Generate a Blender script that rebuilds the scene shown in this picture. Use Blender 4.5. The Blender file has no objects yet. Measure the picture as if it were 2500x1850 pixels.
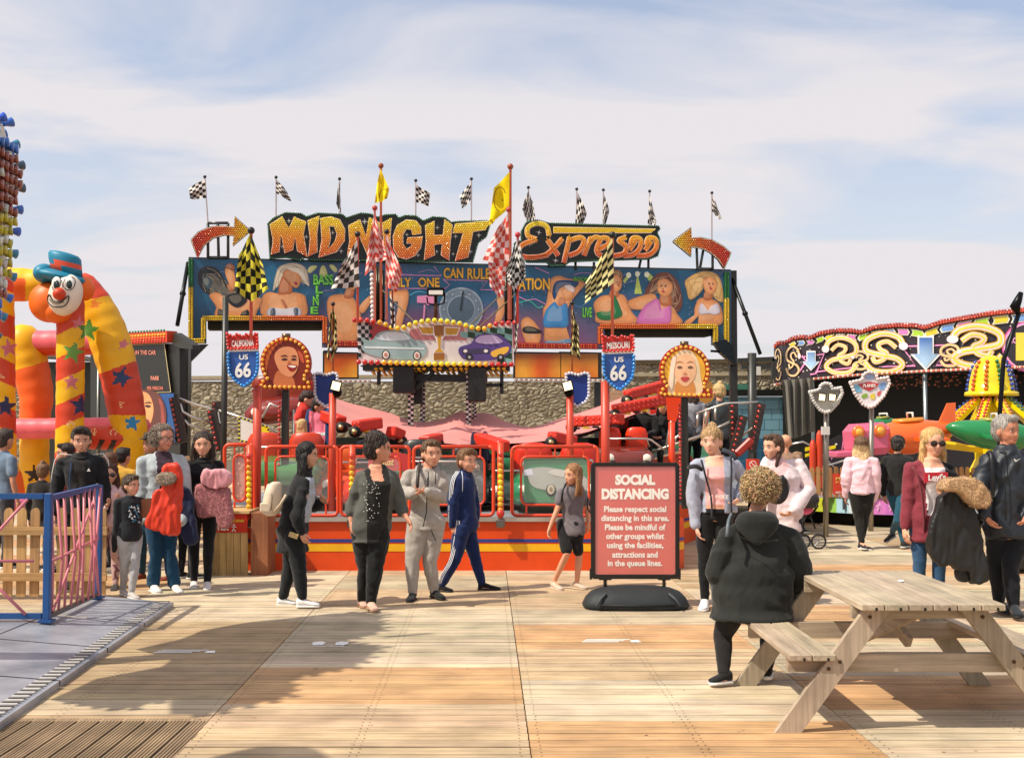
import bpy, math, random
from mathutils import Vector, Matrix, noise
from mathutils.geometry import tessellate_polygon
random.seed(7)
R = math.radians
scn = bpy.context.scene
COL = scn.collection

# ---------------------------------------------------------------- camera mapping (2500 x 1850 photo)
FPX = 2847.0; CAMH = 1.75; HORIZ = 1043.0
PITCH = math.atan((HORIZ-925.0)/FPX)
CP, SP = math.cos(PITCH), math.sin(PITCH)
def ray(x, y):
    u = (x-1250.0)/FPX; v = (925.0-y)/FPX
    return Vector((u, CP-v*SP, SP+v*CP))
def P(x, y, d):
    r = ray(x, y); t = d/r.y
    return Vector((r.x*t, d, CAMH+r.z*t))
def G(x, y, z=0.0):
    r = ray(x, y); t = (z-CAMH)/r.z
    return Vector((r.x*t, r.y*t, z))
def S(px, d):            # metres for a length in pixels at depth d
    return px*d/FPX

# ---------------------------------------------------------------- colour
def lin(c):
    c = c/255.0
    return c/12.92 if c <= 0.04045 else ((c+0.055)/1.055)**2.4
def C(r, g, b): return (lin(r), lin(g), lin(b))
def mixc(a, b, t): return tuple(a[i]*(1-t)+b[i]*t for i in range(3))
def jit(c, a=0.12):
    k = 1+random.uniform(-a, a)
    return tuple(min(1, x*k*(1+random.uniform(-a, a)*.3)) for x in c)

# ---------------------------------------------------------------- materials: base colour from 'Col', varied by noise
_M = {}
KINDS = {   # rough, spec, metallic, noise scale(xyz), noise amount, bump, coat
 'paint':  (.42, .5, 0, (3, 3, 3), .10, .02, .0),
 'gloss':  (.22, .5, 0, (2, 2, 2), .06, .0, .3),
 'matte':  (.85, .2, 0, (4, 4, 4), .12, .05, 0),
 'mural':  (.38, .5, 0, (2.2, 2.2, 2.2), .22, 0, 0),
 'cloth':  (.88, .15, 0, (14, 14, 14), .16, .35, 0),
 'nylon':  (.48, .4, 0, (9, 9, 9), .14, .6, 0),
 'skin':   (.62, .3, 0, (12, 12, 12), .08, .05, 0),
 'hair':   (.55, .35, 0, (80, 80, 8), .6, 1.0, 0),
 'curl':   (.5, .4, 0, (40, 40, 40), .35, .8, 0),
 'fur':    (.9, .1, 0, (70, 70, 70), .45, 1.0, 0),
 'metal':  (.35, .5, .85, (5, 5, 5), .12, .02, 0),
 'plastic':(.34, .5, 0, (6, 6, 6), .08, .03, 0),
 'vinyl':  (.46, .4, 0, (3.4, 3.4, 3.4), .13, .45, 0),
 'bulb':   (.12, .6, 0, (1, 1, 1), .03, 0, .6),
 'rubber': (.6, .3, 0, (8, 8, 8), .15, .1, 0),
 'woodx':  (.72, .3, 0, (1.6, 34, 34), .34, .35, 0),
 'woody':  (.72, .3, 0, (34, 1.6, 34), .34, .35, 0),
 'woodz':  (.72, .3, 0, (34, 34, 1.6), .34, .35, 0),
 'canvas': (.8, .2, 0, (1.3, 1.3, 1.3), .10, .25, 0),
}
def nn(nt, t, **kw):
    n = nt.nodes.new(t)
    for k, v in kw.items(): setattr(n, k, v)
    return n
def mat(kind):
    if kind in _M: return _M[kind]
    m = bpy.data.materials.new(kind + '_surface'); m.use_nodes = True; nt = m.node_tree
    b = nt.nodes['Principled BSDF']; L = nt.links.new
    if kind in SPECIAL: SPECIAL[kind](m, nt, b, L); _M[kind] = m; return m
    ro, sp, me, sc, amt, bump, coat = KINDS[kind]
    at = nn(nt, 'ShaderNodeAttribute', attribute_name='Col')
    geo = nn(nt, 'ShaderNodeNewGeometry'); mp = nn(nt, 'ShaderNodeMapping'); mp.inputs['Scale'].default_value = sc
    L(geo.outputs['Position'], mp.inputs['Vector'])
    n1 = nn(nt, 'ShaderNodeTexNoise'); n1.inputs['Scale'].default_value = 1; n1.inputs['Detail'].default_value = 5; n1.inputs['Roughness'].default_value = .6
    L(mp.outputs[0], n1.inputs['Vector'])
    mr = nn(nt, 'ShaderNodeMapRange'); mr.inputs['From Min'].default_value = .25; mr.inputs['From Max'].default_value = .75
    mr.inputs['To Min'].default_value = 1-amt; mr.inputs['To Max'].default_value = 1+amt
    L(n1.outputs['Fac'], mr.inputs['Value'])
    mx = nn(nt, 'ShaderNodeVectorMath', operation='SCALE')
    L(at.outputs['Color'], mx.inputs[0]); L(mr.outputs[0], mx.inputs['Scale']); last = mx.outputs[0]
    if kind.startswith('wood'):
        n2 = nn(nt, 'ShaderNodeTexNoise'); n2.inputs['Scale'].default_value = 2.6; n2.inputs['Detail'].default_value = 6
        L(geo.outputs['Position'], n2.inputs['Vector'])
        r2 = nn(nt, 'ShaderNodeMapRange'); r2.inputs['From Min'].default_value = .3; r2.inputs['From Max'].default_value = .7
        r2.inputs['To Min'].default_value = .74; r2.inputs['To Max'].default_value = 1.16
        L(n2.outputs['Fac'], r2.inputs['Value'])
        m2 = nn(nt, 'ShaderNodeVectorMath', operation='SCALE'); L(last, m2.inputs[0]); L(r2.outputs[0], m2.inputs['Scale']); last = m2.outputs[0]
    L(last, b.inputs['Base Color'])
    b.inputs['Roughness'].default_value = ro; b.inputs['Metallic'].default_value = me
    b.inputs['Specular IOR Level'].default_value = sp; b.inputs['Coat Weight'].default_value = coat
    if kind in ('cloth', 'canvas', 'fur'):
        b.inputs['Sheen Weight'].default_value = .15
    if kind == 'skin':
        b.inputs['Subsurface Weight'].default_value = .12; b.inputs['Subsurface Radius'].default_value = (.012, .004, .002); b.inputs['Subsurface Scale'].default_value = .6
    if bump:
        bp = nn(nt, 'ShaderNodeBump'); bp.inputs['Strength'].default_value = bump; bp.inputs['Distance'].default_value = .012
        L(n1.outputs['Fac'], bp.inputs['Height']); L(bp.outputs[0], b.inputs['Normal'])
    _M[kind] = m
    return m
SPECIAL = {}
def _stone(m, nt, b, L):
    geo = nn(nt, 'ShaderNodeNewGeometry'); mp = nn(nt, 'ShaderNodeMapping'); mp.inputs['Scale'].default_value = (4.6, 4.6, 9.5)
    nz = nn(nt, 'ShaderNodeTexNoise'); nz.inputs['Scale'].default_value = 1.6; nz.inputs['Detail'].default_value = 3
    L(geo.outputs['Position'], nz.inputs['Vector'])
    ad = nn(nt, 'ShaderNodeVectorMath', operation='MULTIPLY_ADD'); ad.inputs[1].default_value = (.5, .5, .35)
    L(nz.outputs['Color'], ad.inputs[0]); L(geo.outputs['Position'], ad.inputs[2]); L(ad.outputs[0], mp.inputs['Vector'])
    v1 = nn(nt, 'ShaderNodeTexVoronoi'); v1.inputs['Scale'].default_value = 1; v1.inputs['Randomness'].default_value = .85
    v2 = nn(nt, 'ShaderNodeTexVoronoi', feature='DISTANCE_TO_EDGE'); v2.inputs['Scale'].default_value = 1; v2.inputs['Randomness'].default_value = .85
    L(mp.outputs[0], v1.inputs['Vector']); L(mp.outputs[0], v2.inputs['Vector'])
    sep = nn(nt, 'ShaderNodeSeparateColor'); L(v1.outputs['Color'], sep.inputs[0])
    cr = nn(nt, 'ShaderNodeValToRGB'); e = cr.color_ramp.elements
    e[0].position = 0; e[0].color = (*C(146, 136, 114), 1); e[1].position = 1; e[1].color = (*C(188, 176, 152), 1)
    x = cr.color_ramp.elements.new(.45); x.color = (*C(166, 154, 130), 1)
    L(sep.outputs[0], cr.inputs[0])
    ed = nn(nt, 'ShaderNodeMapRange'); ed.inputs['From Max'].default_value = .09; ed.inputs['To Min'].default_value = .68; L(v2.outputs['Distance'], ed.inputs['Value'])
    n3 = nn(nt, 'ShaderNodeTexNoise'); n3.inputs['Scale'].default_value = 9; n3.inputs['Detail'].default_value = 6; L(geo.outputs['Position'], n3.inputs['Vector'])
    r3 = nn(nt, 'ShaderNodeMapRange'); r3.inputs['To Min'].default_value = .6; r3.inputs['To Max'].default_value = 1.4; L(n3.outputs['Fac'], r3.inputs['Value'])
    mm = nn(nt, 'ShaderNodeMath', operation='MULTIPLY'); L(ed.outputs[0], mm.inputs[0]); L(r3.outputs[0], mm.inputs[1])
    sc = nn(nt, 'ShaderNodeVectorMath', operation='SCALE'); L(cr.outputs[0], sc.inputs[0]); L(mm.outputs[0], sc.inputs['Scale'])
    L(sc.outputs[0], b.inputs['Base Color']); b.inputs['Roughness'].default_value = .95
    bp = nn(nt, 'ShaderNodeBump'); bp.inputs['Strength'].default_value = 1; bp.inputs['Distance'].default_value = .07
    m4 = nn(nt, 'ShaderNodeMapRange'); m4.inputs['From Max'].default_value = .3; L(v2.outputs['Distance'], m4.inputs['Value'])
    ad2 = nn(nt, 'ShaderNodeMath', operation='MULTIPLY_ADD'); ad2.inputs[1].default_value = .6; L(n3.outputs['Fac'], ad2.inputs[0]); L(m4.outputs[0], ad2.inputs[2])
    L(ad2.outputs[0], bp.inputs['Height']); L(bp.outputs[0], b.inputs['Normal'])
SPECIAL['stone'] = _stone
def _brickmat(c1, c2, mo, bw, bh, ms, rough):
    def f(m, nt, b, L):
        geo = nn(nt, 'ShaderNodeNewGeometry'); sp = nn(nt, 'ShaderNodeSeparateXYZ'); cb = nn(nt, 'ShaderNodeCombineXYZ')
        L(geo.outputs['Position'], sp.inputs[0]); L(sp.outputs['X'], cb.inputs['X']); L(sp.outputs['Z'], cb.inputs['Y'])
        br = nn(nt, 'ShaderNodeTexBrick'); br.inputs['Color1'].default_value = (*c1, 1); br.inputs['Color2'].default_value = (*c2, 1); br.inputs['Mortar'].default_value = (*mo, 1)
        br.inputs['Scale'].default_value = 1; br.inputs['Brick Width'].default_value = bw; br.inputs['Row Height'].default_value = bh; br.inputs['Mortar Size'].default_value = ms
        L(cb.outputs[0], br.inputs['Vector']); L(br.outputs['Color'], b.inputs['Base Color']); b.inputs['Roughness'].default_value = rough
        bp = nn(nt, 'ShaderNodeBump'); bp.inputs['Strength'].default_value = .5; bp.inputs['Distance'].default_value = .01; bp.invert = True
        L(br.outputs['Fac'], bp.inputs['Height']); L(bp.outputs[0], b.inputs['Normal'])
    return f
SPECIAL['brick'] = _brickmat(C(205, 150, 118), C(170, 128, 100), C(190, 170, 145), .30, .1, .012, .9)
SPECIAL['tile_light'] = _brickmat(C(120, 170, 190), C(105, 158, 182), C(70, 110, 135), .42, .28, .012, .3)
SPECIAL['tile_dark'] = _brickmat(C(30, 92, 128), C(22, 78, 112), C(60, 110, 140), .2, .28, .01, .3)
def _glass(m, nt, b, L):
    b.inputs['Base Color'].default_value = (.9, .92, .9, 1); b.inputs['Roughness'].default_value = .05
    b.inputs['Alpha'].default_value = .07; b.inputs['Specular IOR Level'].default_value = .8
SPECIAL['perspex'] = _glass
def _tread(m, nt, b, L):
    geo = nn(nt, 'ShaderNodeNewGeometry')
    n = nn(nt, 'ShaderNodeTexNoise'); n.inputs['Scale'].default_value = 1.1; n.inputs['Detail'].default_value = 8; n.inputs['Roughness'].default_value = .65; L(geo.outputs['Position'], n.inputs['Vector'])
    cr = nn(nt, 'ShaderNodeValToRGB'); e = cr.color_ramp.elements; e[0].position = .3; e[0].color = (*C(112, 118, 128), 1); e[1].position = .7; e[1].color = (*C(190, 192, 198), 1)
    L(n.outputs['Fac'], cr.inputs[0])
    at = nn(nt, 'ShaderNodeAttribute', attribute_name='Col'); mu = nn(nt, 'ShaderNodeMix', data_type='RGBA', blend_type='MULTIPLY'); mu.inputs['Factor'].default_value = 1
    L(cr.outputs[0], mu.inputs[6]); L(at.outputs['Color'], mu.inputs[7]); L(mu.outputs[2], b.inputs['Base Color'])
    b.inputs['Metallic'].default_value = .3; b.inputs['Roughness'].default_value = .38
    mp = nn(nt, 'ShaderNodeMapping'); mp.inputs['Rotation'].default_value = (0, 0, R(45)); mp.inputs['Scale'].default_value = (38, 38, 38); L(geo.outputs['Position'], mp.inputs['Vector'])
    ck = nn(nt, 'ShaderNodeTexVoronoi', feature='F1'); ck.inputs['Randomness'].default_value = 0; ck.inputs['Scale'].default_value = 1; L(mp.outputs[0], ck.inputs['Vector'])
    bp = nn(nt, 'ShaderNodeBump'); bp.inputs['Strength'].default_value = .7; bp.inputs['Distance'].default_value = .004; bp.invert = True
    L(ck.outputs['Distance'], bp.inputs['Height']); L(bp.outputs[0], b.inputs['Normal'])
SPECIAL['treadplate'] = _tread
def _lamp(m, nt, b, L):
    b.inputs['Base Color'].default_value = (*C(255, 235, 190), 1); b.inputs['Emission Color'].default_value = (*C(255, 226, 170), 1); b.inputs['Emission Strength'].default_value = 1.2
SPECIAL['lamp'] = _lamp
def _oldman(m, nt, b, L): pass

# ---------------------------------------------------------------- mesh builder
def fr(n):               # frame from a direction
    n = Vector(n).normalized()
    a = Vector((0, 0, 1)) if abs(n.z) < .9 else Vector((0, 1, 0))
    u = a.cross(n).normalized(); v = n.cross(u).normalized()
    return u, v, n
WL = {}
class MB:
    def __init__(s): s.v = []; s.f = []; s.k = []; s.c = []; s.s = []
    def add(s, vs, fs, kind, col, smooth=False):
        o = len(s.v); s.v.extend(Vector(p) for p in vs)
        cl = isinstance(col, list)
        for i, f in enumerate(fs):
            s.f.append([j+o for j in f]); s.k.append(kind); s.c.append(col[i] if cl else col); s.s.append(smooth)
    def box(s, c, d, kind, col, rot=None, bev=0.0):
        c = Vector(c); x, y, z = d[0]/2, d[1]/2, d[2]/2
        if bev > 0:
            b = min(bev, x*.45, y*.45, z*.45)
            V = []; 
            for sx in (-1, 1):
                for sy in (-1, 1):
                    for sz in (-1, 1):
                        V += [(sx*x, sy*(y-b), sz*(z-b)), (sx*(x-b), sy*y, sz*(z-b)), (sx*(x-b), sy*(y-b), sz*z)]
            idx = lambda a, b_, c_, k: ((a*2+b_)*2+c_)*3+k
            F = []
            for a in (0, 1):
                F.append([idx(a, 0, 0, 0), idx(a, 0, 1, 0), idx(a, 1, 1, 0), idx(a, 1, 0, 0)][::(1 if a == 0 else -1)])
                F.append([idx(0, a, 0, 1), idx(1, a, 0, 1), idx(1, a, 1, 1), idx(0, a, 1, 1)][::(1 if a == 0 else -1)])
                F.append([idx(0, 0, a, 2), idx(0, 1, a, 2), idx(1, 1, a, 2), idx(1, 0, a, 2)][::(1 if a == 0 else -1)])
            for a in (0, 1):
                for b_ in (0, 1):
                    F.append([idx(a, b_, 0, 0), idx(a, b_, 1, 0), idx(a, b_, 1, 1), idx(a, b_, 0, 1)][::(1 if a == b_ else -1)])
                    F.append([idx(a, 0, b_, 0), idx(a, 0, b_, 2), idx(a, 1, b_, 2), idx(a, 1, b_, 0)][::(1 if a == b_ else -1)])
                    F.append([idx(0, a, b_, 1), idx(1, a, b_, 1), idx(1, a, b_, 2), idx(0, a, b_, 2)][::(1 if a == b_ else -1)])
            for a in (0, 1):
                for b_ in (0, 1):
                    for c_ in (0, 1):
                        F.append([idx(a, b_, c_, k) for k in ((0, 1, 2) if (a+b_+c_) % 2 else (2, 1, 0))])
        else:
            V = [(sx*x, sy*y, sz*z) for sx in (-1, 1) for sy in (-1, 1) for sz in (-1, 1)]
            F = [(0, 1, 3, 2), (4, 6, 7, 5), (0, 4, 5, 1), (2, 3, 7, 6), (0, 2, 6, 4), (1, 5, 7, 3)]
        V = [Vector(p) for p in V]
        if rot is not None: V = [rot @ p for p in V]
        s.add([p+c for p in V], F, kind, col)
    def beam(s, a, b, w, h, kind, col, up=(0, 0, 1), bev=0.0):   # box from a to b, w across, h along up
        a, b = Vector(a), Vector(b); n = (b-a).normalized(); up = Vector(up)
        u = n.cross(up).normalized(); v = u.cross(n).normalized()
        rot = Matrix((u, n, v)).transposed()
        s.box((a+b)/2, (w, (b-a).length, h), kind, col, rot, bev)
    def ring(s, c, u, v, ru, rv, n): return [c+u*(ru*math.cos(2*math.pi*i/n))+v*(rv*math.sin(2*math.pi*i/n)) for i in range(n)]
    def loft(s, rings, kind, col, smooth=True, caps=True, closed=False):
        n = len(rings[0]); V = [p for r in rings for p in r]; F = []; m = len(rings)
        cl = []; isf = callable(col)
        for j in range(m-1):
            for i in range(n):
                F.append((j*n+i, j*n+(i+1) % n, (j+1)*n+(i+1) % n, (j+1)*n+i))
        if caps: F.append(list(range(n))[::-1]); F.append([(m-1)*n+i for i in range(n)])
        if isf:
            for f in F:
                c = Vector((0, 0, 0))
                for i in f: c += V[i]
                cl.append(col(c/len(f)))
            col = cl
        s.add(V, F, kind, col, smooth)
    def tube(s, pts, r, kind, col, n=8, caps=True, round_ends=False, smooth=True):
        pts = [Vector(p) for p in pts]; rs = r if isinstance(r, (list, tuple)) else [r]*len(pts)
        P_, R_ = [pts[0]], [rs[0]]
        for a, b in zip(pts[1:], rs[1:]):
            if (a-P_[-1]).length > 1e-5: P_.append(a); R_.append(b)
        pts, rs = P_, R_
        if len(pts) < 2: return
        T = []
        for i in range(len(pts)):
            a = pts[max(0, i-1)]; b = pts[min(len(pts)-1, i+1)]; T.append((b-a).normalized())
        u, v, _ = fr(T[0]); rings = []
        if round_ends:
            for k in (0, 1, 2):
                t = math.radians(12+k*30); rr = rs[0]*math.sin(t)
                rings.append(s.ring(pts[0]-T[0]*rs[0]*math.cos(t), u, v, rr, rr, n))
        for i, p in enumerate(pts):
            if i:
                u = (u - T[i]*u.dot(T[i])).normalized(); v = T[i].cross(u)
            rings.append(s.ring(p, u, v, rs[i], rs[i], n))
        if round_ends:
            for k in (2, 1, 0):
                t = math.radians(12+k*30); rr = rs[-1]*math.sin(t)
                rings.append(s.ring(pts[-1]+T[-1]*rs[-1]*math.cos(t), u, v, rr, rr, n))
        s.loft(rings, kind, col, smooth, caps)
    def cyl(s, a, b, r, kind, col, n=12, r2=None): s.tube([a, b], [r, r if r2 is None else r2], kind, col, n, smooth=n > 6)
    def sph(s, c, r, kind, col, rot=None, n=10, m=7):
        c = Vector(c); r = (r, r, r) if not isinstance(r, (tuple, list)) else r; rings = []
        for j in range(1, m):
            t = math.pi*j/m; rings.append([Vector((r[0]*math.sin(t)*math.cos(2*math.pi*i/n), r[1]*math.sin(t)*math.sin(2*math.pi*i/n), -r[2]*math.cos(t))) for i in range(n)])
        V = [Vector((0, 0, -r[2]))]+[p for q in rings for p in q]+[Vector((0, 0, r[2]))]
        F = [(0, 1+(i+1) % n, 1+i) for i in range(n)]
        for j in range(m-2):
            for i in range(n):
                a = 1+j*n; F.append((a+i, a+(i+1) % n, a+n+(i+1) % n, a+n+i))
        a = 1+(m-2)*n; t = len(V)-1
        F += [(a+i, a+(i+1) % n, t) for i in range(n)]
        if rot is not None: V = [rot @ p for p in V]
        s.add([p+c for p in V], F, kind, col, True)
    def bulb(s, p, nrm, r, col, n=6):
        u, v, w = fr(nrm); p = Vector(p)
        r1 = s.ring(p, u, v, r, r, n); r2 = s.ring(p+w*r*.7, u, v, r*.75, r*.75, n)
        V = r1+r2+[p+w*r*1.05]
        F = [(i, (i+1) % n, n+(i+1) % n, n+i) for i in range(n)]+[(n+i, n+(i+1) % n, 2*n) for i in range(n)]
        s.add(V, F, 'bulb', col, True)
    def plate(s, loops, depthvec, kind, col):     # planar polygon (list of loops of 3D points) extruded
        tri = tessellate_polygon(loops); fl = [p for l in loops for p in l]; N = len(fl); dv = Vector(depthvec)
        # orient
        V = fl+[p+dv for p in fl]; F = []
        for t in tri:
            nrm = (fl[t[1]]-fl[t[0]]).cross(fl[t[2]]-fl[t[0]])
            tt = tuple(t) if nrm.dot(dv) < 0 else tuple(reversed(t))
            F.append(tt); F.append(tuple(i+N for i in reversed(tt)))
        o = 0
        for l in loops:
            n = len(l)
            for i in range(n): F.append((o+i, o+(i+1) % n, N+o+(i+1) % n, N+o+i))
            o += n
        s.add(V, F, kind, col)
    def build(s, name, parent=None, loc=None):
        me = bpy.data.meshes.new(name); kinds = list(dict.fromkeys(s.k))
        org = Vector(loc) if loc is not None else Vector((0, 0, 0))
        me.from_pydata([p-org for p in s.v], [], s.f)
        for k in kinds: me.materials.append(mat(k))
        ki = {k: i for i, k in enumerate(kinds)}
        me.polygons.foreach_set('material_index', [ki[k] for k in s.k])
        me.polygons.foreach_set('use_smooth', s.s)
        ca = me.color_attributes.new('Col', 'FLOAT_COLOR', 'CORNER'); arr = []
        for f, c in zip(s.f, s.c):
            if callable(c):
                for i in f: arr.extend((*c(s.v[i]), 1.0))
            else:
                for i in f: arr.extend((c[0], c[1], c[2], 1.0))
        ca.data.foreach_set('color', arr)
        me.update(); me.validate()
        o = bpy.data.objects.new(name, me); COL.objects.link(o); o.location = org
        WL[o] = org
        if parent is not None: o.parent = parent; o.location = org - WL[parent]
        return o
def thing(name, label, cat, loc=(0, 0, 0), group=None):
    o = bpy.data.objects.new(name, None); COL.objects.link(o); o.location = loc; o.empty_display_size = .1; WL[o] = Vector(loc)
    o['label'] = label; o['category'] = cat
    if group: o['group'] = group
    return o
def tag(o, label=None, cat=None, group=None, kind=None):
    if label: o['label'] = label
    if cat: o['category'] = cat
    if group: o['group'] = group
    if kind: o['kind'] = kind
    return o

# ---------------------------------------------------------------- vertical planes one can draw on in photo pixels
class Plane:
    def __init__(s, xa, da, xb, db):
        a, b = P(xa, HORIZ, da), P(xb, HORIZ, db); s.a = Vector((a.x, a.y, 0)); u = Vector((b.x-a.x, b.y-a.y, 0)).normalized()
        s.u = u; s.n = Vector((u.y, -u.x, 0))
        if s.n.y > 0: s.n = -s.n
        s.v = Vector((0, 0, 1))
    def __call__(s, x, y, off=0.0):
        r = ray(x, y); o = Vector((0, 0, CAMH)); t = (s.a-o).dot(s.n)/r.dot(s.n)
        return o+r*t+s.n*off
    def back(s, th): return -s.n*th
class Frame:             # local drawing plane in metres
    def __init__(s, o, u, v): s.o = Vector(o); s.u = Vector(u).normalized(); s.v = Vector(v).normalized(); s.n = s.u.cross(s.v)
    def __call__(s, x, y, off=0.0): return s.o+s.u*x+s.v*y+s.n*off
    def back(s, th): return -s.n*th
def cr_(p0, p1, p2, p3, t):
    return tuple(.5*((2*p1[i])+(-p0[i]+p2[i])*t+(2*p0[i]-5*p1[i]+4*p2[i]-p3[i])*t*t+(-p0[i]+3*p1[i]-3*p2[i]+p3[i])*t**3) for i in range(len(p0)))
def spl(pts, k=4, closed=True):
    n = len(pts); out = []
    for i in range(n if closed else n-1):
        g = (lambda j: pts[j % n]) if closed else (lambda j: pts[min(max(j, 0), n-1)])
        for q in range(k): out.append(cr_(g(i-1), g(i), g(i+1), g(i+2), q/k))
    if not closed: out.append(tuple(pts[-1]))
    return out
def draw(mb, pl, pts, col, off=.006, kind='mural', th=.004, holes=()):
    loops = [[pl(x, y, off) for x, y in pts]]+[[pl(x, y, off) for x, y in h] for h in holes]
    mb.plate(loops, pl.back(th), kind, col)
def ribbon(pts, w, k=1):      # 2D stroke outline
    n = len(pts); L_, R_ = [], []
    ws = w if isinstance(w, (list, tuple)) else [w]*n
    for i in range(n):
        a = pts[max(0, i-1)]; b = pts[min(n-1, i+1)]; dx, dy = b[0]-a[0], b[1]-a[1]; l = math.hypot(dx, dy) or 1
        nx, ny = -dy/l*ws[i]/2, dx/l*ws[i]/2
        L_.append((pts[i][0]+nx, pts[i][1]+ny)); R_.append((pts[i][0]-nx, pts[i][1]-ny))
    return L_, R_
def stroke(mb, pl, pts, w, col, off=.008, kind='mural', th=.004, smooth=True):
    if smooth and len(pts) > 2: pts = spl(pts, 5, False); w = w if not isinstance(w, (list, tuple)) else w[0]
    L_, R_ = ribbon(pts, w); n = len(L_)
    V = [pl(x, y, off) for x, y in L_]+[pl(x, y, off) for x, y in R_]
    F = []
    for i in range(n-1):
        f = (i, i+1, n+i+1, n+i); nr = (V[f[1]]-V[f[0]]).cross(V[f[2]]-V[f[0]])
        F.append(f if nr.dot(pl.n) > 0 else f[::-1])
    if th > .006:
        b = pl.back(th); m = len(V); V = V+[p+b for p in V]
        for i in range(n-1):
            F.append((m+n+i, m+n+i+1, m+i+1, m+i)); F.append((i, m+i, m+i+1, i+1)); F.append((n+i, n+i+1, m+n+i+1, m+n+i))
        F.append((0, n, m+n, m)); F.append((n-1, m+n-1, m+2*n-1, 2*n-1))
    mb.add(V, F, kind, col)
def inpoly(x, y, P_):
    c = False; n = len(P_); j = n-1
    for i in range(n):
        xi, yi = P_[i]; xj, yj = P_[j]
        if (yi > y) != (yj > y) and x < (xj-xi)*(y-yi)/(yj-yi+1e-9)+xi: c = not c
        j = i
    return c
def bulbs_fill(mb, pl, poly, sp, r, colf, off=.01, holes=()):
    x0 = min(p[0] for p in poly); x1 = max(p[0] for p in poly); y0 = min(p[1] for p in poly); y1 = max(p[1] for p in poly)
    y = y0+sp*.6; k = 0
    while y < y1:
        x = x0+sp*(.5+.5*(k % 2))
        while x < x1:
            if inpoly(x, y, poly) and not any(inpoly(x, y, h) for h in holes):
                c = colf(x, y) if callable(colf) else colf
                mb.bulb(pl(x, y, off), pl.n, r, c)
            x += sp
        y += sp*.86; k += 1
def along(pts, sp, closed=False):
    P_ = list(pts)+([pts[0]] if closed else []); out = [P_[0]]; rem = sp
    for a, b in zip(P_, P_[1:]):
        l = math.dist(a, b); t = rem
        while t <= l:
            out.append(tuple(a[i]+(b[i]-a[i])*t/l for i in range(len(a)))); t += sp
        rem = t-l
    return out
def bulbs_line(mb, pl, pts, sp, r, col, off=.01, closed=False, nrm=None):
    for i, (x, y) in enumerate(along(pts, sp, closed)):
        mb.bulb(pl(x, y, off), nrm or pl.n, r, col(i, x, y) if callable(col) else col)
_TX = {}
def textmesh(s, bold=0.0, shear=0.0):
    k = (s, bold, shear)
    if k in _TX: return _TX[k]
    cu = bpy.data.curves.new('lettering', 'FONT'); cu.body = s; cu.size = 1; cu.offset = bold; cu.shear = shear; cu.resolution_u = 3
    o = bpy.data.objects.new('lettering', cu); COL.objects.link(o); bpy.context.view_layer.update()
    me = o.evaluated_get(bpy.context.evaluated_depsgraph_get()).to_mesh()
    V = [(v.co.x, v.co.y) for v in me.vertices]; F = [tuple(p.vertices) for p in me.polygons]
    o.evaluated_get(bpy.context.evaluated_depsgraph_get()).to_mesh_clear()
    bpy.data.objects.remove(o); bpy.data.curves.remove(cu)
    _TX[k] = (V, F); return V, F
def text(mb, pl, s, x0, y0, x1, y1, col, off=.01, bold=.02, kind='paint', shear=0.0, warp=None):
    """letters fitted in the box; y0 is the top edge in the plane's own coordinates, y1 the bottom"""
    V, F = textmesh(s, bold, shear)
    if not V: return
    ax = min(v[0] for v in V); bx = max(v[0] for v in V); ay = min(v[1] for v in V); by = max(v[1] for v in V)
    W = []
    for vx, vy in V:
        fx = (vx-ax)/(bx-ax); fy = (vy-ay)/(by-ay)
        X = x0+(x1-x0)*fx; Y = y1+(y0-y1)*fy
        if warp: X, Y = warp(X, Y)
        W.append(pl(X, Y, off))
    F2 = []
    for f in F:
        nr = (W[f[1]]-W[f[0]]).cross(W[f[2]]-W[f[0]])
        F2.append(f if nr.dot(pl.n) > 0 else f[::-1])
    mb.add(W, F2, kind, col)
def proj(v): 
    r = Vector(v)-Vector((0, 0, CAMH)); f = r.y*CP+r.z*SP; u = -r.y*SP+r.z*CP
    return (1250+r.x/f*FPX, 925-u/f*FPX)
class Curved:            # a gently bending upright surface: depth given along the photo's x
    def __init__(s, knots): s.k = knots; s.n = Vector((-.25, -.97, 0)); s.u = Vector((.97, -.25, 0))
    def d(s, x):
        k = s.k
        for (a, da), (b, db) in zip(k, k[1:]):
            if x <= b: return da+(db-da)*(x-a)/(b-a)
        return k[-1][1]
    def __call__(s, x, y, off=0.0): return P(x, y, s.d(x)-off)
    def back(s, th): return -s.n*th
def Z(sc, ox, oy, pts): return [(ox+x/sc, oy+y/sc) for x, y in pts]
def circ(cx, cy, rx, ry=None, n=24, a0=0, a1=360):
    ry = rx if ry is None else ry
    k = n if abs(a1-a0) >= 360 else n+1
    return [(cx+rx*math.cos(R(a0+(a1-a0)*i/n)), cy+ry*math.sin(R(a0+(a1-a0)*i/n))) for i in range(k)]
def star(cx, cy, r, n=5, inner=.42, rot=-90):
    return [(cx+(r if i % 2 == 0 else r*inner)*math.cos(R(rot+180*i/n)), cy+(r if i % 2 == 0 else r*inner)*math.sin(R(rot+180*i/n))) for i in range(2*n)]
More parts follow.
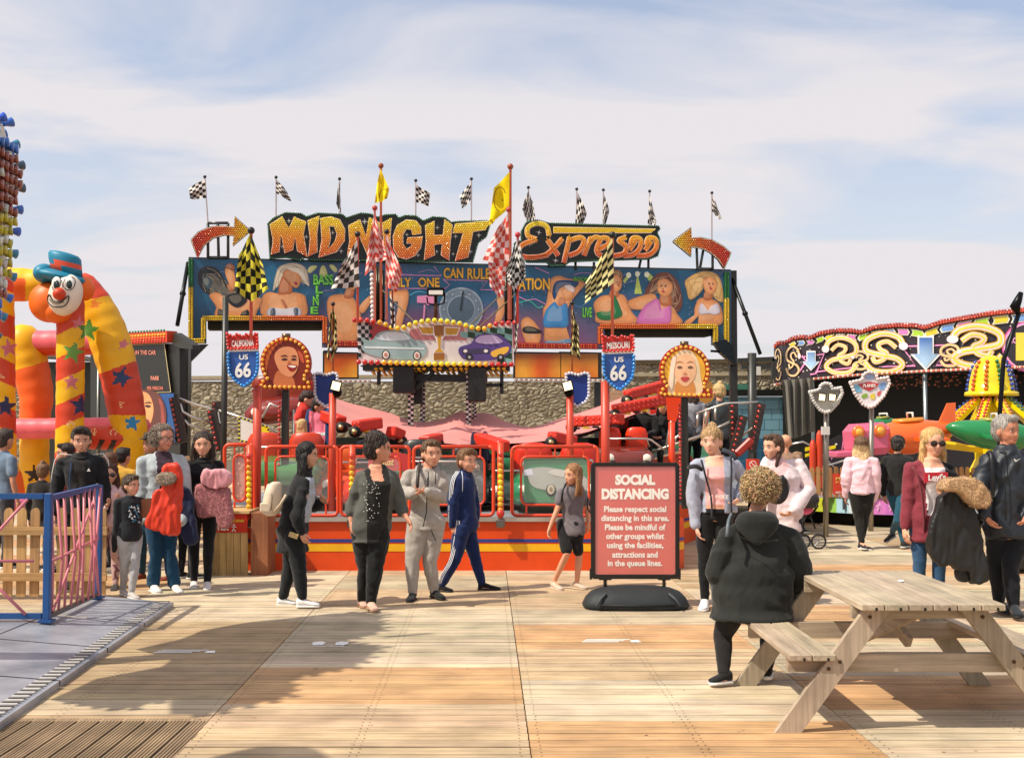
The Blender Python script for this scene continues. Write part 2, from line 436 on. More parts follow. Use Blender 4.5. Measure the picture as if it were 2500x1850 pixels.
def remesh(mb, voxel, smooth=2, fold=None, mats=None, kind='cloth', col=(.5, .5, .5), out=None):
    """union of everything in mb as one continuous skin; fold(co,n)->displacement; col may be a function of position"""
    me = bpy.data.meshes.new('tmp'); me.from_pydata(mb.v, [], mb.f); me.update()
    o = bpy.data.objects.new('tmp', me); COL.objects.link(o)
    m = o.modifiers.new('r', 'REMESH'); m.mode = 'VOXEL'; m.voxel_size = voxel; m.adaptivity = 0
    if smooth:
        m = o.modifiers.new('s', 'SMOOTH'); m.factor = .6; m.iterations = smooth
    dg = bpy.context.evaluated_depsgraph_get(); ev = o.evaluated_get(dg); em = ev.to_mesh()
    V = [v.co.copy() for v in em.vertices]; N = [v.normal.copy() for v in em.vertices]; F = [tuple(p.vertices) for p in em.polygons]
    ev.to_mesh_clear(); bpy.data.objects.remove(o); bpy.data.meshes.remove(me)
    if fold: V = [p+n*fold(p, n) for p, n in zip(V, N)]
    out = out or MB(); o_ = len(out.v); out.v.extend(V)
    for f in F:
        c = (V[f[0]]+V[f[1]]+V[f[2]]+V[f[-1]])/4
        kc = col(c) if callable(col) else (kind, col)
        if not isinstance(kc[0], str): kc = (kind, kc)
        out.f.append([i+o_ for i in f]); out.k.append(kc[0]); out.c.append(kc[1]); out.s.append(True)
    return out
# ================================================================ camera, light, sky
cam = bpy.data.cameras.new('camera'); camo = bpy.data.objects.new('camera', cam); COL.objects.link(camo)
camo.location = (0, 0, CAMH); camo.rotation_euler = (math.pi/2+PITCH, 0, 0)
cam.sensor_width = 36; cam.sensor_fit = 'HORIZONTAL'; cam.lens = 36*FPX/2500.0; cam.clip_end = 2000; cam.clip_start = .1
scn.camera = camo
SUNV = Vector((.53, .25, -.75)).normalized()
sl = bpy.data.lights.new('sun', 'SUN'); sl.energy = 4.3; sl.angle = R(.6); sl.color = (1, .925, .775)
so = bpy.data.objects.new('sun', sl); COL.objects.link(so); so.rotation_euler = SUNV.to_track_quat('-Z', 'Y').to_euler(); so.location = (-10, -5, 20)
w = bpy.data.worlds.new('World'); scn.world = w; w.use_nodes = True; nt = w.node_tree; L = nt.links.new
bg = nt.nodes['Background']; sky = nn(nt, 'ShaderNodeTexSky'); sky.sky_type = 'NISHITA'; sky.sun_disc = False
sky.sun_elevation = R(52); sky.sun_rotation = R(245); sky.air_density = 1.0; sky.dust_density = 2.2; sky.ozone_density = 1.2; sky.altitude = 0
tc = nn(nt, 'ShaderNodeTexCoord'); sep = nn(nt, 'ShaderNodeSeparateXYZ'); L(tc.outputs['Generated'], sep.inputs[0])
zz = nn(nt, 'ShaderNodeMath', operation='ADD'); zz.inputs[1].default_value = .16; L(sep.outputs['Z'], zz.inputs[0])
dx = nn(nt, 'ShaderNodeMath', operation='DIVIDE'); L(sep.outputs['X'], dx.inputs[0]); L(zz.outputs[0], dx.inputs[1])
dy = nn(nt, 'ShaderNodeMath', operation='DIVIDE'); L(sep.outputs['Y'], dy.inputs[0]); L(zz.outputs[0], dy.inputs[1])
cb = nn(nt, 'ShaderNodeCombineXYZ'); L(dx.outputs[0], cb.inputs[0]); L(dy.outputs[0], cb.inputs[1])
mp = nn(nt, 'ShaderNodeMapping'); mp.inputs['Rotation'].default_value = (0, 0, R(-24)); mp.inputs['Scale'].default_value = (1.0, 1.7, 1); mp.inputs['Location'].default_value = (SKYLOC if 'SKYLOC' in globals() else (3.1, 1.4, 0))
L(cb.outputs[0], mp.inputs['Vector'])
n0 = nn(nt, 'ShaderNodeTexNoise'); n0.inputs['Scale'].default_value = 1.1; n0.inputs['Detail'].default_value = 7; n0.inputs['Roughness'].default_value = .52; n0.inputs['Distortion'].default_value = .55
L(mp.outputs[0], n0.inputs['Vector'])
cr = nn(nt, 'ShaderNodeValToRGB'); e = cr.color_ramp.elements; e[0].position = .38; e[0].color = (0, 0, 0, 1); e[1].position = .58; e[1].color = (1, 1, 1, 1)
L(n0.outputs['Fac'], cr.inputs[0])
mrh = nn(nt, 'ShaderNodeMapRange'); mrh.inputs['From Min'].default_value = .0; mrh.inputs['From Max'].default_value = .30; mrh.inputs['To Min'].default_value = .86; mrh.inputs['To Max'].default_value = .26
L(sep.outputs['Z'], mrh.inputs['Value'])
mxf = nn(nt, 'ShaderNodeMath', operation='MULTIPLY_ADD'); mxf.inputs[1].default_value = .66; L(cr.outputs[0], mxf.inputs[0]); L(mrh.outputs[0], mxf.inputs[2]); mxf.use_clamp = True
mix = nn(nt, 'ShaderNodeMix', data_type='RGBA'); L(mxf.outputs[0], mix.inputs['Factor']); L(sky.outputs[0], mix.inputs[6]); mix.inputs[7].default_value = (4.45, 4.27, 4.42, 1)
L(mix.outputs[2], bg.inputs['Color']); bg.inputs['Strength'].default_value = .15
scn.view_settings.view_transform = 'Standard'; scn.view_settings.look = 'None'; scn.view_settings.gamma = 1; scn.view_settings.exposure = .3
scn.view_settings.use_curve_mapping = False

# ================================================================ ground and boardwalk
g = MB(); g.add([(-400, -60, -.2), (400, -60, -.2), (400, 700, -.2), (-400, 700, -.2)], [(0, 1, 2, 3)], 'matte', C(96, 86, 70)); tag(g.build('ground'), kind='structure')
ORG = C(186, 142, 98); TAN = C(184, 158, 126); GRY = C(170, 158, 134); PAL = C(196, 180, 154); BRN = C(162, 138, 104)
def deckcol(col, y):
    h = random.Random(col*131+int(y/1.15)*17)
    if col == -1:   # x -1.85..0
        if y < 7.3: return TAN
        if y < 8.6: return ORG
        if y < 9.0: return PAL
        if y < 10.6: return GRY
        if y < 11.4: return PAL
        if y < 12.1: return TAN
    if col == 0:    # 0..1.9
        if y < 6.9: return ORG
        if y < 8.15: return PAL
        if y < 9.2: return TAN
        if y < 10.4: return ORG
        if y < 11.2: return GRY
        if y < 12.2: return TAN
    if col == 1:
        if y < 7.2: return PAL
        if y < 8.3: return ORG
        if y < 9.5: return GRY
    if col == -2:
        if y < 8.4: return BRN
        if y < 10.6: return BRN
        if y < 12.0: return PAL
    return h.choice([ORG, TAN, TAN, PAL, GRY, BRN])
mb = MB(); y = 4.2
xs = {}
while y < 37:
    wd = .142 if y < 20 else .284
    for c in range(-12, 13):
        x0, x1 = c*1.9+.02, c*1.9+1.9+.02
        if c == -2 and y+wd < 7.12: continue
        if c < -2 and y < 7: continue
        base = mixc(deckcol(c, y), TAN, .25); col = jit(base, .11); gp = random.choice((.003, .004, .009)) if y < 16 else .004
        if random.random() < .05: col = mixc(col, PAL, .5)
        sh = (14.3-y)*.022-.095; a, b = x0+.004+sh, x1-.004+sh; t = random.uniform(-.0015, .0015)
        V = [(a, y+gp, -.06), (b, y+gp, -.06), (b, y+wd-gp, -.06), (a, y+wd-gp, -.06), (a, y+gp, t), (b, y+gp, t), (b, y+wd-gp, t), (a, y+wd-gp, t)]
        mb.add(V, [(4, 5, 6, 7), (0, 1, 5, 4), (1, 2, 6, 5), (2, 3, 7, 6), (3, 0, 4, 7)], 'woodx', col)
        if y < 12.5 and c > -4 and c < 4:
            for nx in (a+.05, (a+b)/2-.02, (a+b)/2+.02, b-.05):
                for ny in (y+.035, y+wd-.035):
                    q = nx+random.uniform(-.004, .004); mb.add([(q-.0045, ny-.0045, .0022), (q+.0045, ny-.0045, .0022), (q+.0045, ny+.0045, .0022), (q-.0045, ny+.0045, .0022)], [(0, 1, 2, 3)], 'matte', C(64, 50, 38))
            for k_ in range(random.choice((0, 0, 1, 2))):     # knots and short splits
                q, r1, r2 = random.uniform(a+.1, b-.1), random.uniform(.006, .014), random.uniform(.004, .007); ny = y+random.uniform(.03, wd-.03)
                if random.random() < .5: r1 = random.uniform(.06, .16); r2 = .0018
                mb.add([(q+r1*math.cos(R(z_)), ny+r2*math.sin(R(z_)), .0024) for z_ in range(0, 360, 45)], [tuple(range(8))], 'matte', mixc(base, C(70, 46, 28), random.uniform(.5, .8)))
    y += wd
tag(mb.build('boardwalk'), kind='structure')
# ribbed boards running away from the camera in the near left corner
mb = MB(); x = -1.78
while x > -5.2:
    w_ = .135; col = jit(C(140, 118, 92), .08); n = 6
    for k in range(n):
        a = x-w_+.006+k*(w_-.012)/n; b = a+(w_-.012)/n*.62
        mb.add([(a, 4.2, -.012), (b, 4.2, -.012), (b, 7.10, -.012), (a, 7.10, -.012), (a, 4.2, 0), (b, 4.2, 0), (b, 7.10, 0), (a, 7.10, 0)], [(4, 5, 6, 7), (0, 1, 5, 4), (1, 2, 6, 5), (3, 0, 4, 7)], 'woody', col)
    mb.add([(x-w_+.004, 4.2, -.011), (x-.004, 4.2, -.011), (x-.004, 7.1, -.011), (x-w_+.004, 7.1, -.011)], [(0, 1, 2, 3)], 'woody', mixc(col, (0, 0, 0), .5))
    x -= w_
tag(mb.build('ribbed_boards'), kind='structure')
# faded paint marks on the boards
def footmarks(cx, cy, label, kind):
    m = MB(); fl = Frame(G(cx, cy, .006), (1, 0, 0), (0, 1, 0)); wc = C(236, 232, 226)
    if kind == 'feet':
        for s_ in (-1, 1):
            draw(m, fl, [(s_*.05+px*s_, py) for px, py in [(0, 0), (.07, -.01), (.1, .05), (.09, .12), (.03, .15), (-.01, .1)]], wc, 0, 'matte', .002)
        text(m, fl, 'TWO METRES', -.13, -.04, .13, -.075, wc, 0, .02, 'matte')
    else:
        for j in range(3): draw(m, fl, [(-.2+.02*j, .05*j-.04), (.1+.05*j, .05*j-.04), (.1+.05*j, .05*j-.02), (-.2+.02*j, .05*j-.02)], wc, 0, 'matte', .002)
        draw(m, fl, [(.2, -.04), (.28, -.04), (.26, .05), (.2, .03)], wc, 0, 'matte', .002)
    tag(m.build('floor_marking'), label, 'marking', 'worn white markings on the boardwalk')
footmarks(803, 1573, 'worn white pair of footprints painted on the shaded grey boards', 'feet')
footmarks(1480, 1564, 'faint white dashed mark on the sunlit boards in front of the red sign', 'dash')
footmarks(440, 1590, 'faint white strokes on the shaded boards beside the metal ramp', 'dash')

# ================================================================ walls behind the rides
PW = Plane(0, 29.5, 2500, 33.0)
def wallslab(pl, pts, th, kind, col=(.5, .5, .5)):
    m = MB(); draw(m, pl, pts, col, 0, kind, th); return m
m = wallslab(PW, [(-200, 931), (1480, 931), (1480, 1125), (-200, 1125)], .5, 'stone')
wl = m.build('stone_wall'); tag(wl, 'long rough grey rubble stone wall behind the central ride', 'wall')
m = MB(); draw(m, PW, [(-200, 922), (2500, 905), (2500, 912), (-200, 931)], C(178, 166, 140), .03, 'matte', .6)
q = m.build('coping', wl)
m = wallslab(PW, [(1480, 890), (1900, 884), (2600, 878), (2600, 952), (1480, 952)], .5, 'stone')
wr = m.build('stone_wall'); tag(wr, 'rubble stone wall top above the blue tiles and black beam', 'wall')
m = MB(); draw(m, PW, [(1470, 880), (2600, 868), (2600, 878), (1470, 890)], C(96, 84, 64), .05, 'matte', .6); m.build('coping', wr)
m = wallslab(PW, [(1480, 952), (1700, 952), (1700, 1125), (1480, 1125)], .5, 'brick')
tag(m.build('brick_wall'), 'pale orange brick wall section right of the stone wall', 'wall')
tw = thing('tiled_wall', 'wall of light blue tiles over dark blue tiles behind the ride steps', 'wall', PW(1800, 1100))
m = wallslab(PW, [(1700, 968), (2300, 968), (2300, 1070), (1700, 1070)], .4, 'tile_light'); m.build('upper_tiles', tw)
m = wallslab(PW, [(1700, 1070), (2300, 1070), (2300, 1190), (1700, 1190)], .4, 'tile_dark'); m.build('lower_tiles', tw)
m = MB(); draw(m, PW, [(1690, 952), (2300, 950), (2300, 966), (1690, 967)], C(28, 30, 28), .12, 'matte', .3); m.build('beam', tw)
m = MB(); draw(m, PW, [(1700, 940), (1830, 938), (1830, 951), (1700, 952)], C(70, 128, 108), .06, 'paint', .1); m.build('green_strip', tw)
m = MB(); text(m, PW, 'US', 1868, 1157, 1882, 1166, C(200, 210, 215), .02, .02); m.build('lettering', tw)
# circular orange disc painted on a hoarding
m = MB(); pl = Plane(1690, 28, 1800, 28); draw(m, pl, circ(1712, 957, 34, 34), C(238, 160, 40), .03, 'gloss', .06)
m.cyl(pl(1712, 990, -.05), Vector((pl(1712, 990).x, 28.1, 0)), .05, 'metal', C(60, 60, 60))
tag(m.build('round_sign'), 'plain orange disc sign half hidden behind the blonde portrait sign', 'sign')
# ================================================================ central ride: big painted backdrop
YEL = C(232, 190, 20); ORA = C(230, 104, 16); RED = C(196, 34, 22); GRN = C(14, 110, 44); BLK = C(18, 18, 18); WHT = C(232, 228, 220)
REDP = C(206, 46, 20)
PB = Plane(460, 25.2, 1785, 27.4)
z4 = lambda p: Z(3.672, 440, 400, p)
z5 = lambda p: Z(3.514, 840, 380, p)
z6 = lambda p: Z(3.514, 1240, 430, p)
bd = thing('ride_backdrop', 'wide airbrushed ride backdrop with bulb borders, neon words and painted dancers', 'backdrop', PB(1120, 1160))
outl = [(460, 632), (1785, 662), (1783, 846), (1740, 842), (1740, 803), (1472, 801), (1472, 852), (786, 847), (786, 785), (503, 783), (503, 838), (460, 838)]
def gradbg(v):
    x = (v-PB(460, 700)).dot(PB.u); z = v.z
    t = .5+.5*noise.noise(Vector((x*.55, z*.9, 3)));
    c = mixc(C(8, 44, 70), C(36, 112, 150), t)
    t2 = max(0, min(1, (4.6-z)/1.0))*max(0, min(1, 1-abs(x-6.2)/4.2)); c = mixc(c, C(196, 58, 48), t2)
    t3 = max(0, .5*noise.noise(Vector((x*.9, z*1.4, 9)))); return mixc(c, C(84, 60, 110), min(.5, t3*1.2))
m = MB(); loops = [[PB(x, y, 0) for x, y in outl]]
draw(m, PB, outl, C(12, 42, 84), 0, 'mural', .12)
# painted ground in a fine grid so the airbrushed colours can drift
gx = [460+1325*i/150 for i in range(151)]
for i in range(150):
    for j in range(24):
        x0, x1 = gx[i], gx[i+1]; t0 = 632+30*(x0-460)/1325; t1 = 632+30*(x1-460)/1325
        xm = (x0+x1)/2
        bt = 838 if xm < 503 else 784 if xm < 786 else 849 if xm < 1472 else 802 if xm < 1740 else 844
        a0, a1 = t0+(bt-t0)*j/24, t0+(bt-t0)*(j+1)/24; b0, b1 = t1+(bt-t1)*j/24, t1+(bt-t1)*(j+1)/24
        m.add([PB(x0, a1, .004), PB(x1, b1, .004), PB(x1, b0, .004), PB(x0, a0, .004)], [(0, 1, 2, 3)], 'mural', gradbg)
m.build('panel', bd)
m = MB(); rnd = random.Random(5)
SK = C(226, 150, 92); SKD = C(186, 104, 58); SKL = C(232, 176, 124); LN = C(120, 60, 32)
def blob(pts, col, off=.01, k=5):      # airbrushed patch: darker rim, lighter middle
    q = spl(pts, k); cx = sum(a for a, b in q)/len(q); cy = sum(b for a, b in q)/len(q)
    draw(m, PB, q, mixc(col, C(70, 34, 40), .38), off)
    for s_, t_, o_ in ((.93, .12, .0006), (.80, 0, .0012), (.60, -.13, .0018)):
        draw(m, PB, [(cx+(a-cx)*s_-1*(1-s_)*8, cy+(b-cy)*s_-(1-s_)*6) for a, b in q], mixc(col, C(60, 30, 36), t_) if t_ > 0 else mixc(col, C(255, 236, 200), -t_), off+o_)
# light beams
for pts in ([(1140, 960), (1180, 915), (1230, 920), (1170, 980)], [(1265, 920), (1300, 920), (1320, 1010), (1250, 1010)], [(1335, 915), (1370, 905), (1410, 950), (1385, 975)]): blob(z4(pts), C(206, 206, 130), .008, 3)
for pts in ([(1110, 830), (1085, 1010), (1150, 1010)], [(1040, 830), (985, 900), (1000, 920), (1050, 860)], [(1170, 830), (1210, 900), (1270, 890), (1210, 830)]): draw(m, PB, z6(pts), C(176, 190, 90), .008)
for c_ in ((1110, 840), (1035, 850), (1190, 845)): draw(m, PB, circ(*z6([c_])[0], 6, 7, 12), C(232, 230, 200), .012)
def figure(hair, hairc, face, neck, body, top=None, topc=None, extra=(), fc=SK):
    blob(hair, hairc, .012); n_ = len(hair); hx = sum(a for a, b in hair)/n_; hy = sum(b for a, b in hair)/n_
    for i in range(n_):
        for q_, (s_, e_) in enumerate(((.92, .5), (.75, .35), (.55, .8))):
            a, b, c_ = hair[i], hair[(i+1) % n_], hair[(i+2) % n_]; w3 = [(hx+(p[0]-hx)*k_, hy+(p[1]-hy)*k_) for p, k_ in ((a, s_), (b, (s_+e_)/2+.06), (c_, e_))]
            stroke(m, PB, w3, 1.1, mixc(hairc, C(255, 230, 180), .38) if (i+q_) % 2 else mixc(hairc, C(30, 14, 10), .45), .0145, smooth=True)
    blob(body, SK, .014); blob(neck, SKD, .015); blob(face, fc, .018)
    if top: blob(top, topc, .019, 4)
    for p, c_, o_ in extra: blob(p, c_, o_, 4)
def feat(cx, cy, s_, dx=0):      # face features
    for q in (-1, 1):
        draw(m, PB, spl([(cx+dx+q*s_*.35-s_*.16, cy-s_*.06), (cx+dx+q*s_*.35, cy-s_*.16), (cx+dx+q*s_*.35+s_*.16, cy-s_*.06), (cx+dx+q*s_*.35, cy)], 3), C(50, 34, 30), .024)
        draw(m, PB, [(cx+dx+q*s_*.35-s_*.2, cy-s_*.24), (cx+dx+q*s_*.35+s_*.2, cy-s_*.3), (cx+dx+q*s_*.35+s_*.2, cy-s_*.24), (cx+dx+q*s_*.35-s_*.2, cy-s_*.18)], C(84, 48, 30), .024)
    blob([(cx+dx-s_*.1, cy+s_*.42), (cx+dx, cy+s_*.24), (cx+dx+s_*.1, cy+s_*.42), (cx+dx, cy+s_*.5)], SKD, .022, 3)
    blob([(cx+dx-s_*.26, cy+s_*.74), (cx+dx, cy+s_*.64), (cx+dx+s_*.26, cy+s_*.74), (cx+dx, cy+s_*.92)], C(178, 44, 50), .024, 3)
# left dark-haired dancers
figure(z4([(170, 960), (230, 920), (330, 940), (400, 1040), (470, 1120), (600, 1180), (560, 1260), (420, 1270), (330, 1200), (220, 1150), (160, 1060)]), C(22, 34, 40),
       z4([(400, 960), (440, 900), (480, 960), (500, 1080), (470, 1130), (430, 1060)]), z4([(420, 1080), (480, 1100), (470, 1150), (440, 1140)]),
       z4([(260, 1180), (330, 1150), (420, 1240), (560, 1260), (680, 1200), (740, 1220), (690, 1320), (640, 1368), (330, 1368), (320, 1280)]),
       z4([(345, 1300), (400, 1330), (410, 1368), (340, 1368)]), C(20, 22, 26), [(z4([(420, 1180), (560, 1160), (600, 1230), (520, 1290), (440, 1250)]), C(26, 28, 32), .02), (z4([(400, 930), (450, 890), (490, 930), (470, 960), (430, 940)]), C(150, 84, 50), .021),
       (z4([(560, 1330), (610, 1310), (615, 1368), (540, 1368)]), C(20, 22, 26), .02), (z4([(200, 1050), (240, 1010), (290, 1060), (250, 1130)]), C(60, 84, 92), .016)])
# blonde with white bandeau
figure(z4([(830, 1140), (870, 950), (940, 900), (1040, 890), (1120, 930), (1150, 1020), (1155, 1100), (1100, 1040), (1010, 960), (930, 980), (880, 1060)]), C(226, 208, 180),
       z4([(930, 960), (1010, 945), (1070, 990), (1085, 1050), (1045, 1115), (990, 1080), (925, 1010)]), z4([(920, 1000), (1000, 1070), (990, 1180), (880, 1180)]),
       z4([(735, 1200), (790, 1150), (880, 1160), (1000, 1150), (1100, 1170), (1130, 1220), (1110, 1368), (750, 1368)]),
       z4([(800, 1292), (930, 1300), (1065, 1290), (1062, 1368), (798, 1368)]), C(206, 208, 216),
       [(z4([(940, 925), (1060, 935), (1130, 1010), (1150, 1100), (1080, 1000), (990, 960)]), C(236, 220, 196), .023), (z4([(1025, 1060), (1050, 1065), (1045, 1085), (1028, 1082)]), C(170, 50, 60), .024), (z4([(900, 1230), (940, 1290), (960, 1290), (925, 1220)]), SKD, .021), (z4([(820, 1300), (850, 1300), (850, 1368), (812, 1368)]), C(70, 88, 110), .022), (z4([(1020, 1300), (1055, 1298), (1052, 1368), (1030, 1368)]), C(70, 88, 110), .022)])
# dancer behind the white flag
figure(z4([(1500, 1000), (1560, 1010), (1600, 1060), (1540, 1130)]), C(60, 40, 30), z4([(1500, 1060), (1560, 1040), (1590, 1090), (1550, 1130), (1500, 1110)]), z4([(1500, 1100), (1560, 1130), (1540, 1200), (1470, 1200)]),
       z4([(1320, 1220), (1400, 1170), (1540, 1190), (1600, 1300), (1620, 1400), (1570, 1600), (1410, 1600), (1330, 1400)]), None, None, [(z4([(1600, 1290), (1700, 1180), (1720, 1220), (1640, 1340)]), SK, .018)])
# legs at centre
blob(z5([(390, 1160), (470, 1150), (540, 1150), (555, 1210), (540, 1300), (510, 1400), (480, 1500), (440, 1480), (460, 1380), (470, 1250), (400, 1230)]), SK, .014)
blob(z5([(1310, 1200), (1360, 1180), (1380, 1300), (1350, 1410), (1290, 1440), (1330, 1320)]), SK, .014)
# blue top dancer
figure(z6([(400, 1010), (450, 960), (520, 940), (560, 960), (500, 1000), (440, 1080), (400, 1100)]), C(140, 76, 48),
       z6([(460, 980), (520, 950), (565, 990), (545, 1050), (490, 1060)]), z6([(440, 1040), (500, 1050), (500, 1120), (430, 1120)]),
       z6([(330, 1080), (360, 900), (430, 855), (520, 880), (620, 890), (660, 930), (600, 1000), (520, 1120), (500, 1280), (530, 1400), (520, 1430), (330, 1430), (310, 1290), (300, 1150)]),
       z6([(340, 1130), (400, 1080), (440, 1120), (500, 1090), (515, 1180), (510, 1290), (400, 1300), (305, 1290), (310, 1190)]), C(58, 134, 190),
       [(z6([(380, 1000), (420, 900), (600, 905), (570, 960), (500, 940), (440, 970), (400, 1060)]), C(20, 66, 110), .0165), (z6([(330, 1415), (430, 1425), (530, 1395), (530, 1440), (330, 1440)]), C(110, 150, 180), .021), (z6([(480, 945), (530, 935), (570, 960), (560, 1000), (500, 970)]), C(236, 210, 200), .022)])
# green bikini
figure(z6([(900, 820), (950, 805), (985, 850), (975, 900), (930, 880), (900, 900)]), C(150, 90, 56), z6([(900, 870), (940, 850), (975, 900), (970, 960), (930, 995), (895, 960)]), z6([(890, 960), (940, 980), (950, 1040), (870, 1040)]),
       z6([(735, 1090), (800, 1030), (880, 1020), (980, 1015), (1020, 1060), (1060, 1160), (1110, 1260), (780, 1262), (750, 1180)]),
       z6([(760, 1170), (840, 1180), (900, 1150), (910, 1020), (960, 1120), (975, 1200), (870, 1235), (780, 1225)]), C(24, 122, 66))
feat(*z6([(940, 915)])[0], 9, 2)
# pink top
figure(z6([(1170, 1010), (1220, 900), (1290, 835), (1380, 830), (1450, 900), (1490, 1020), (1490, 1120), (1440, 1170), (1390, 1100), (1400, 1000), (1280, 960), (1220, 1010)]), C(120, 66, 46),
       z6([(1285, 900), (1350, 880), (1410, 930), (1400, 1000), (1350, 1040), (1295, 1010), (1280, 950)]), z6([(1310, 1010), (1390, 1010), (1400, 1110), (1310, 1110)]),
       z6([(1020, 1080), (1130, 1030), (1250, 1010), (1290, 1060), (1400, 1110), (1450, 1180), (1480, 1270), (1120, 1270), (1180, 1160), (1060, 1140)]),
       z6([(1230, 1070), (1290, 1060), (1330, 1180), (1390, 1110), (1400, 1200), (1360, 1268), (1110, 1268), (1150, 1140)]), C(214, 118, 182))
feat(*z6([(1335, 950)])[0], 15, -1)
# blonde, white bikini
figure(z6([(1520, 900), (1600, 840), (1700, 815), (1800, 850), (1840, 960), (1840, 1080), (1770, 1040), (1780, 940), (1680, 920), (1640, 1010), (1560, 1060), (1530, 970)]), C(226, 176, 104),
       z6([(1670, 890), (1730, 860), (1785, 900), (1785, 970), (1740, 1020), (1690, 990)]), z6([(1690, 990), (1750, 1000), (1750, 1060), (1680, 1060)]),
       z6([(1600, 1130), (1640, 1050), (1720, 1050), (1800, 1080), (1840, 1180), (1820, 1275), (1640, 1275), (1640, 1200), (1560, 1270), (1510, 1255), (1590, 1200)]),
       z6([(1635, 1150), (1660, 1090), (1710, 1150), (1730, 1170), (1790, 1090), (1820, 1160), (1780, 1190), (1720, 1180), (1650, 1185)]), C(222, 212, 222))
feat(*z6([(1735, 930)])[0], 13, 1)
# lower body between pylons
blob(z6([(110, 1260), (180, 1210), (280, 1330), (260, 1440), (160, 1440)]), SK, .014); blob(z6([(130, 1300), (200, 1290), (290, 1330), (270, 1350), (140, 1345)]), C(24, 20, 22), .018)
# clock dial, hammer, curves
c0 = z5([(1003, 1320)])[0]
for r_, c_, o_ in ((54, C(150, 160, 170), .016), (50, C(106, 120, 134), .018), (34, C(150, 160, 170), .020), (32, C(74, 92, 108), .022)): draw(m, PB, circ(*c0, r_, r_, 40), c_, o_)
draw(m, PB, z5([(990, 1325), (1015, 1160), (1028, 1165), (1005, 1330)]), C(30, 38, 44), .03)
for k in range(12): a = R(k*30); draw(m, PB, circ(c0[0]+42*math.cos(a), c0[1]+42*math.sin(a), 1.6, 1.6, 6), C(200, 205, 210), .028)
draw(m, PB, z5([(625, 1205), (775, 1195), (770, 1265), (715, 1285), (700, 1265), (625, 1262)]), C(224, 138, 176), .016); stroke(m, PB, z5([(690, 1280), (680, 1400), (650, 1440)]), 4, C(224, 138, 176), .016)
stroke(m, PB, z5([(560, 1200), (640, 1165), (760, 1190), (830, 1180)]), 1.6, C(90, 180, 210), .012)
for pts in ([(770, 950), (835, 1030), (460, 1025)], [(850, 1060), (905, 1110), (870, 1140), (370, 1140)], [(870, 1065), (1230, 1075), (1170, 1150), (1560, 1160)], [(1640, 960), (1757, 1010)], [(1480, 1200), (1560, 1240), (1640, 1230), (1757, 1290)]):
    stroke(m, PB, z5(pts), 1.8, C(220, 140, 190), .012, smooth=False)
stroke(m, PB, z6([(80, 1090), (180, 1070), (260, 1130), (300, 1110)]), 1.6, C(60, 200, 160), .012)
for k in range(150):
    x = rnd.uniform(510, 1735); y = rnd.uniform(640+.02*(x-460), 770); draw(m, PB, circ(x, y, rnd.uniform(.5, 1.1), None, 5), C(190, 210, 232), .009)
for k in range(26):
    x = rnd.uniform(500, 1740); y = rnd.uniform(660, 780); stroke(m, PB, [(x, y), (x+rnd.uniform(10, 26), y+rnd.uniform(-8, 8)), (x+rnd.uniform(30, 50), y+rnd.uniform(-14, 10))], 1.0, mixc(C(60, 140, 190), C(200, 130, 180), rnd.random()), .007)
m.build('mural', bd)
m = MB(); GN = C(120, 214, 74); GO = C(240, 176, 50)
def neon(s, x0, y0, x1, y1, c_, off=.03):
    text(m, PB, s, x0-1, y0-1, x1+1, y1+1, mixc(c_, (0, 0, 0), .55), off, .055, 'mural'); text(m, PB, s, x0, y0, x1, y1, c_, off+.008, .0, 'mural')
neon('ONLY', 940, 679, 1003, 701, GO); neon('ONE', 1021, 679, 1072, 701, GO); neon('CAN', 1083, 655, 1130, 680, GO); neon('RULE', 1141, 656, 1196, 682, GO); neon('THE', 1204, 661, 1240, 686, GO); neon('NATION', 1248, 680, 1341, 708, GO)
neon('BASS', *z4([(1195, 995)])[0], *z4([(1370, 1085)])[0], GN)
for s, p in (('L', (1215, 1095, 1275, 1160)), ('I', (1220, 1170, 1240, 1215)), ('N', (1190, 1190, 1240, 1270)), ('E', (1170, 1285, 1235, 1345))): neon(s, *z4([p[:2]])[0], *z4([p[2:]])[0], GN)
neon('LIVE', *z6([(640, 1130)])[0], *z6([(715, 1210)])[0], GN); neon('BOOM', *z6([(565, 870)])[0], *z6([(690, 900)])[0], mixc(GN, (0, 0, 0), .3))
m.build('neon_words', bd)
# borders with bulbs
def border(pts, w_, colf, name):
    m = MB()
    for a, b in zip(pts, pts[1:]):
        n_ = max(1, int(math.dist(a, b)/18))
        for k in range(n_):
            p = (a[0]+(b[0]-a[0])*k/n_, a[1]+(b[1]-a[1])*k/n_); q = (a[0]+(b[0]-a[0])*(k+1)/n_, a[1]+(b[1]-a[1])*(k+1)/n_)
            stroke(m, PB, [p, q], w_, mixc(colf(*p), (0, 0, 0), .45), .05, 'paint', .05, False)
        dx, dy = b[0]-a[0], b[1]-a[1]; l = math.hypot(dx, dy); nx, ny = -dy/l, dx/l
        for o_ in (-w_*.26, w_*.26):
            bulbs_line(m, PB, [(a[0]+nx*o_, a[1]+ny*o_), (b[0]+nx*o_, b[1]+ny*o_)], 5.2, .021, lambda i, x, y: jit(colf(x, y), .1), .052)
    tag(m.build(name, bd), kind='stuff')
border([(466, 634), (466, 702)], 12, lambda x, y: GRN, 'bulb_border'); border([(466, 702), (466, 832)], 12, lambda x, y: YEL, 'bulb_border')
border([(472, 832), (498, 832)], 12, lambda x, y: YEL, 'bulb_border')
border([(497, 826), (497, 777), (793, 777), (793, 838)], 12, lambda x, y: mixc(YEL, ORA, min(1, max(0, (x-560)/110))), 'bulb_border')
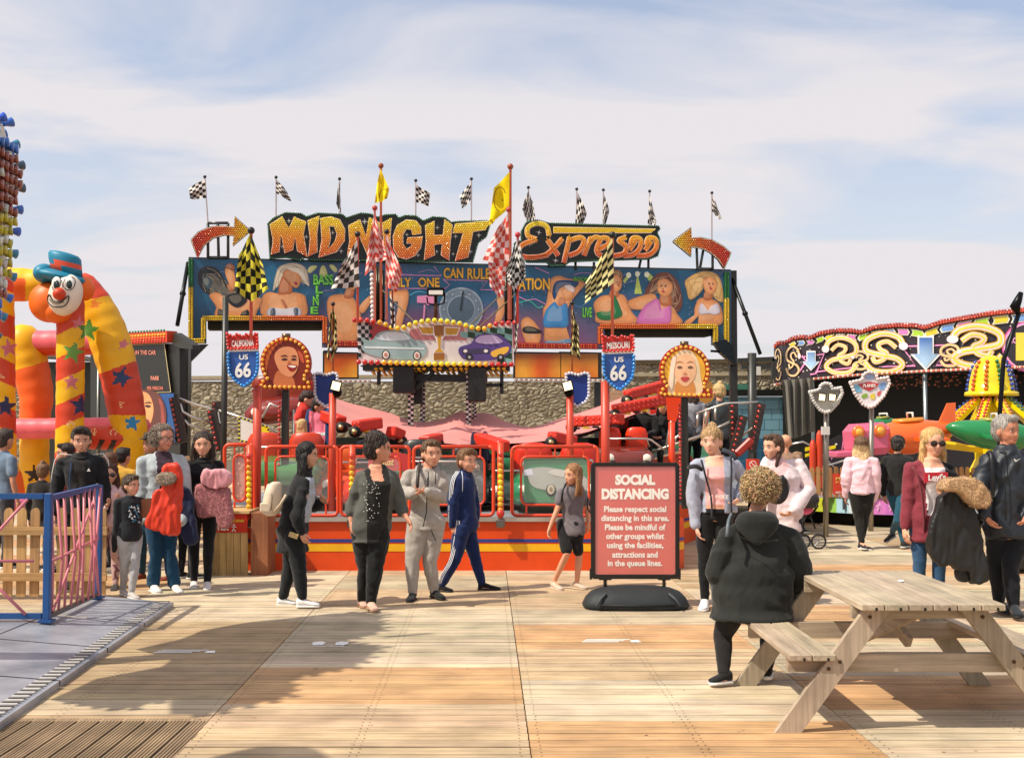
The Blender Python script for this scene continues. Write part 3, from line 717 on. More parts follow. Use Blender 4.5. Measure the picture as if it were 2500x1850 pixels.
border([(1465, 838), (1465, 797), (1746, 797), (1746, 842)], 12, lambda x, y: mixc(ORA, YEL, min(1, max(0, (x-1640)/40))), 'bulb_border')
border([(1773, 666), (1773, 730)], 12, lambda x, y: GRN, 'bulb_border'); border([(1773, 730), (1773, 846)], 12, lambda x, y: YEL, 'bulb_border')
m = MB(); stroke(m, PB, [(800, 839), (1458, 846)], 14, mixc(RED, (0, 0, 0), .4), .04, 'paint', .04, False)
for o_ in (-3, 3): bulbs_line(m, PB, [(800, 839+o_), (1458, 846+o_)], 6, .017, lambda i, x, y: jit(ORA if i % 3 else RED, .1), .045)
tag(m.build('bulb_border', bd), kind='stuff')
# soffit behind the openings, side struts, legs
m = MB()
for a, b in (((506, 790), (786, 790)), ((1476, 808), (1740, 808))): m.beam(PB(*a, -.35), PB(*b, -.35), .5, .22, 'matte', C(52, 46, 36))
m.beam(PB(460, 630, -.05), PB(1785, 660, -.05), .06, .05, 'metal', C(70, 74, 74))
m.build('roof_beam', bd)
for a, b in (((458, 640), (440, 800)), ((1787, 668), (1832, 868))):
    m = MB(); m.cyl(PB(*a, -.1), PB(*b, .6), .045, 'metal', C(44, 46, 44)); q = PB(*[(a[0]+b[0])/2, (a[1]+b[1])/2], .25); m.sph(q, .07, 'metal', C(40, 40, 40)); m.build('strut', bd)
for x, y0 in ((455, 838), (1792, 660), (800, 855), (1462, 860)):
    m = MB(); p = PB(x, y0, -.1); m.box((p.x, p.y, (p.z+.6)/2), (.17, .17, p.z-.6), 'paint', C(34, 34, 30)); m.build('upright', bd)
m = MB(); p0, p1 = PB(455, 840, -.1), PB(425, 905, -.1); loop = [PB(*q, -.05) for q in [(425, 840), (506, 840), (462, 884), (456, 884), (452, 860), (440, 872)]]; m.plate([loop], (0, .1, 0), 'paint', C(34, 34, 30)); m.build('bracket', bd)
# flame panels under the backdrop
m = MB()
def flame(v):
    t = noise.noise(Vector((v.x*2.2, 0, v.z*1.3+5)))*.5+.5; h = min(1, max(0, (v.z-2.75)/.75)); return mixc(mixc(C(248, 190, 60), C(226, 92, 20), min(1, t*1.1+h*.35)), C(70, 24, 8), max(0, h*1.3-.5))
for x0, x1 in ((792, 872), (1258, 1368), (1370, 1460)):
    draw(m, PB, [(x0-4, 858), (x1+4, 860), (x1+4, 925), (x0-4, 925)], BLK, -.02, 'paint', .06)
    nx_ = 14
    for i in range(nx_):
        for j in range(8):
            xa, xb = x0+(x1-x0)*i/nx_, x0+(x1-x0)*(i+1)/nx_; ya, yb = 863+58*j/8, 863+58*(j+1)/8
            m.add([PB(xa, yb, .0), PB(xb, yb, .0), PB(xb, ya, .0), PB(xa, ya, .0)], [(0, 1, 2, 3)], 'mural', flame)
for a, b in (((790, 930), (905, 931)), ((1255, 927), (1480, 929))):
    stroke(m, PB, [a, b], 8, C(200, 190, 180), .02, 'paint', .05, False); bulbs_line(m, PB, [a, b], 6, .022, lambda i, x, y: C(150, 50, 40) if i % 2 else C(236, 226, 214), .03)
m.build('flame_panels', bd)

# ---------------------------------------------------------------- lettering
def lettergrad(y0, y1):
    def f(v):
        t = (v.z-y1)/(y0-y1); t = max(0, min(1, t)); return mixc(mixc(C(206, 48, 14), C(236, 124, 10), min(1, t*2)), mixc(C(236, 134, 10), C(244, 214, 14), max(0, min(1, t*2.4-1))), t)
    return f
g1 = lettergrad(PB(800, 533).z, PB(800, 630).z)
sg = thing('letter_sign', 'yellow to orange bulb lettering MIDNIGHT on a black starry board edged with green bulbs', 'sign', PB(905, 640))
board = [(655, 548), (668, 535), (697, 522), (735, 524), (748, 532), (775, 523), (835, 526), (846, 535), (852, 532), (880, 523), (905, 525), (920, 533), (940, 527), (965, 526), (972, 535), (990, 528), (1015, 530), (1032, 542), (1055, 532), (1085, 534), (1100, 545), (1120, 543), (1197, 541), (1185, 580), (1165, 595), (1152, 641), (1030, 640), (900, 638), (760, 636), (745, 630), (735, 637), (700, 630), (660, 632)]
m = MB(); draw(m, PB, board, C(12, 16, 12), .10, 'paint', .12); bo = m.build('board', sg)
m = MB(); rnd = random.Random(11)
for x, y in z4([(975, 520), (1365, 625), (1650, 525), (1130, 662), (915, 750), (1440, 790)])+z5([(535, 685), (795, 625), (950, 700), (1150, 690), (790, 830), (630, 860), (930, 850), (1075, 830), (175, 575)]):
    s_ = rnd.uniform(5, 9)
    for k in range(8):
        a = k*math.pi/4; l = s_ if k % 2 == 0 else s_*.55; draw(m, PB, [(x+.7*math.sin(a), y-.7*math.cos(a)), (x+l*math.cos(a), y+l*math.sin(a)), (x-.7*math.sin(a), y+.7*math.cos(a))], C(226, 226, 220), .115)
m.build('painted_stars', bo)
m = MB(); bulbs_line(m, PB, board, 5.4, .026, lambda i, x, y: C(16, 84, 50), .105, True); tag(m.build('bulb_border', sg), kind='stuff')
LET = [
 ('M', z4([(805, 555), (915, 482), (975, 590), (1020, 488), (1127, 530), (1105, 640), (1138, 845), (1050, 790), (1032, 670), (1008, 782), (938, 810), (905, 640), (888, 800), (815, 822), (835, 700)]), []),
 ('I', z4([(1142, 520), (1246, 478), (1225, 640), (1228, 800), (1148, 840), (1165, 680)]), []),
 ('D', z4([(1255, 500), (1350, 485), (1430, 512), (1475, 600), (1470, 700), (1400, 800), (1240, 850), (1268, 690)]), [z4([(1335, 570), (1380, 575), (1402, 640), (1385, 710), (1328, 772), (1348, 670)])]),
 ('N', z5([(35, 610), (135, 560), (185, 700), (212, 540), (310, 590), (290, 720), (295, 880), (205, 880), (128, 700), (105, 840), (25, 868), (45, 740)]), []),
 ('I', z5([(322, 590), (405, 545), (392, 700), (396, 850), (322, 885), (335, 740)]), []),
 ('G', z5([(655, 680), (582, 690), (570, 645), (530, 640), (500, 690), (500, 770), (530, 810), (568, 790), (578, 765), (532, 762), (540, 715), (668, 703), (652, 800), (600, 870), (530, 897), (460, 880), (420, 810), (415, 700), (450, 610), (530, 560), (612, 570), (652, 620)]), []),
 ('H', z5([(690, 610), (768, 570), (765, 692), (842, 690), (855, 557), (922, 605), (905, 740), (893, 908), (825, 862), (834, 765), (765, 775), (772, 862), (680, 905), (698, 740)]), []),
 ('T', z5([(945, 597), (1242, 570), (1205, 647), (1098, 664), (1055, 880), (945, 912), (1012, 675), (925, 674)]), []),
]
for nm, pts, holes in LET:
    m = MB()
    cx = sum(p[0] for p in pts)/len(pts); cy = sum(p[1] for p in pts)/len(pts)
    draw(m, PB, pts, g1, .15, 'paint', .05, holes)
    for lp in [pts]+holes: stroke(m, PB, lp+[lp[0]], 1.5, C(240, 214, 190), .156, 'paint', .004, False)
    bulbs_fill(m, PB, pts, 5.4, .019, lambda x, y: jit(mixc(g1(PB(x, y)), C(255, 230, 120), .22), .2), .152, holes)
    m.build('letter', sg)
sg2 = thing('letter_sign', 'sloping script bulb lettering Express on a black board edged with green bulbs', 'sign', PB(1435, 650))
board = z6([(110, 480), (150, 405), (250, 385), (340, 412), (800, 425), (1280, 437), (1292, 460), (1265, 490), (1290, 540), (1296, 610), (1272, 690), (1200, 717), (800, 728), (520, 740), (480, 770), (360, 777), (330, 745), (160, 745), (120, 690), (42, 642), (50, 580), (110, 560)])
m = MB(); draw(m, PB, board, C(12, 16, 12), .10, 'paint', .12); bo = m.build('board', sg2)
m = MB(); bulbs_line(m, PB, board, 5.2, .026, lambda i, x, y: C(16, 84, 50), .105, True); tag(m.build('bulb_border', sg2), kind='stuff')
m = MB()
for x, y in z6([(258, 490), (400, 730), (800, 600), (1065, 590), (440, 580), (180, 590), (1175, 590), (990, 510)]):
    for k in range(8):
        a = k*math.pi/4+.2; l = 8 if k % 2 == 0 else 4; draw(m, PB, [(x+.7*math.sin(a), y-.7*math.cos(a)), (x+l*math.cos(a), y+l*math.sin(a)), (x-.7*math.sin(a), y+.7*math.cos(a))], C(226, 226, 220), .115)
m.build('painted_stars', bo)
g2 = lettergrad(PB(1400, 553).z, PB(1400, 628).z)
EX = [[[(345, 520), (320, 440), (240, 415), (165, 450), (165, 520), (235, 550)], [(235, 553), (130, 590), (80, 640), (105, 690), (200, 706), (335, 682)]],
      [[(330, 555), (375, 620), (420, 690)], [(455, 545), (390, 620), (300, 690), (160, 705)]],
      [[(520, 530), (470, 750)], [(500, 570), (600, 535), (640, 565), (600, 650), (510, 690)]],
      [[(700, 535), (640, 690)], [(680, 590), (730, 535), (790, 545)]],
      [[(760, 640), (850, 590), (840, 545), (790, 545), (750, 640), (790, 690), (880, 670)]],
      [[(1000, 535), (940, 560), (1000, 610), (985, 670), (900, 692)]],
      [[(1040, 600), (1060, 540), (1120, 550), (1120, 620), (1060, 680), (980, 690)], [(1030, 640), (1085, 560)]],
      [[(1175, 600), (1190, 540), (1250, 550), (1258, 620), (1195, 682), (1090, 690)], [(1165, 645), (1215, 565)]]]
for strokes in EX:
    m = MB()
    for st in strokes:
        zz_ = z6(st); stroke(m, PB, zz_, 12.5, C(240, 214, 190), .135, 'paint', .03); stroke(m, PB, zz_, 10, g2, .145, 'paint', .01)
        ln = spl(zz_, 5, False)
        for o_ in (-2.6, 2.6):
            for (x, y) in along([(a+o_*.6, b+o_) for a, b in ln], 4.8): m.bulb(PB(x, y, .148), PB.n, .016, jit(mixc(g2(PB(x, y)), C(255, 230, 120), .22), .2))
    m.build('letter', sg2)
m = MB(); pts = z6([(380, 445), (1252, 462), (1212, 497), (380, 498)]); draw(m, PB, pts, g2, .14, 'paint', .03); stroke(m, PB, pts+[pts[0]], 1.5, C(240, 214, 190), .146, 'paint', .004, False)
bulbs_fill(m, PB, pts, 5, .016, lambda x, y: jit(C(240, 200, 40), .15), .142); m.build('crossbar', sg2)
for x0, y0, x1, y1 in ((1405, 640, 1405, 660), (1565, 632, 1560, 655), (1583, 632, 1583, 655), (1450, 640, 1450, 660)): m = MB(); m.cyl(PB(x0, y0, 0), PB(x1, y1, 0), .03, 'metal', C(60, 62, 60)); m.build('stand_leg', sg2)
def arrow(pts, flip, label, fr_):
    t = thing('arrow_sign', label, 'sign', PB(*pts[-1]))
    x0 = min(p[0] for p in pts); x1 = max(p[0] for p in pts)
    f = lambda x: (x1-x)/(x1-x0) if flip else (x-x0)/(x1-x0)
    cc = lambda x, y: mixc(mixc(RED, ORA, min(1, f(x)*1.4)), YEL, max(0, min(1, f(x)*3-1.7)))
    m = MB(); draw(m, PB, pts, lambda v: mixc(cc(pxof(v), 0), (0, 0, 0), .45), .12, 'paint', .1); b = m.build('board', t)
    m = MB(); stroke(m, PB, pts+[pts[0]], 4.5, C(40, 26, 16), .125, 'paint', .02, False); stroke(m, PB, pts+[pts[0]], 1.4, C(240, 220, 180), .135, 'paint', .004, False); m.build('rim', t)
    m = MB(); bulbs_fill(m, PB, pts, 5.2, .021, lambda x, y: jit(cc(x, y), .2), .122); tag(m.build('bulbs', t), kind='stuff')
    for a, b in fr_: m = MB(); m.cyl(PB(*a, .02), PB(*b, .02), .032, 'metal', C(84, 86, 84)); m.build('stand_tube', t)
def pxof(v): return 1250+v.x/v.y*FPX
arrow(z4([(105, 690), (170, 622), (260, 582), (350, 570), (430, 575), (490, 580), (490, 485), (635, 610), (475, 742), (487, 650), (400, 645), (300, 672), (220, 735), (160, 850)]), False,
      'curved bulb arrow sign pointing right above the left end of the backdrop', [((508, 545), (508, 630)), ((532, 545), (534, 630)), ((557, 545), (557, 630)), ((508, 545), (557, 545)), ((508, 629), (557, 629))])
arrow(z6([(1405, 568), (1558, 452), (1558, 540), (1640, 538), (1740, 560), (1830, 610), (1895, 665), (1840, 797), (1790, 720), (1720, 660), (1640, 622), (1558, 615), (1558, 695)]), True,
      'curved bulb arrow sign pointing left above the right end of the backdrop', [((1700, 607), (1702, 657)), ((1716, 612), (1708, 657)), ((1739, 590), (1739, 657)), ((1700, 656), (1740, 657))])
# ================================================================ ride platform, cars, overhead sign
pf = thing('ride_platform', 'round raised ride platform with an orange red skirt striped blue and yellow', 'ride', (0, 20, 0))
DF = 14.35
PF = Plane(600, DF, 1450, DF)
m = MB()
def skirtring(z0, z1, col, off):
    pts = []
    X = [-3.42, -2, -1, 0, 1, 1.95, 2.15, 2.25, 2.9]; Y = [DF, DF, DF, DF, DF, DF, DF+.3, DF+2.4, DF+4]
    xs_ = X; V = []; F = []
    for x, y in zip(X, Y): V += [(x, y-off, z0), (x, y-off, z1)]
    for i in range(len(X)-1): F.append((2*i, 2*i+2, 2*i+3, 2*i+1))
    m.add(V, F, 'vinyl', col)
skirtring(.0, .60, C(214, 70, 12), 0); skirtring(.345, .385, C(40, 60, 130), .004); skirtring(.235, .325, C(230, 172, 20), .004); m.build('skirt', pf)
m = MB(); m.add([(-3.42, DF-.02, .6), (1.95, DF-.02, .6), (2.25, DF+2.4, .6), (2.9, DF+4, .6), (5.2, 19.2, .6), (5.2, 26, .6), (-4.4, 26, .6), (-4.4, 17.5, .6), (-3.42, 17, .6)], [(0, 1, 2, 3, 4, 5, 6, 7, 8)], 'treadplate', (.8, .8, .8))
m.box((-.73, DF-.01, .625), (5.4, .06, .05), 'metal', C(200, 196, 186)); m.add([(-3.42, DF, 0), (-3.42, 17, 0), (-3.42, 17, .6), (-3.42, DF, .6)], [(0, 1, 2, 3)], 'vinyl', C(196, 60, 20)); m.build('deck', pf)
# undulating pink canopy over the arms (a sagging cloth with thickness)
top = [(800, 965), (860, 985), (940, 1005), (1020, 1030), (1080, 1022), (1120, 1004), (1150, 1010), (1190, 1008), (1240, 1030), (1300, 1042), (1380, 1018), (1450, 995), (1525, 967)]
bot = [(790, 995), (860, 1038), (940, 1062), (1020, 1078), (1085, 1082), (1130, 1086), (1160, 1088), (1200, 1086), (1250, 1082), (1310, 1078), (1400, 1064), (1470, 1042), (1550, 1010)]
def interp(pl_, n_): return spl(pl_, n_, False)
T, B = interp(top, 3), interp(bot, 3); m = MB(); n_ = len(T); V = []; rows = 7
for i in range(n_):
    for j in range(rows):
        t = j/(rows-1); x = T[i][0]*(1-t)+B[i][0]*t; y = T[i][1]*(1-t)+B[i][1]*t
        d = 20.0-2.2*t+.25*math.sin(i*.4)+.04*math.sin(i*1.1+j); V.append(P(x, y+.5*math.sin(i*.6+j*.7), d))
F = [(i*rows+j, i*rows+j+1, (i+1)*rows+j+1, (i+1)*rows+j) for i in range(n_-1) for j in range(rows-1)]
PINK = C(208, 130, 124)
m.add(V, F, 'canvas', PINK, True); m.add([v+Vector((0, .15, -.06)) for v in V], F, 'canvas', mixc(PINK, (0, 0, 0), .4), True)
stroke(m, Plane(800, 19.2, 1500, 19.2), [(1108, 1060), (1140, 1030), (1160, 1014)], 1.5, C(90, 30, 30), .05); m.build('canopy', pf)
m = MB(); m.box(P(1140, 1085, 20.6), (5.5, .6, .25), 'matte', C(36, 40, 34)); m.box(P(1092, 1112, 18.9), (.62, .4, .52), 'paint', C(190, 186, 172)); m.box(P(1060, 1082, 18.9), (.3, .3, .1), 'paint', C(190, 186, 172))
for i in range(6): m.box(P(1106+i % 3*12, 1098+i//3*12, 18.66), (.05, .04, .05), 'plastic', C(60, 30, 26))
m.build('control_cabinet', pf)
# dark hub and arms
m = MB(); m.cyl((P(1150, 1043, 20.5).x, 20.5, .6), (P(1150, 1043, 20.5).x, 20.5, 1.5), .8, 'paint', C(50, 40, 34), 20); m.build('hub', pf)
def arm(x0, y0, d0, x1, y1, d1, bulbs=True, w_=.16):
    d0 -= 1.3; d1 -= 1.3; m = MB(); a, b = P(x0, y0, d0), P(x1, y1, d1); m.beam(a, b, w_*1.2, w_, 'paint', C(206, 44, 22), bev=.02)
    m.cyl(a+Vector((0, -.12, -.08)), a+Vector((0, .12, -.08)), .085, 'rubber', C(34, 32, 30), 16); m.cyl(a+Vector((0, -.14, -.08)), a+Vector((0, -.10, -.08)), .04, 'metal', C(196, 170, 120), 12)
    n = (b-a)
    if bulbs:
        for k in range(int(n.length/.09)):
            for o_ in (-.035, .03):
                q = a+n*(k*.09/n.length)+Vector((0, -w_*.62, o_)); m.bulb(q, (0, -1, .1), .022, C(230, 70, 50))
        k = 0
        for k in range(int(n.length/.16)):
            q = a+n*((k+.5)*.16/n.length)+Vector((0, -w_*.62, -.10)); m.box(q, (.10, .012, .03), 'paint', C(226, 190, 40) if k % 2 else BLK)
    m.build('arm', pf)
arm(868, 1040, 18.2, 925, 1032, 18.6); arm(1345, 1066, 18.0, 1400, 1078, 18.3); arm(1500, 1000, 19, 1625, 975, 19.5); arm(1530, 965, 20.4, 1640, 935, 21); arm(1395, 1030, 19.0, 1520, 1022, 18.6); arm(1170, 1070, 18, 1230, 1090, 17.2, False); arm(1070, 1070, 18.6, 1035, 1078, 18.2, False)
arm(835, 1030, 18.6, 770, 1005, 19, False); arm(980, 1064, 18.8, 952, 1052, 18.6, False)
# curved running track and understructure seen between cars
m = MB()
for k in range(40):
    a0, a1 = R(k*9), R(k*9+9); r0 = 3.2
    z0 = 1.05+.35*math.sin(3*a0+.6); z1 = 1.05+.35*math.sin(3*a1+.6)
    m.beam((r0*math.cos(a0)+.3, 21+3.6*math.sin(a0), z0), (r0*math.cos(a1)+.3, 21+3.6*math.sin(a1), z1), .5, .08, 'paint', C(30, 92, 62)); m.beam((r0*math.cos(a0)+.3, 21+3.6*math.sin(a0), z0-.25), (r0*math.cos(a1)+.3, 21+3.6*math.sin(a1), z1-.25), .08, .22, 'paint', C(196, 64, 34))
m.build('track', pf)

# ---------------------------------------------------------------- overhead sign on chequered posts
PS = Plane(870, 19.0, 1255, 19.2)
ov = thing('overhead_sign', 'bulb edged paybox sign with a gold trophy between two plain cars on chequered legs', 'sign', (P(1060, 1043, 19).x, 19, .6))
sh = [(871, 782), (900, 783), (935, 790), (960, 801), (990, 799), (1010, 790), (1060, 783), (1120, 790), (1150, 800), (1185, 803), (1205, 792), (1250, 788), (1256, 892), (1060, 890), (876, 885)]
m = MB(); draw(m, PS, sh, C(222, 214, 210), 0, 'mural', .08); m.build('panel', ov)
m = MB()
def dr(pts, c_, o_=.012, k=0): draw(m, PS, spl(pts, k) if k else pts, c_, o_)
dr([(900, 786), (960, 803), (940, 830), (905, 830)], C(176, 60, 60), .006); dr([(1000, 806), (1060, 790), (1130, 797), (1140, 830), (1000, 830)], C(190, 120, 120), .006)
for i in range(4):
    for j in range(9):
        if (i+j) % 2 == 0: x, y = 873+i*9, 786+j*9.5; q = i*7 if j > 5 else 0; dr([(x, y), (x+9, y), (x+9, y+9), (x, y+9)], BLK, .01) if not (i > 1 and j > 5) else None
for i in range(7):
    for j in range(6):
        x, y = 1124+i*18, 792+j*15+(i-3)*1.0; c_ = [C(22, 62, 36), C(120, 176, 168)][(i+j) % 2]
        if y > 788+abs(i-2)*1.5 and (i > 4 or j < 2) and y+15 < 890: dr([(x, y+4), (x+18, y+8), (x+18, y+22), (x, y+18)], c_, .008) if x+18 < 1254 else None
# plain stand-in cars: an ordinary light coupe and an ordinary purple saloon, no faces
dr([(888, 838), (880, 822), (905, 832), (925, 812), (960, 806), (992, 812), (1010, 828), (1036, 838), (1041, 856), (1030, 872), (990, 878), (940, 874), (905, 866), (885, 854)], C(150, 176, 176), .014, 4)
dr([(922, 828), (935, 814), (962, 810), (988, 815), (1002, 828), (960, 832)], C(206, 222, 226), .018, 3); dr([(890, 846), (1035, 850), (1036, 853), (890, 850)], C(226, 236, 236), .018)
for cx, cy in ((942, 866), (1018, 868)):
    dr(circ(cx, cy, 10, 12, 18), C(36, 36, 36), .02); dr(circ(cx, cy, 7.5, 9.5, 18), C(226, 218, 204), .024); dr(circ(cx, cy, 4, 5, 12), C(190, 120, 110), .028)
dr([(1122, 848), (1150, 838), (1166, 818), (1205, 815), (1228, 822), (1245, 838), (1247, 856), (1230, 872), (1190, 880), (1140, 878), (1122, 866)], C(82, 62, 128), .014, 4)
dr([(1160, 834), (1172, 820), (1204, 818), (1220, 826), (1226, 836), (1190, 840)], C(190, 176, 214), .018, 3); dr([(1126, 852), (1195, 850), (1196, 862), (1128, 864)], C(60, 52, 84), .018); dr([(1200, 858), (1240, 846), (1236, 862), (1206, 872)], C(222, 176, 60), .018, 3)
for x in (1136, 1186): dr(circ(x, 857, 5, 4, 12), C(230, 226, 214), .024)
for cx in (1146, 1222): dr(circ(cx, 872, 9, 8, 16), C(24, 24, 26), .02); dr(circ(cx, 872, 4, 4, 10), C(170, 170, 176), .024)
# trophy
GD = C(196, 148, 36); GD2 = C(150, 96, 26)
for pts, c_, o_ in (([(1018, 796), (1060, 796), (1060, 790), (1084, 790), (1084, 797), (1125, 799), (1116, 820), (1086, 820), (1080, 828), (1078, 850), (1086, 860), (1088, 880), (1056, 880), (1057, 860), (1068, 850), (1064, 828), (1057, 818), (1030, 817)], WHT, .016),
                    ([(1022, 799), (1057, 799), (1057, 815), (1032, 814)], GD, .02), ([(1087, 800), (1121, 802), (1114, 817), (1088, 817)], GD, .02), ([(1059, 794), (1084, 794), (1083, 820), (1061, 820)], GD2, .022), ([(1067, 820), (1077, 820), (1075, 850), (1084, 860), (1060, 860), (1070, 850)], GD, .022), ([(1059, 862), (1085, 862), (1085, 879), (1059, 879)], GD2, .022)): dr(pts, c_, o_)
m.build('painted_artwork', ov)
m = MB()
def bc(x): a = abs(x-1063)/190; return RED if a > .72 else mixc(C(236, 220, 20), C(236, 150, 20), min(1, max(0, a*1.6-.3)))
topb = along(spl([(866, 782), (900, 783), (935, 790), (960, 802), (990, 799), (1010, 790), (1060, 783), (1120, 790), (1150, 800), (1185, 803), (1205, 792), (1262, 788)], 5, False), 15.5)
for x, y in topb+along([(876, 884), (1060, 889), (1262, 890)], 15.5):
    m.cyl(PS(x, y, -.03), PS(x, y, .02), .028, 'matte', C(60, 60, 50), 8); m.sph(PS(x, y, .055), .044, 'bulb', jit(bc(x), .08), n=10, m=6)
tag(m.build('bulbs', ov))
m = MB(); CAN = P(1063, 910, 19.6)
for x0, y0, x1, y1, w_, h_ in ((890, 897, 1245, 897, .5, .12), (960, 920, 1190, 925, .12, .12)): m.beam(P(x0, y0, 19.5), P(x1, y1, 19.5), w_, h_, 'paint', C(24, 26, 22))
for x0, y0, x1, y1 in ((925, 895, 925, 940), (1225, 895, 1225, 962), (1015, 950, 1060, 905), (1170, 950, 1120, 905), (1180, 940, 1225, 940)): m.beam(P(x0, y0, 19.4), P(x1, y1, 19.4), .06, .05, 'paint', C(24, 26, 22), up=(0, 1, 0))
for x0, x1, yb in ((960, 1012, 960), (1143, 1187, 980)):
    a, b = P(x0, 897, 19.2), P(x1, yb, 19.2); m.box(((a.x+b.x)/2, 19.3, (a.z+b.z)/2), (b.x-a.x, .35, a.z-b.z), 'paint', C(20, 22, 18), bev=.02)
a = P(1020, 975, 19.6); m.box((a.x, 19.8, a.z+.2), (.14, .3, .55), 'paint', C(20, 22, 18)); m.build('roof_frame', ov)
m = MB(); rnd = random.Random(2)
for i in range(26):
    for j in range(5):
        x = 905+i*13; 
        if rnd.random() < .8: q = P(x+j*3, 899+j*4, 19.2+j*.16); m.bulb(q, (0, -.4, -1), .035, jit(C(216, 190, 20), .2))
m.beam(P(890, 897, 19.9), P(1245, 897, 19.9), 1.1, .02, 'paint', C(90, 80, 24)); tag(m.build('soffit_bulbs', ov), kind='stuff')
for x, y1, w_ in ((1003, 1160, 13), (1032, 1160, 11), (1144, 1140, 12), (1158, 1140, 9)):
    y0 = 905; d = 19.4 if w_ > 11 else 19.9
    top_ = P(x, y0, d).z; a = P(x, 1000, d); W_ = S(w_, d); N = int((top_-.62)/(W_/2)); m = MB(); h = (top_-.62)/N
    m.box((a.x, d, (top_+.62)/2), (W_-.006, W_-.006, top_-.62), 'paint', WHT)
    for k in range(N):
        for q in range(2):
            if (k+q) % 2 == 0:
                m.box((a.x+(q-.5)*W_/2, d-W_/2, .62+h*(k+.5)), (W_/2, .006, h), 'paint', BLK); m.box((a.x+W_/2*(1 if q else -1), d+(.25 if q else -.25)*W_, .62+h*(k+.5)), (.006, W_/2, h), 'paint', BLK)
    m.build('leg', ov)
# lamp and struts above the sign
lt = thing('floodlight', 'black floodlight on a thin stalk in front of the painted clock', 'floodlight', PS(1064, 790))
m = MB(); a = PS(1064, 792, -.1); b = P(1064, 710, 19.3); m.cyl(a, b, .03, 'metal', C(90, 60, 40)); m.tube([P(1042, 725, 19.2), P(1044, 740, 19.2), P(1064, 746, 19.3), P(1084, 740, 19.2), P(1086, 715, 19.2)], .014, 'metal', BLK, 6); m.build('bracket', lt)
m = MB(); m.box(P(1064, 713, 19.2), (S(44, 19.2), .12, S(20, 19.2)), 'metal', BLK, bev=.02); hd = m.build('housing', lt); m = MB(); m.box(P(1064, 714, 19.13), (S(34, 19.2), .02, S(10, 19.2)), 'paint', WHT); m.build('lens', hd)
for a, b in (((1012, 786), (925, 700)), ((1150, 792), (1240, 702)), ((1170, 798), (1262, 715))): m = MB(); m.cyl(P(*a, 19.1), P(*b, 19.6), .011, 'matte', C(110, 100, 80), 6); m.build('guy_wire', ov)
for xs_, lab in (((915, 921, 927, 935), 'left'), ((1236, 1242, 1250), 'right')):
    m = MB()
    for x in xs_:
        y0 = 650 if x in (921, 927, 1242) else 660
        m.cyl(P(x, 785, 19.6), P(x, y0, 19.6), .03, 'metal', C(44, 42, 34), 8)
    for k in range(6): m.beam(P(xs_[0], 670+k*20, 19.6), P(xs_[-1], 662+k*20, 19.6), .02, .02, 'metal', C(60, 56, 44))
    m.build('mast', ov)
m = MB()
for k in range(11):
    q = P(908+.2*k, 672+k*11, 19.5); m.sph(q, .04, 'bulb', C(230, 214, 206), n=8, m=5)
m.build('bulb_string', ov)

# ---------------------------------------------------------------- flags
def flag(pole, d, quads, ca, cb, label, nx=5, ny=6, polec=C(176, 60, 44), r=.014, nz=1.0, extra=None, grp=None, knob=BLK):
    x, y0, y1 = pole[:3]; xb = pole[3] if len(pole) > 3 else x
    a, b = P(xb, y1, d), P(x, y0, d); t = thing('flag', label, 'flag', a, grp)
    m = MB(); m.cyl(a, b, r, 'metal', polec, 6); m.sph(b, r*2.4, 'plastic', knob, n=8, m=5); m.build('pole', t)
    m = MB()
    for qi, q in enumerate(quads):     # corners: hoist top, hoist bottom, fly bottom, fly top
        V = []; sub = 3; NX, NY = nx*sub, ny*sub; ph = random.uniform(0, 6)
        for j in range(NY+1):
            for i in range(NX+1):
                s_, t_ = i/NX, j/NY
                X = (q[0][0]*(1-t_)+q[1][0]*t_)*(1-s_)+(q[3][0]*(1-t_)+q[2][0]*t_)*s_; Y = (q[0][1]*(1-t_)+q[1][1]*t_)*(1-s_)+(q[3][1]*(1-t_)+q[2][1]*t_)*s_
                wv = math.sin(s_*7+t_*2.2+ph)*s_
                V.append(P(X, Y+wv*2.0*nz, d-.02+.10*nz*wv+.05*nz*math.sin(t_*8+ph)*s_))
        F = []; c_ = []
        for j in range(NY):
            for i in range(NX):
                F.append((j*(NX+1)+i, (j+1)*(NX+1)+i, (j+1)*(NX+1)+i+1, j*(NX+1)+i+1)); c_.append(ca if (i//sub+j//sub+qi) % 2 else cb)
        m.add(V, F, 'cloth', c_, True)
    if extra: extra(m, d)
    m.build('cloth', t); return t
DB = 26
GRP = 'small chequered flags along the top of the backdrop'
DK = C(34, 32, 30); WF = C(214, 204, 196)
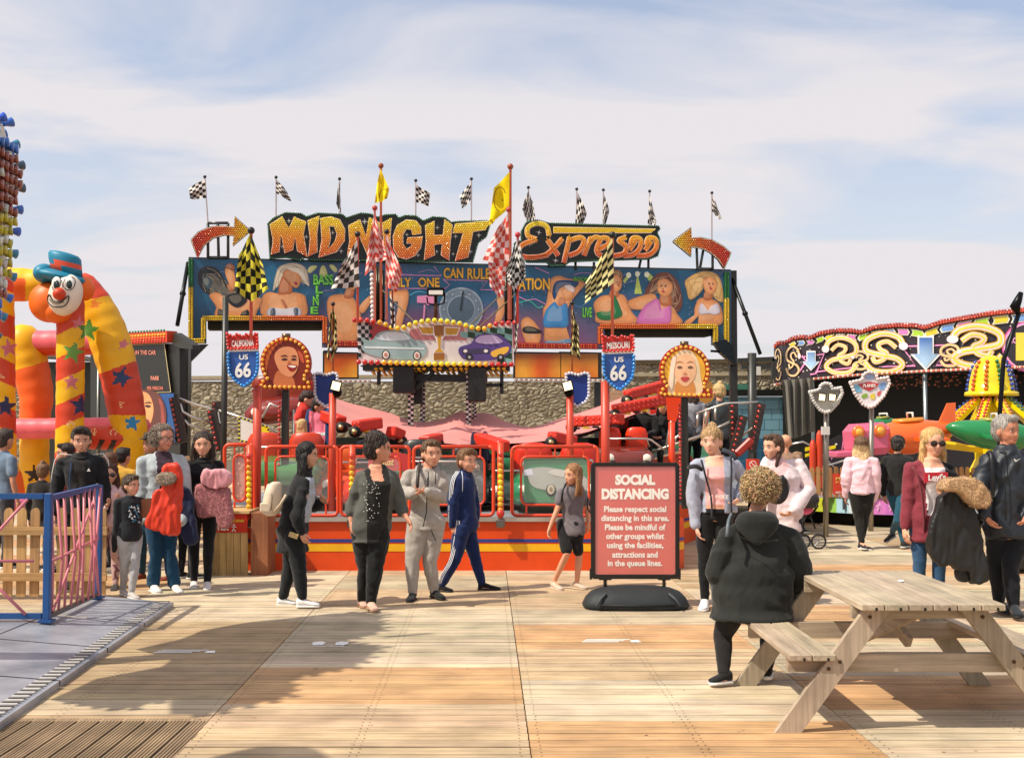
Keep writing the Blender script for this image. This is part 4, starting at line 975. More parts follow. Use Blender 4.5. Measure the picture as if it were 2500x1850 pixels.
small = [
 ((500, 432, 548, 508), [[(500, 438), (503, 484), (464, 487), (461, 458)]], 25.3, 'small chequered flag flying left from a tilted pole at the far left'),
 ((674, 433, 535), [[(674, 438), (674, 472), (712, 493), (700, 465)]], 25.6, 'small chequered flag flying right above the letter M'),
 ((829, 437, 528), [[(829, 442), (833, 522), (821, 500), (824, 460)]], 25.8, 'thin limp chequered flag above the gap between the letters D and N'),
 ((1015, 441, 532), [[(1015, 450), (1016, 494), (1046, 502), (1050, 474)]], 26.1, 'small ruffled chequered flag flying right above the letter G'),
 ((1151, 437, 545), [[(1150, 444), (1149, 488), (1128, 512), (1122, 478)]], 26.3, 'small chequered flag hanging left above the letter T'),
 ((1290, 458, 545), [[(1290, 466), (1288, 545), (1275, 512), (1281, 488)], [(1290, 466), (1290, 545), (1308, 538), (1300, 492)]], 26.5, 'draped chequered flag above the start of the script lettering'),
 ((1408, 462, 552), [[(1411, 470), (1404, 548), (1424, 546), (1433, 520)]], 26.7, 'chequered flag hanging left of the paired flags above the script lettering'),
 ((1473, 464, 552), [[(1473, 470), (1472, 549), (1480, 545), (1488, 512)]], 26.8, 'narrow limp chequered flag above the middle of the script lettering'),
 ((1586, 467, 555), [[(1586, 477), (1581, 546), (1600, 552), (1603, 542)]], 27.0, 'narrow chequered flag above the right end of the script lettering'),
 ((1738, 471, 590), [[(1740, 478), (1738, 515), (1757, 538), (1763, 534)]], 27.3, 'small chequered flag at the far right above the left pointing arrow')]
for pole, q, d, lab in small: flag(pole, d, q, DK, WF, lab, 5, 6, C(196, 176, 170), .016, 1.0, grp=GRP)
def smile(cx, cy, r_, sx, a0, a1):
    def f(m, d):
        pl = Plane(800, d-.13, 1300, d-.13); stroke(m, pl, circ(cx, cy, r_*sx, r_, 14, a0, a1), 1.6, BLK, .0, 'cloth', .004, False); draw(m, pl, circ(cx+r_*sx*.4, cy+2, 1.2, 3, 8), BLK, .0, 'cloth')
    return f
YF = C(236, 206, 14)
flag((930, 405, 780), 19.4, [[(929, 412), (930, 492), (915, 496), (920, 450)], [(929, 412), (930, 495), (946, 482), (950, 462)]], YF, YF, 'folded yellow smiley flag above the letter N', 3, 5, C(190, 90, 60), .02, .5, smile(938, 482, 20, .6, 170, 300), knob=C(150, 70, 40))
flag((1246, 407, 780), 19.4, [[(1244, 420), (1243, 508), (1193, 552), (1206, 460)], [(1244, 500), (1228, 512), (1202, 548), (1193, 538)]], YF, YF, 'large yellow smiley flag flying left above the gap between the two words', 3, 5, C(190, 90, 60), .022, .5, smile(1221, 487, 30, .5, 100, 330), knob=C(150, 70, 40))
YB = C(210, 196, 60); YW = C(216, 204, 140)
flag((613, 563, 830), 14.5, [[(611, 570), (612, 735), (572, 710), (583, 625)], [(611, 570), (613, 738), (655, 706), (640, 640)]], C(30, 30, 22), YB, 'large yellow and black chequered flag above the California shield sign', 3, 8, C(196, 84, 66), .02, .8)
flag((873, 572, 790), 18, [[(872, 585), (878, 700), (808, 706), (838, 640)]], C(60, 54, 48), C(214, 204, 196), 'grey and white chequered flag over the dancer below the letter N', 5, 7, C(196, 80, 56), .02)
RF = C(206, 78, 66); RW = C(232, 196, 190)
flag((915, 508, 780), 17.5, [[(914, 520), (918, 655), (890, 672), (902, 580)], [(914, 520), (917, 640), (945, 635), (936, 590)]], RF, RW, 'red and white chequered flag draped on the tallest left mast pole', 3, 10, C(206, 110, 90), .018, 1, knob=C(176, 60, 50))
flag((944, 566, 780), 18.3, [[(944, 572), (942, 700), (968, 712), (982, 665)]], RF, RW, 'red and white chequered flag hanging right below the letter G', 4, 9, C(206, 110, 90), .018)
flag((958, 660, 790), 18.5, [[(952, 715), (955, 800), (965, 800), (962, 740)]], C(40, 38, 36), WF, 'thin black and white chequered flag below the red flag at the left mast', 2, 8, C(150, 60, 40), .012)
flag((1242, 512, 780), 17.5, [[(1241, 520), (1243, 655), (1178, 632), (1212, 562)], [(1238, 640), (1228, 735), (1196, 700), (1192, 640)]], RF, RW, 'large red and white chequered flag hanging below the smiley flag', 5, 8, C(206, 110, 90), .018, 1, knob=C(176, 60, 50))
flag((1264, 573, 790), 17.0, [[(1264, 582), (1262, 720), (1240, 690), (1236, 655)], [(1264, 582), (1262, 700), (1283, 680), (1282, 640)]], C(34, 34, 32), C(206, 202, 196), 'black and white chequered flag left of the script lettering', 4, 10, C(190, 60, 50), .018, 1, knob=C(196, 50, 60))
flag((1495, 574, 835), 15.0, [[(1495, 580), (1499, 690), (1428, 742), (1430, 690)]], C(36, 36, 26), YW, 'large yellow and black chequered flag above the Missouri shield sign', 5, 9, C(186, 90, 60), .02, 1)
flag((813, 742, 960), 17, [[(812, 752), (803, 880), (798, 870), (806, 770)], [(812, 752), (808, 885), (824, 850), (822, 780)]], C(50, 46, 26), C(206, 186, 120), 'narrow pale yellow and black flag beside the left of the backdrop centre', 2, 10, C(170, 90, 50), .014)
flag((1397, 740, 950), 17, [[(1397, 755), (1392, 868), (1400, 866), (1402, 780)], [(1398, 755), (1400, 862), (1417, 880), (1412, 800)]], C(44, 42, 24), C(210, 196, 130), 'narrow pale yellow and black flag beside the blue topped dancer', 2, 10, C(170, 90, 50), .014)
flag((1262, 720, 800), 18, [[(1258, 735), (1256, 860), (1262, 860), (1266, 790)]], C(40, 38, 36), WF, 'thin black and white flag at the right end of the overhead sign', 2, 12, C(150, 60, 40), .012)

# ---------------------------------------------------------------- shields and portrait signs on poles
def polebulbs(m, pl, pts, sp, r, col, closed=True):
    for x, y in along(pts, sp, closed): m.sph(pl(x, y, .02), r, 'bulb', jit(col, .08), n=8, m=5)
def shield(cx, cy, w_, h_, d, word, label, polex, grp='route shield signs on red poles', ptop=None):
    pl = Plane(cx-60, d, cx+60, d); t = thing('shield_sign', label, 'sign', (P(polex, 1100, d).x, d+.1, .6), grp); s_ = w_/72
    T = lambda pts: [(cx+x*s_, cy+y*s_) for x, y in pts]
    red = T([(-37, -58), (-22, -50), (-12, -57), (0, -50), (12, -57), (22, -50), (36, -60), (38, -22), (-34, -20)])
    m = MB(); draw(m, pl, red, C(206, 46, 34), 0, 'paint', .05); m.build('top_plate', t)
    blu = T([(-34, -14), (38, -16), (39, 20), (36, 42), (22, 58), (4, 72), (-16, 58), (-31, 42), (-34, 10)])
    m = MB(); draw(m, pl, T([(-35, -20), (38, -22), (38, -15), (-35, -13)]), WHT, .002, 'paint', .05); draw(m, pl, blu, C(44, 88, 160), 0, 'paint', .05); m.build('face_plate', t)
    m = MB(); sk = lambda x, y: (x, y-(x-cx)*.05)
    text(m, pl, word, cx-26*s_, cy-42*s_, cx+28*s_, cy-26*s_, WHT, .008, .03, warp=sk); text(m, pl, 'US', cx-8*s_, cy-7*s_, cx+14*s_, cy+6*s_, WHT, .008, .03, warp=sk); text(m, pl, '66', cx-18*s_, cy+12*s_, cx+21*s_, cy+50*s_, WHT, .008, .03, warp=sk); m.build('lettering', t)
    m = MB(); polebulbs(m, pl, T([(-34, -8), (-34, 10), (-31, 40), (-16, 58), (4, 72), (22, 58), (35, 42), (38, 20), (38, -8)]), 9*s_, .024, C(36, 132, 206), False); polebulbs(m, pl, red, 9*s_, .02, C(214, 52, 40)); m.build('bulbs', t)
    m = MB(); px = P(polex, 1043, d+.12).x; m.cyl((px, d+.12, .6), (px, d+.12, P(polex, ptop or cy-50, d).z), .055, 'paint', C(196, 66, 44), 12); m.build('pole', t)
    return t
shield(592, 872, 72, 125, 14.6, 'CALIFORNIA', 'California US 66 shield sign, red over blue, on the left red pole', 628, ptop=940)
shield(1508, 878, 74, 125, 14.6, 'MISSOURI', 'Missouri US 66 shield sign, red over blue, on the right red pole', 1478, ptop=930)
def backshield(cx, cy, s_, d, label, polex):
    pl = Plane(cx-60, d, cx+60, d); t = thing('shield_sign', label, 'sign', (P(polex, 1100, d).x, d+.1, .6), 'blue shield signs seen from behind')
    T = lambda pts: [(cx+x*s_, cy+y*s_) for x, y in pts]
    o = T([(-28, -36), (-18, -40), (0, -34), (20, -40), (28, -36), (27, 16), (20, 30), (0, 42), (-20, 28), (-26, 14)]); m = MB(); draw(m, pl, o, C(24, 52, 128), 0, 'paint', .06); m.build('plate', t)
    m = MB(); polebulbs(m, pl, o, 8*s_, .024, C(214, 212, 220)); m.build('bulbs', t)
    m = MB(); px = P(polex, 1043, d+.1).x; m.cyl((px, d-.1, .6), (px, d-.1, P(polex, cy+10, d).z), .05, 'paint', C(198, 66, 40), 12); m.build('pole', t)
    f = thing('floodlight', 'black floodlight with a bright lens beside the ' + ('left' if cx < 1000 else 'right') + ' back turned blue shield', 'floodlight', P(polex, cy, d-.1), 'floodlights on the railing poles')
    fx = 820 if cx < 1000 else 1386; rot = Matrix.Rotation(R(14 if cx < 1000 else -14), 3, 'Y')
    m = MB(); m.box(P(fx, 942, d-.22), (S(26, d), .09, S(26, d)), 'metal', BLK, rot, bev=.02); hd = m.build('housing', f); m = MB(); m.box(P(fx, 942, d-.275), (S(20, d), .012, S(20, d)), 'lamp', WHT, rot); m.build('lens', hd)
    m = MB(); m.sph(P(fx+3, 958, d-.12), (.07, .08, .07), 'metal', BLK, n=10, m=6); m.build('bracket', f)
backshield(796, 950, 1.0, 16.2, 'blue shield sign edged with white bulbs, seen from behind left of the pay sign', 817)
backshield(1410, 950, 1.0, 16.2, 'blue shield sign edged with white bulbs, seen from behind right of the pay sign', 1390)
def portrait(cx, cy, r_, d, label, kind, polex):
    pl = Plane(cx-80, d, cx+80, d); t = thing('portrait_sign', label, 'sign', (P(polex, 1100, d).x, d+.1, .6), 'round airbrushed portrait signs edged with bulbs')
    T = lambda pts: [(cx+x*r_/62, cy+y*r_/62) for x, y in pts]
    rim = circ(0, 0, 62, 64, 26, 140, 400)+[(66, 44), (66, 66), (-66, 64), (-66, 42)]
    m = MB(); draw(m, pl, T(rim), C(176, 40, 20), 0, 'paint', .09); m.build('board', t)
    inner = circ(0, 0, 50, 52, 30, 135, 405)+[(44, 58), (-44, 57)]
    m = MB(); D = lambda pts, c_, o_, k=4: draw(m, pl, spl(T(pts), k) if k else T(pts), c_, o_)
    D(inner, C(216, 108, 40) if kind == 'red' else C(236, 176, 50), .006, 0)
    if kind == 'red':
        D([(-46, 40), (-40, -10), (-20, -44), (12, -52), (40, -30), (50, 10), (48, 50), (20, 58), (-38, 57)], C(122, 36, 16), .010)
        D([(-20, 20), (10, 24), (22, 57), (-26, 57)], C(196, 110, 64), .013); D([(-26, -20), (-8, -38), (20, -36), (32, -14), (30, 14), (14, 34), (-8, 26), (-22, 4)], C(222, 146, 100), .016)
        D([(4, 6), (20, 4), (30, 8), (20, 20), (10, 18)], C(150, 26, 24), .020); D([(7, 7), (20, 6), (27, 9), (18, 12)], C(240, 226, 216), .024, 3)
        D([(-10, -8), (-2, -12), (6, -9), (-2, -6)], C(60, 30, 20), .02, 3); D([(14, -8), (21, -12), (28, -8), (21, -6)], C(60, 30, 20), .02, 3); D([(-12, -16), (0, -20), (6, -15), (0, -16)], C(96, 46, 26), .02, 3); D([(14, -16), (24, -19), (28, -14), (22, -15)], C(96, 46, 26), .02, 3); D([(10, -6), (14, 0), (10, 3), (5, 1)], C(190, 104, 66), .02, 3)
        D([(30, -30), (42, -20), (46, 0), (38, -6)], C(196, 84, 50), .014)
    else:
        D([(-36, 57), (-38, 10), (-30, -26), (-12, -48), (14, -48), (32, -24), (38, 10), (38, 57)], C(236, 208, 168), .010)
        D([(-16, 20), (16, 20), (24, 57), (-24, 57)], C(216, 140, 70), .013); D([(-26, -14), (-14, -38), (14, -38), (26, -14), (25, 12), (12, 32), (0, 38), (-12, 32), (-25, 12)], C(238, 184, 140), .016)
        D([(-11, 18), (-3, 14), (0, 16), (3, 14), (11, 18), (4, 26), (-4, 26)], C(196, 70, 70), .02, 3); D([(-5, 8), (0, 3), (5, 8), (0, 11)], C(206, 134, 96), .02, 3)
        for q in (-1, 1): D([(q*13-7, -8), (q*13, -12), (q*13+7, -8), (q*13, -5)], C(110, 80, 60), .02, 3); D([(q*13-9, -19), (q*13, -24), (q*13+9, -19), (q*13, -21)], C(176, 120, 76), .02, 3)
        D([(-36, -10), (-30, -34), (-22, -30), (-27, 0), (-30, 40), (-38, 40)], C(240, 214, 190), .022)
    m.build('portrait', t)
    m = MB(); polebulbs(m, pl, T(circ(0, 0, 56, 58, 26, 140, 400)+[(58, 50), (58, 60), (-58, 58), (-58, 48)]), 12, .026, C(238, 170, 50)); m.build('bulbs', t)
    m = MB(); px = P(polex, 1043, d+.1).x; m.box((px, d+.12, (.6+P(cx, cy, d).z)/2), (.09, .09, P(cx, cy, d).z-.6), 'paint', C(40, 38, 32)); m.cyl(pl(cx, cy-60, -.05), pl(cx, cy-72, -.05), .06, 'metal', C(110, 90, 70)); m.build('pole', t)
    m = MB(); a = P(polex-12, cy+66, d)
    for k in range(24): m.bulb((px-.075, d+.06, .75+k*(P(cx, cy+66, d).z-.8)/24), (0, -1, 0), .024, C(190, 40, 30))
    m.build('bulb_strip', t)
portrait(697, 886, 62, 16.0, 'round bulb edged portrait sign of a laughing red haired woman', 'red', 696)
portrait(1672, 905, 62, 16.5, 'round bulb edged portrait sign of a pouting blonde woman', 'blonde', 1672)

# ---------------------------------------------------------------- front railings with perspex panels
RR = C(214, 66, 30)
def rail_section(x0, x1, label, panel=None, bars=6, y0=1090, y1=1258):
    d = 14.42; pl = Plane(x0, d, x1, d); t = thing('safety_barrier', label, 'barrier', pl((x0+x1)/2, y1), 'red tube barriers along the front of the ride')
    def rr(a, b, c, e, r_, n=3): 
        o = []
        for cx_, cy_, s_ in ((c-r_, b+r_, -90), (c-r_, e-r_, 0), (a+r_, e-r_, 90), (a+r_, b+r_, 180)):
            for k in range(n+1): an = R(s_+90*k/n); o.append((cx_+r_*math.cos(an), cy_+r_*math.sin(an)))
        return o+[o[0]]
    m = MB(); m.tube([pl(*q) for q in rr(x0, y0, x1, y1, 12)], .022, 'paint', RR, 8); m.build('outer_frame', t)
    m = MB(); a, b, c_, e = x0+22, y0+24, x1-22, y1-26
    m.tube([pl(*q) for q in rr(a, b, c_, e, 16)], .014, 'paint', RR, 8); m.build('inner_frame', t)
    m = MB()
    for k in range(1, bars):
        x = x0+(x1-x0)*k/bars; m = MB(); m.cyl(pl(x, y0), pl(x, b), .011, 'paint', RR, 6); m.build('bar', t)
        if k % 2: m = MB(); m.cyl(pl(x, e), pl(x, y1), .013, 'paint', RR, 6); m.build('bar', t)
    if panel: panel(pl, t, a, b, c_, e)
    m = MB(); draw(m, pl, rr(a+3, b+3, c_-3, e-3, 14)[:-1], (1, 1, 1), .0, 'perspex', .004); m.build('clear_panel', t)
def greencar(pl, t, a, b, c_, e):
    m = MB(); q = lambda pts: [(a+(c_-a)*x, b+(e-b)*y) for x, y in pts]
    draw(m, pl, q([(.04, .04), (.97, .03), (.98, .93), (.05, .95)]), C(40, 132, 84), -.02, 'paint', .02)
    draw(m, pl, spl(q([(.10, .42), (.16, .25), (.34, .22), (.48, .24), (.72, .30), (.88, .36), (.98, .50), (.96, .70), (.7, .74), (.4, .70), (.18, .62)]), 4), C(168, 172, 166), -.008)
    draw(m, pl, spl(q([(.40, .34), (.48, .27), (.70, .30), (.82, .38), (.60, .42)]), 3), C(206, 204, 196), -.004)
    draw(m, pl, q([(.04, .28), (.16, .24), (.18, .38), (.04, .40)]), C(202, 206, 222), -.006)
    for x in (.44, .86): draw(m, pl, circ(*q([(x, .70)])[0], 12, 15, 18), C(40, 40, 38), -.002); draw(m, pl, circ(*q([(x, .68)])[0], 9, 12, 18), C(196, 188, 172), .002); draw(m, pl, circ(*q([(x, .68)])[0], 4, 6, 12), C(150, 136, 120), .006)
    m.build('painted_panel', t)
rail_section(1250, 1460, 'red tube barrier with a green panel painted with a plain grey car', greencar)
rail_section(1010, 1205, 'red tube barrier behind the two boys, with a clear empty panel')
rail_section(832, 1000, 'red tube barrier behind the black haired woman in the grey jacket')
rail_section(650, 825, 'red tube barrier behind the woman with the cream backpack')
def pinkp(pl, t, a, b, c_, e):
    m = MB(); draw(m, pl, [(a, b), (c_, b), (c_, e), (a, e)], C(206, 150, 140), -.02, 'paint', .02); rnd = random.Random(4)
    for k in range(12): draw(m, pl, star(rnd.uniform(a+6, c_-6), rnd.uniform(b+6, e-6), 4), C(230, 190, 170), -.008)
    m.build('painted_panel', t)
rail_section(548, 622, 'narrow red barrier with a pale pink panel right of the litter bin', pinkp, 3, 1085, 1250)
for x, y0, lab in ((1222, 1080, 'hanging column of red to yellow bulbs between two barriers'), (860, 1085, 'column of orange bulbs left of the woman in grey'), (610, 1085, 'column of yellow bulbs on the left red post')):
    pl = Plane(x-10, 14.3, x+10, 14.3); t = thing('bulb_column', lab, 'light column', pl(x, 1290), 'bulb columns along the barrier')
    m = MB(); m.cyl(pl(x, y0, .0), pl(x, 1252, .0), .04, 'paint', RR, 10); m.build('post', t)
    for k in range(12):
        y = y0+28+k*13.6; f = abs(k-6)/6; m = MB(); m.sph(pl(x, y, .05), .036, 'bulb', mixc(C(240, 206, 16), C(214, 52, 30), max(0, min(1, f*1.4-.3))), n=10, m=6); m.build('bulb', t)
    m = MB(); m.box(pl(x, 1276, .05), (.11, .08, .11), 'metal', C(120, 116, 110), bev=.02); m.sph(pl(x, 1252, .06), .05, 'plastic', C(206, 50, 40)); m.build('lamp_box', t)

# ---------------------------------------------------------------- ride cars
def ridecar(x, y, d, w_, h_, body, label, seats=True, face=None, tilt=0, n=2):
    """two seat car: curved tub, bonnet, seat backs, wheels, lamps; x,y = base centre in the photo"""
    p = P(x, y, d); t = thing('ride_car', label, 'ride car', p, 'cars of the central ride'); rot = Matrix.Rotation(R(tilt), 3, 'Y')
    def X(v): return p+rot @ Vector(v)
    m = MB(); hw = w_/2; rings = []
    for yy, z0, z1, k in ((-.62, .10, .34, .86), (-.5, .06, .44, .97), (-.2, .05, .52, 1), (.2, .05, .56, 1), (.5, .08, .62, .95)):
        rings.append([X((hw*k*cx, yy, (z0+(z1-z0)*cz)*h_/.62)) for cx, cz in ((-1, .1), (-1, .7), (-.8, 1), (.8, 1), (1, .7), (1, .1), (.8, 0), (-.8, 0))])
    m.loft(rings, 'gloss', body, True); m.build('body', t)
    for s_ in range(n):
        cx = (-hw*.5+s_*hw) if n == 2 else 0; m = MB()
        rings = [[X((cx+hw*.42*a*k, .25+yy, .35*h_/.62+zz*h_)) for a, yy in ((-1, -.06), (-.6, -.1), (.6, -.1), (1, -.06), (.9, .05), (-.9, .05))] for zz, k in ((0, .85), (.35, 1), (.75, 1), (.95, .8), (1.0, .4))]
        m.loft(rings, 'plastic', face or C(206, 40, 20), True); m.build('seat_back', t)
    for s_ in (-1, 1):
        m = MB(); c = X((s_*hw*.62, -.66, .16*h_/.62)); m.cyl(c, c+Vector((0, .1, 0)), .11*h_/.62, 'rubber', C(40, 34, 30), 14); m.build('wheel', t)
        m = MB(); m.sph(X((s_*hw*.66, -.6, .30*h_/.62)), (.07, .04, .07), 'bulb', C(236, 226, 206), n=10, m=6); m.build('headlight', t)
    m = MB(); m.tube([X((-hw*.8, -.4, .55*h_/.62)), X((-hw*.7, -.45, .72*h_/.62)), X((hw*.7, -.45, .72*h_/.62)), X((hw*.8, -.4, .55*h_/.62))], .016, 'metal', C(200, 196, 186), 6); m.build('lap_bar', t)
    return t, X
t_, X = ridecar(965, 1238, 16.2, 1.35, .60, C(192, 60, 44), 'red ride car with a round white headlight behind the barrier by the backpack woman', n=2, face=C(30, 30, 28))
m = MB(); pl = Plane(900, 15.5, 1000, 15.5); draw(m, pl, spl([(905, 1112), (930, 1105), (985, 1107), (998, 1118), (995, 1150), (905, 1150)], 3), C(200, 60, 60), 0, 'gloss', .1); text(m, pl, 'Rust', 928, 1118, 962, 1136, C(232, 196, 110), .008, .02, shear=.3); o = m.build('bonnet', t_)
m = MB()
m.cyl(P(990, 1195, 15.4), P(990, 1195, 15.3), .075, 'metal', C(226, 224, 216), 18); draw(m, pl, [(955, 1150), (985, 1148), (985, 1180), (962, 1184)], C(50, 120, 70), .02, 'paint'); draw(m, pl, [(962, 1156), (980, 1154), (980, 1166), (964, 1168)], BLK, .026, 'paint'); m.box(P(975, 1215, 15.6), (.5, .2, .3), 'gloss', C(170, 96, 50), bev=.04); m.build('front_panel', t_)
t_, X = ridecar(1085, 1236, 16.6, 1.3, .56, C(60, 66, 66), 'dark grey ride car behind the two boys', n=2, face=C(36, 34, 34))
t_, X = ridecar(1360, 1236, 16.2, 1.3, .56, C(30, 110, 70), 'green ride car behind the painted green barrier panel', n=2, face=C(206, 46, 26))
t_, X = ridecar(1525, 1150, 17.4, .8, .42, C(110, 40, 30), 'red ride car with two tall seat backs above the notice board', n=2, face=C(222, 54, 16)); 
t_, X = ridecar(700, 1040, 21, 1.25, .62, C(120, 30, 16), 'tilted black car with two rust red seats below the laughing portrait', n=2, face=C(130, 44, 22), tilt=-8)
t_, X = ridecar(1600, 1100, 19.0, 1.3, .5, C(34, 34, 34), 'black ride car carrying two riders below the blonde portrait', n=2, face=C(186, 40, 30), tilt=-10)
t_, X = ridecar(880, 1215, 16.8, 1.2, .45, C(200, 70, 30), 'orange ride car half hidden behind the woman in the grey jacket', n=2, face=C(214, 90, 30))
t_, X = ridecar(790, 1200, 17.6, 1.2, .45, C(206, 50, 24), 'red ride car in front of the pink vested attendant', n=2, face=C(210, 70, 30))
t_, X = ridecar(690, 1190, 16.6, 1.2, .5, C(60, 120, 60), 'green ride car left of the backpack woman', n=2, face=C(196, 60, 34))
t_, X = ridecar(1280, 1225, 16.8, 1.2, .40, C(40, 60, 54), 'dark green ride car under the pink canopy edge', n=2, face=C(30, 110, 70))
m = MB(); pl = Plane(1560, 17.6, 1640, 17.6); draw(m, pl, [(1628, 965), (1668, 968), (1650, 1030), (1632, 1025)], C(222, 62, 16), 0, 'paint', .1); m.cyl(pl(1640, 1030), Vector((pl(1640, 1030).x, 17.65, .6)), .05, 'paint', C(222, 62, 16)); tag(m.build('red_panel'), 'plain red board on a post behind the two riders', 'board')
# ---------------------------------------------------------------- stair rails and bulb posts at the ride's sides
def steps(label, rails, posts, x, d):
    t = thing('step_railing', label, 'railing', (P(x, 1043, d).x, d, .0))
    for r_ in rails: m = MB(); m.tube([P(a, b, d+q) for a, b, q in r_], .02, 'metal', C(206, 200, 188), 8); m.build('hand_rail', t)
    for (xa, ya, xb, yb, q) in posts:
        m = MB(); m.beam(P(xa, ya, d+q), P(xb, yb, d+q), .13, .10, 'paint', C(50, 40, 36), up=(0, 1, 0)); a, b = P(xa, ya, d+q), P(xb, yb, d+q); n = int((b-a).length/.075)
        for k in range(n): m.bulb(a.lerp(b, (k+.5)/n)+Vector((-.03, -.07, 0)), (-.2, -1, 0), .024, jit(C(176, 44, 30), .2))
        m.build('bulb_post', t)
    return t
steps('chrome stair rails with red bulb posts at the left side of the ride', [[(438, 973, 0), (470, 985, 0), (512, 997, 0), (520, 1010, 0)], [(440, 985, 0), (446, 1005, 0), (470, 1018, 0), (516, 1034, 0)], [(450, 1025, 0), (460, 1036, 0), (512, 1054, 0)], [(534, 1002, 0), (600, 1022, 0), (660, 1043, 0), (676, 1062, 0)], [(532, 1005, 0), (536, 1032, 0), (590, 1055, 0)], [(548, 1062, 0), (556, 1074, 0), (592, 1082, 0)], [(640, 1020, 0), (660, 985, 0), (690, 1000, 0)]],
      [(424, 970, 447, 1080, 0), (517, 1000, 540, 1100, 0), (530, 980, 532, 1060, .3)], 500, 17.5)
steps('chrome stair rails with red bulb posts right of the blonde portrait sign', [[(1585, 1105, 0), (1660, 1080, 0), (1720, 1060, 0), (1800, 1020, 0)], [(1640, 1140, 0), (1642, 1090, 0), (1650, 1068, 0), (1668, 1056, 0)], [(1690, 1075, 0), (1712, 1062, 0), (1760, 1040, 0), (1785, 1030, 0), (1795, 1010, 0)], [(1700, 1010, 0), (1770, 985, 0), (1850, 982, 0)], [(1810, 1065, 0), (1850, 1035, 0), (1862, 1000, 0)], [(1700, 1040, 0), (1704, 1010, 0)], [(1722, 1034, 0), (1724, 1003, 0)], [(1745, 1024, 0), (1747, 994, 0)], [(1560, 1065, 0), (1590, 1075, 0), (1625, 1100, 0)], [(1640, 1020, 0), (1632, 1060, 0), (1625, 1100, 0)]],
      [(1790, 985, 1792, 1080, 0), (1858, 985, 1835, 1100, 0), (1815, 1015, 1790, 1105, -.2)], 1750, 17.8)
m = MB(); m.beam(P(1795, 1110, 17.6), P(1835, 1072, 17.6), .2, .12, 'paint', C(150, 36, 26), bev=.03); tag(m.build('tow_bar'), 'red painted metal beam low at the right side steps', 'beam')
for x, y0, yb, d, lab, w_ in ((545, 725, 1110, 17, 'slim dark steel post left of the California shield', .09), (1836, 862, 1120, 22, 'dark steel post carrying the crossbar right of the backdrop', .17), (720, 1000, 1090, 19, 'short dark post under the laughing portrait', .08)):
    m = MB(); a, b = P(x, yb, d), P(x+(6 if x == 545 else 0), y0, d); m.cyl(Vector((a.x, d, 0)), b, w_*.5, 'paint', C(40, 40, 36), 10)
    if x == 1836:
        for q in (((1800, 880), (1890, 876)), ((1890, 876), (1888, 925)), ((1810, 895), (1880, 895))): m.beam(P(*q[0], d), P(*q[1], d), .08, .09, 'paint', C(40, 40, 34), up=(0, 1, 0))
        m.box(P(1852, 905, d-.1), (.08, .02, .16), 'paint', C(200, 196, 186))
    tag(m.build('steel_post'), lab, 'post')
t = thing('floodlight', 'angled black floodlight box at the right foot of the backdrop', 'floodlight', PB(1755, 850))
m = MB(); loop = [PB(*q, .3) for q in [(1733, 838), (1760, 830), (1778, 845), (1785, 895), (1748, 862)]]; m.plate([loop], (0, .3, 0), 'metal', C(40, 46, 50)); m.beam(PB(1728, 858, .2), PB(1780, 862, .2), .05, .05, 'metal', BLK); m.build('housing', t)
# small warning board on the left steps
t = thing('warning_board', 'white and yellow notice boards with hazard striped edges on the left steps', 'sign', P(620, 1080, 17))
pl = Plane(585, 17, 655, 17); m = MB(); sk = [(584, 1018), (624, 1032), (624, 1082), (584, 1075)]; draw(m, pl, sk, WHT, 0, 'paint', .02)
draw(m, pl, [(628, 1033), (655, 1042), (655, 1078), (628, 1070)], C(236, 220, 20), .0, 'paint', .02); m.build('boards', t)
m = MB()
for i, (x, y) in enumerate(along(sk, 5, True)+along([(628, 1033), (655, 1042), (655, 1078), (628, 1070)], 5, True)): draw(m, pl, [(x-2.5, y-2), (x+2.5, y-2), (x+2.5, y+2), (x-2.5, y+2)], BLK if i % 2 else C(220, 200, 20), .004, 'paint')
m.build('hazard_edge', t)
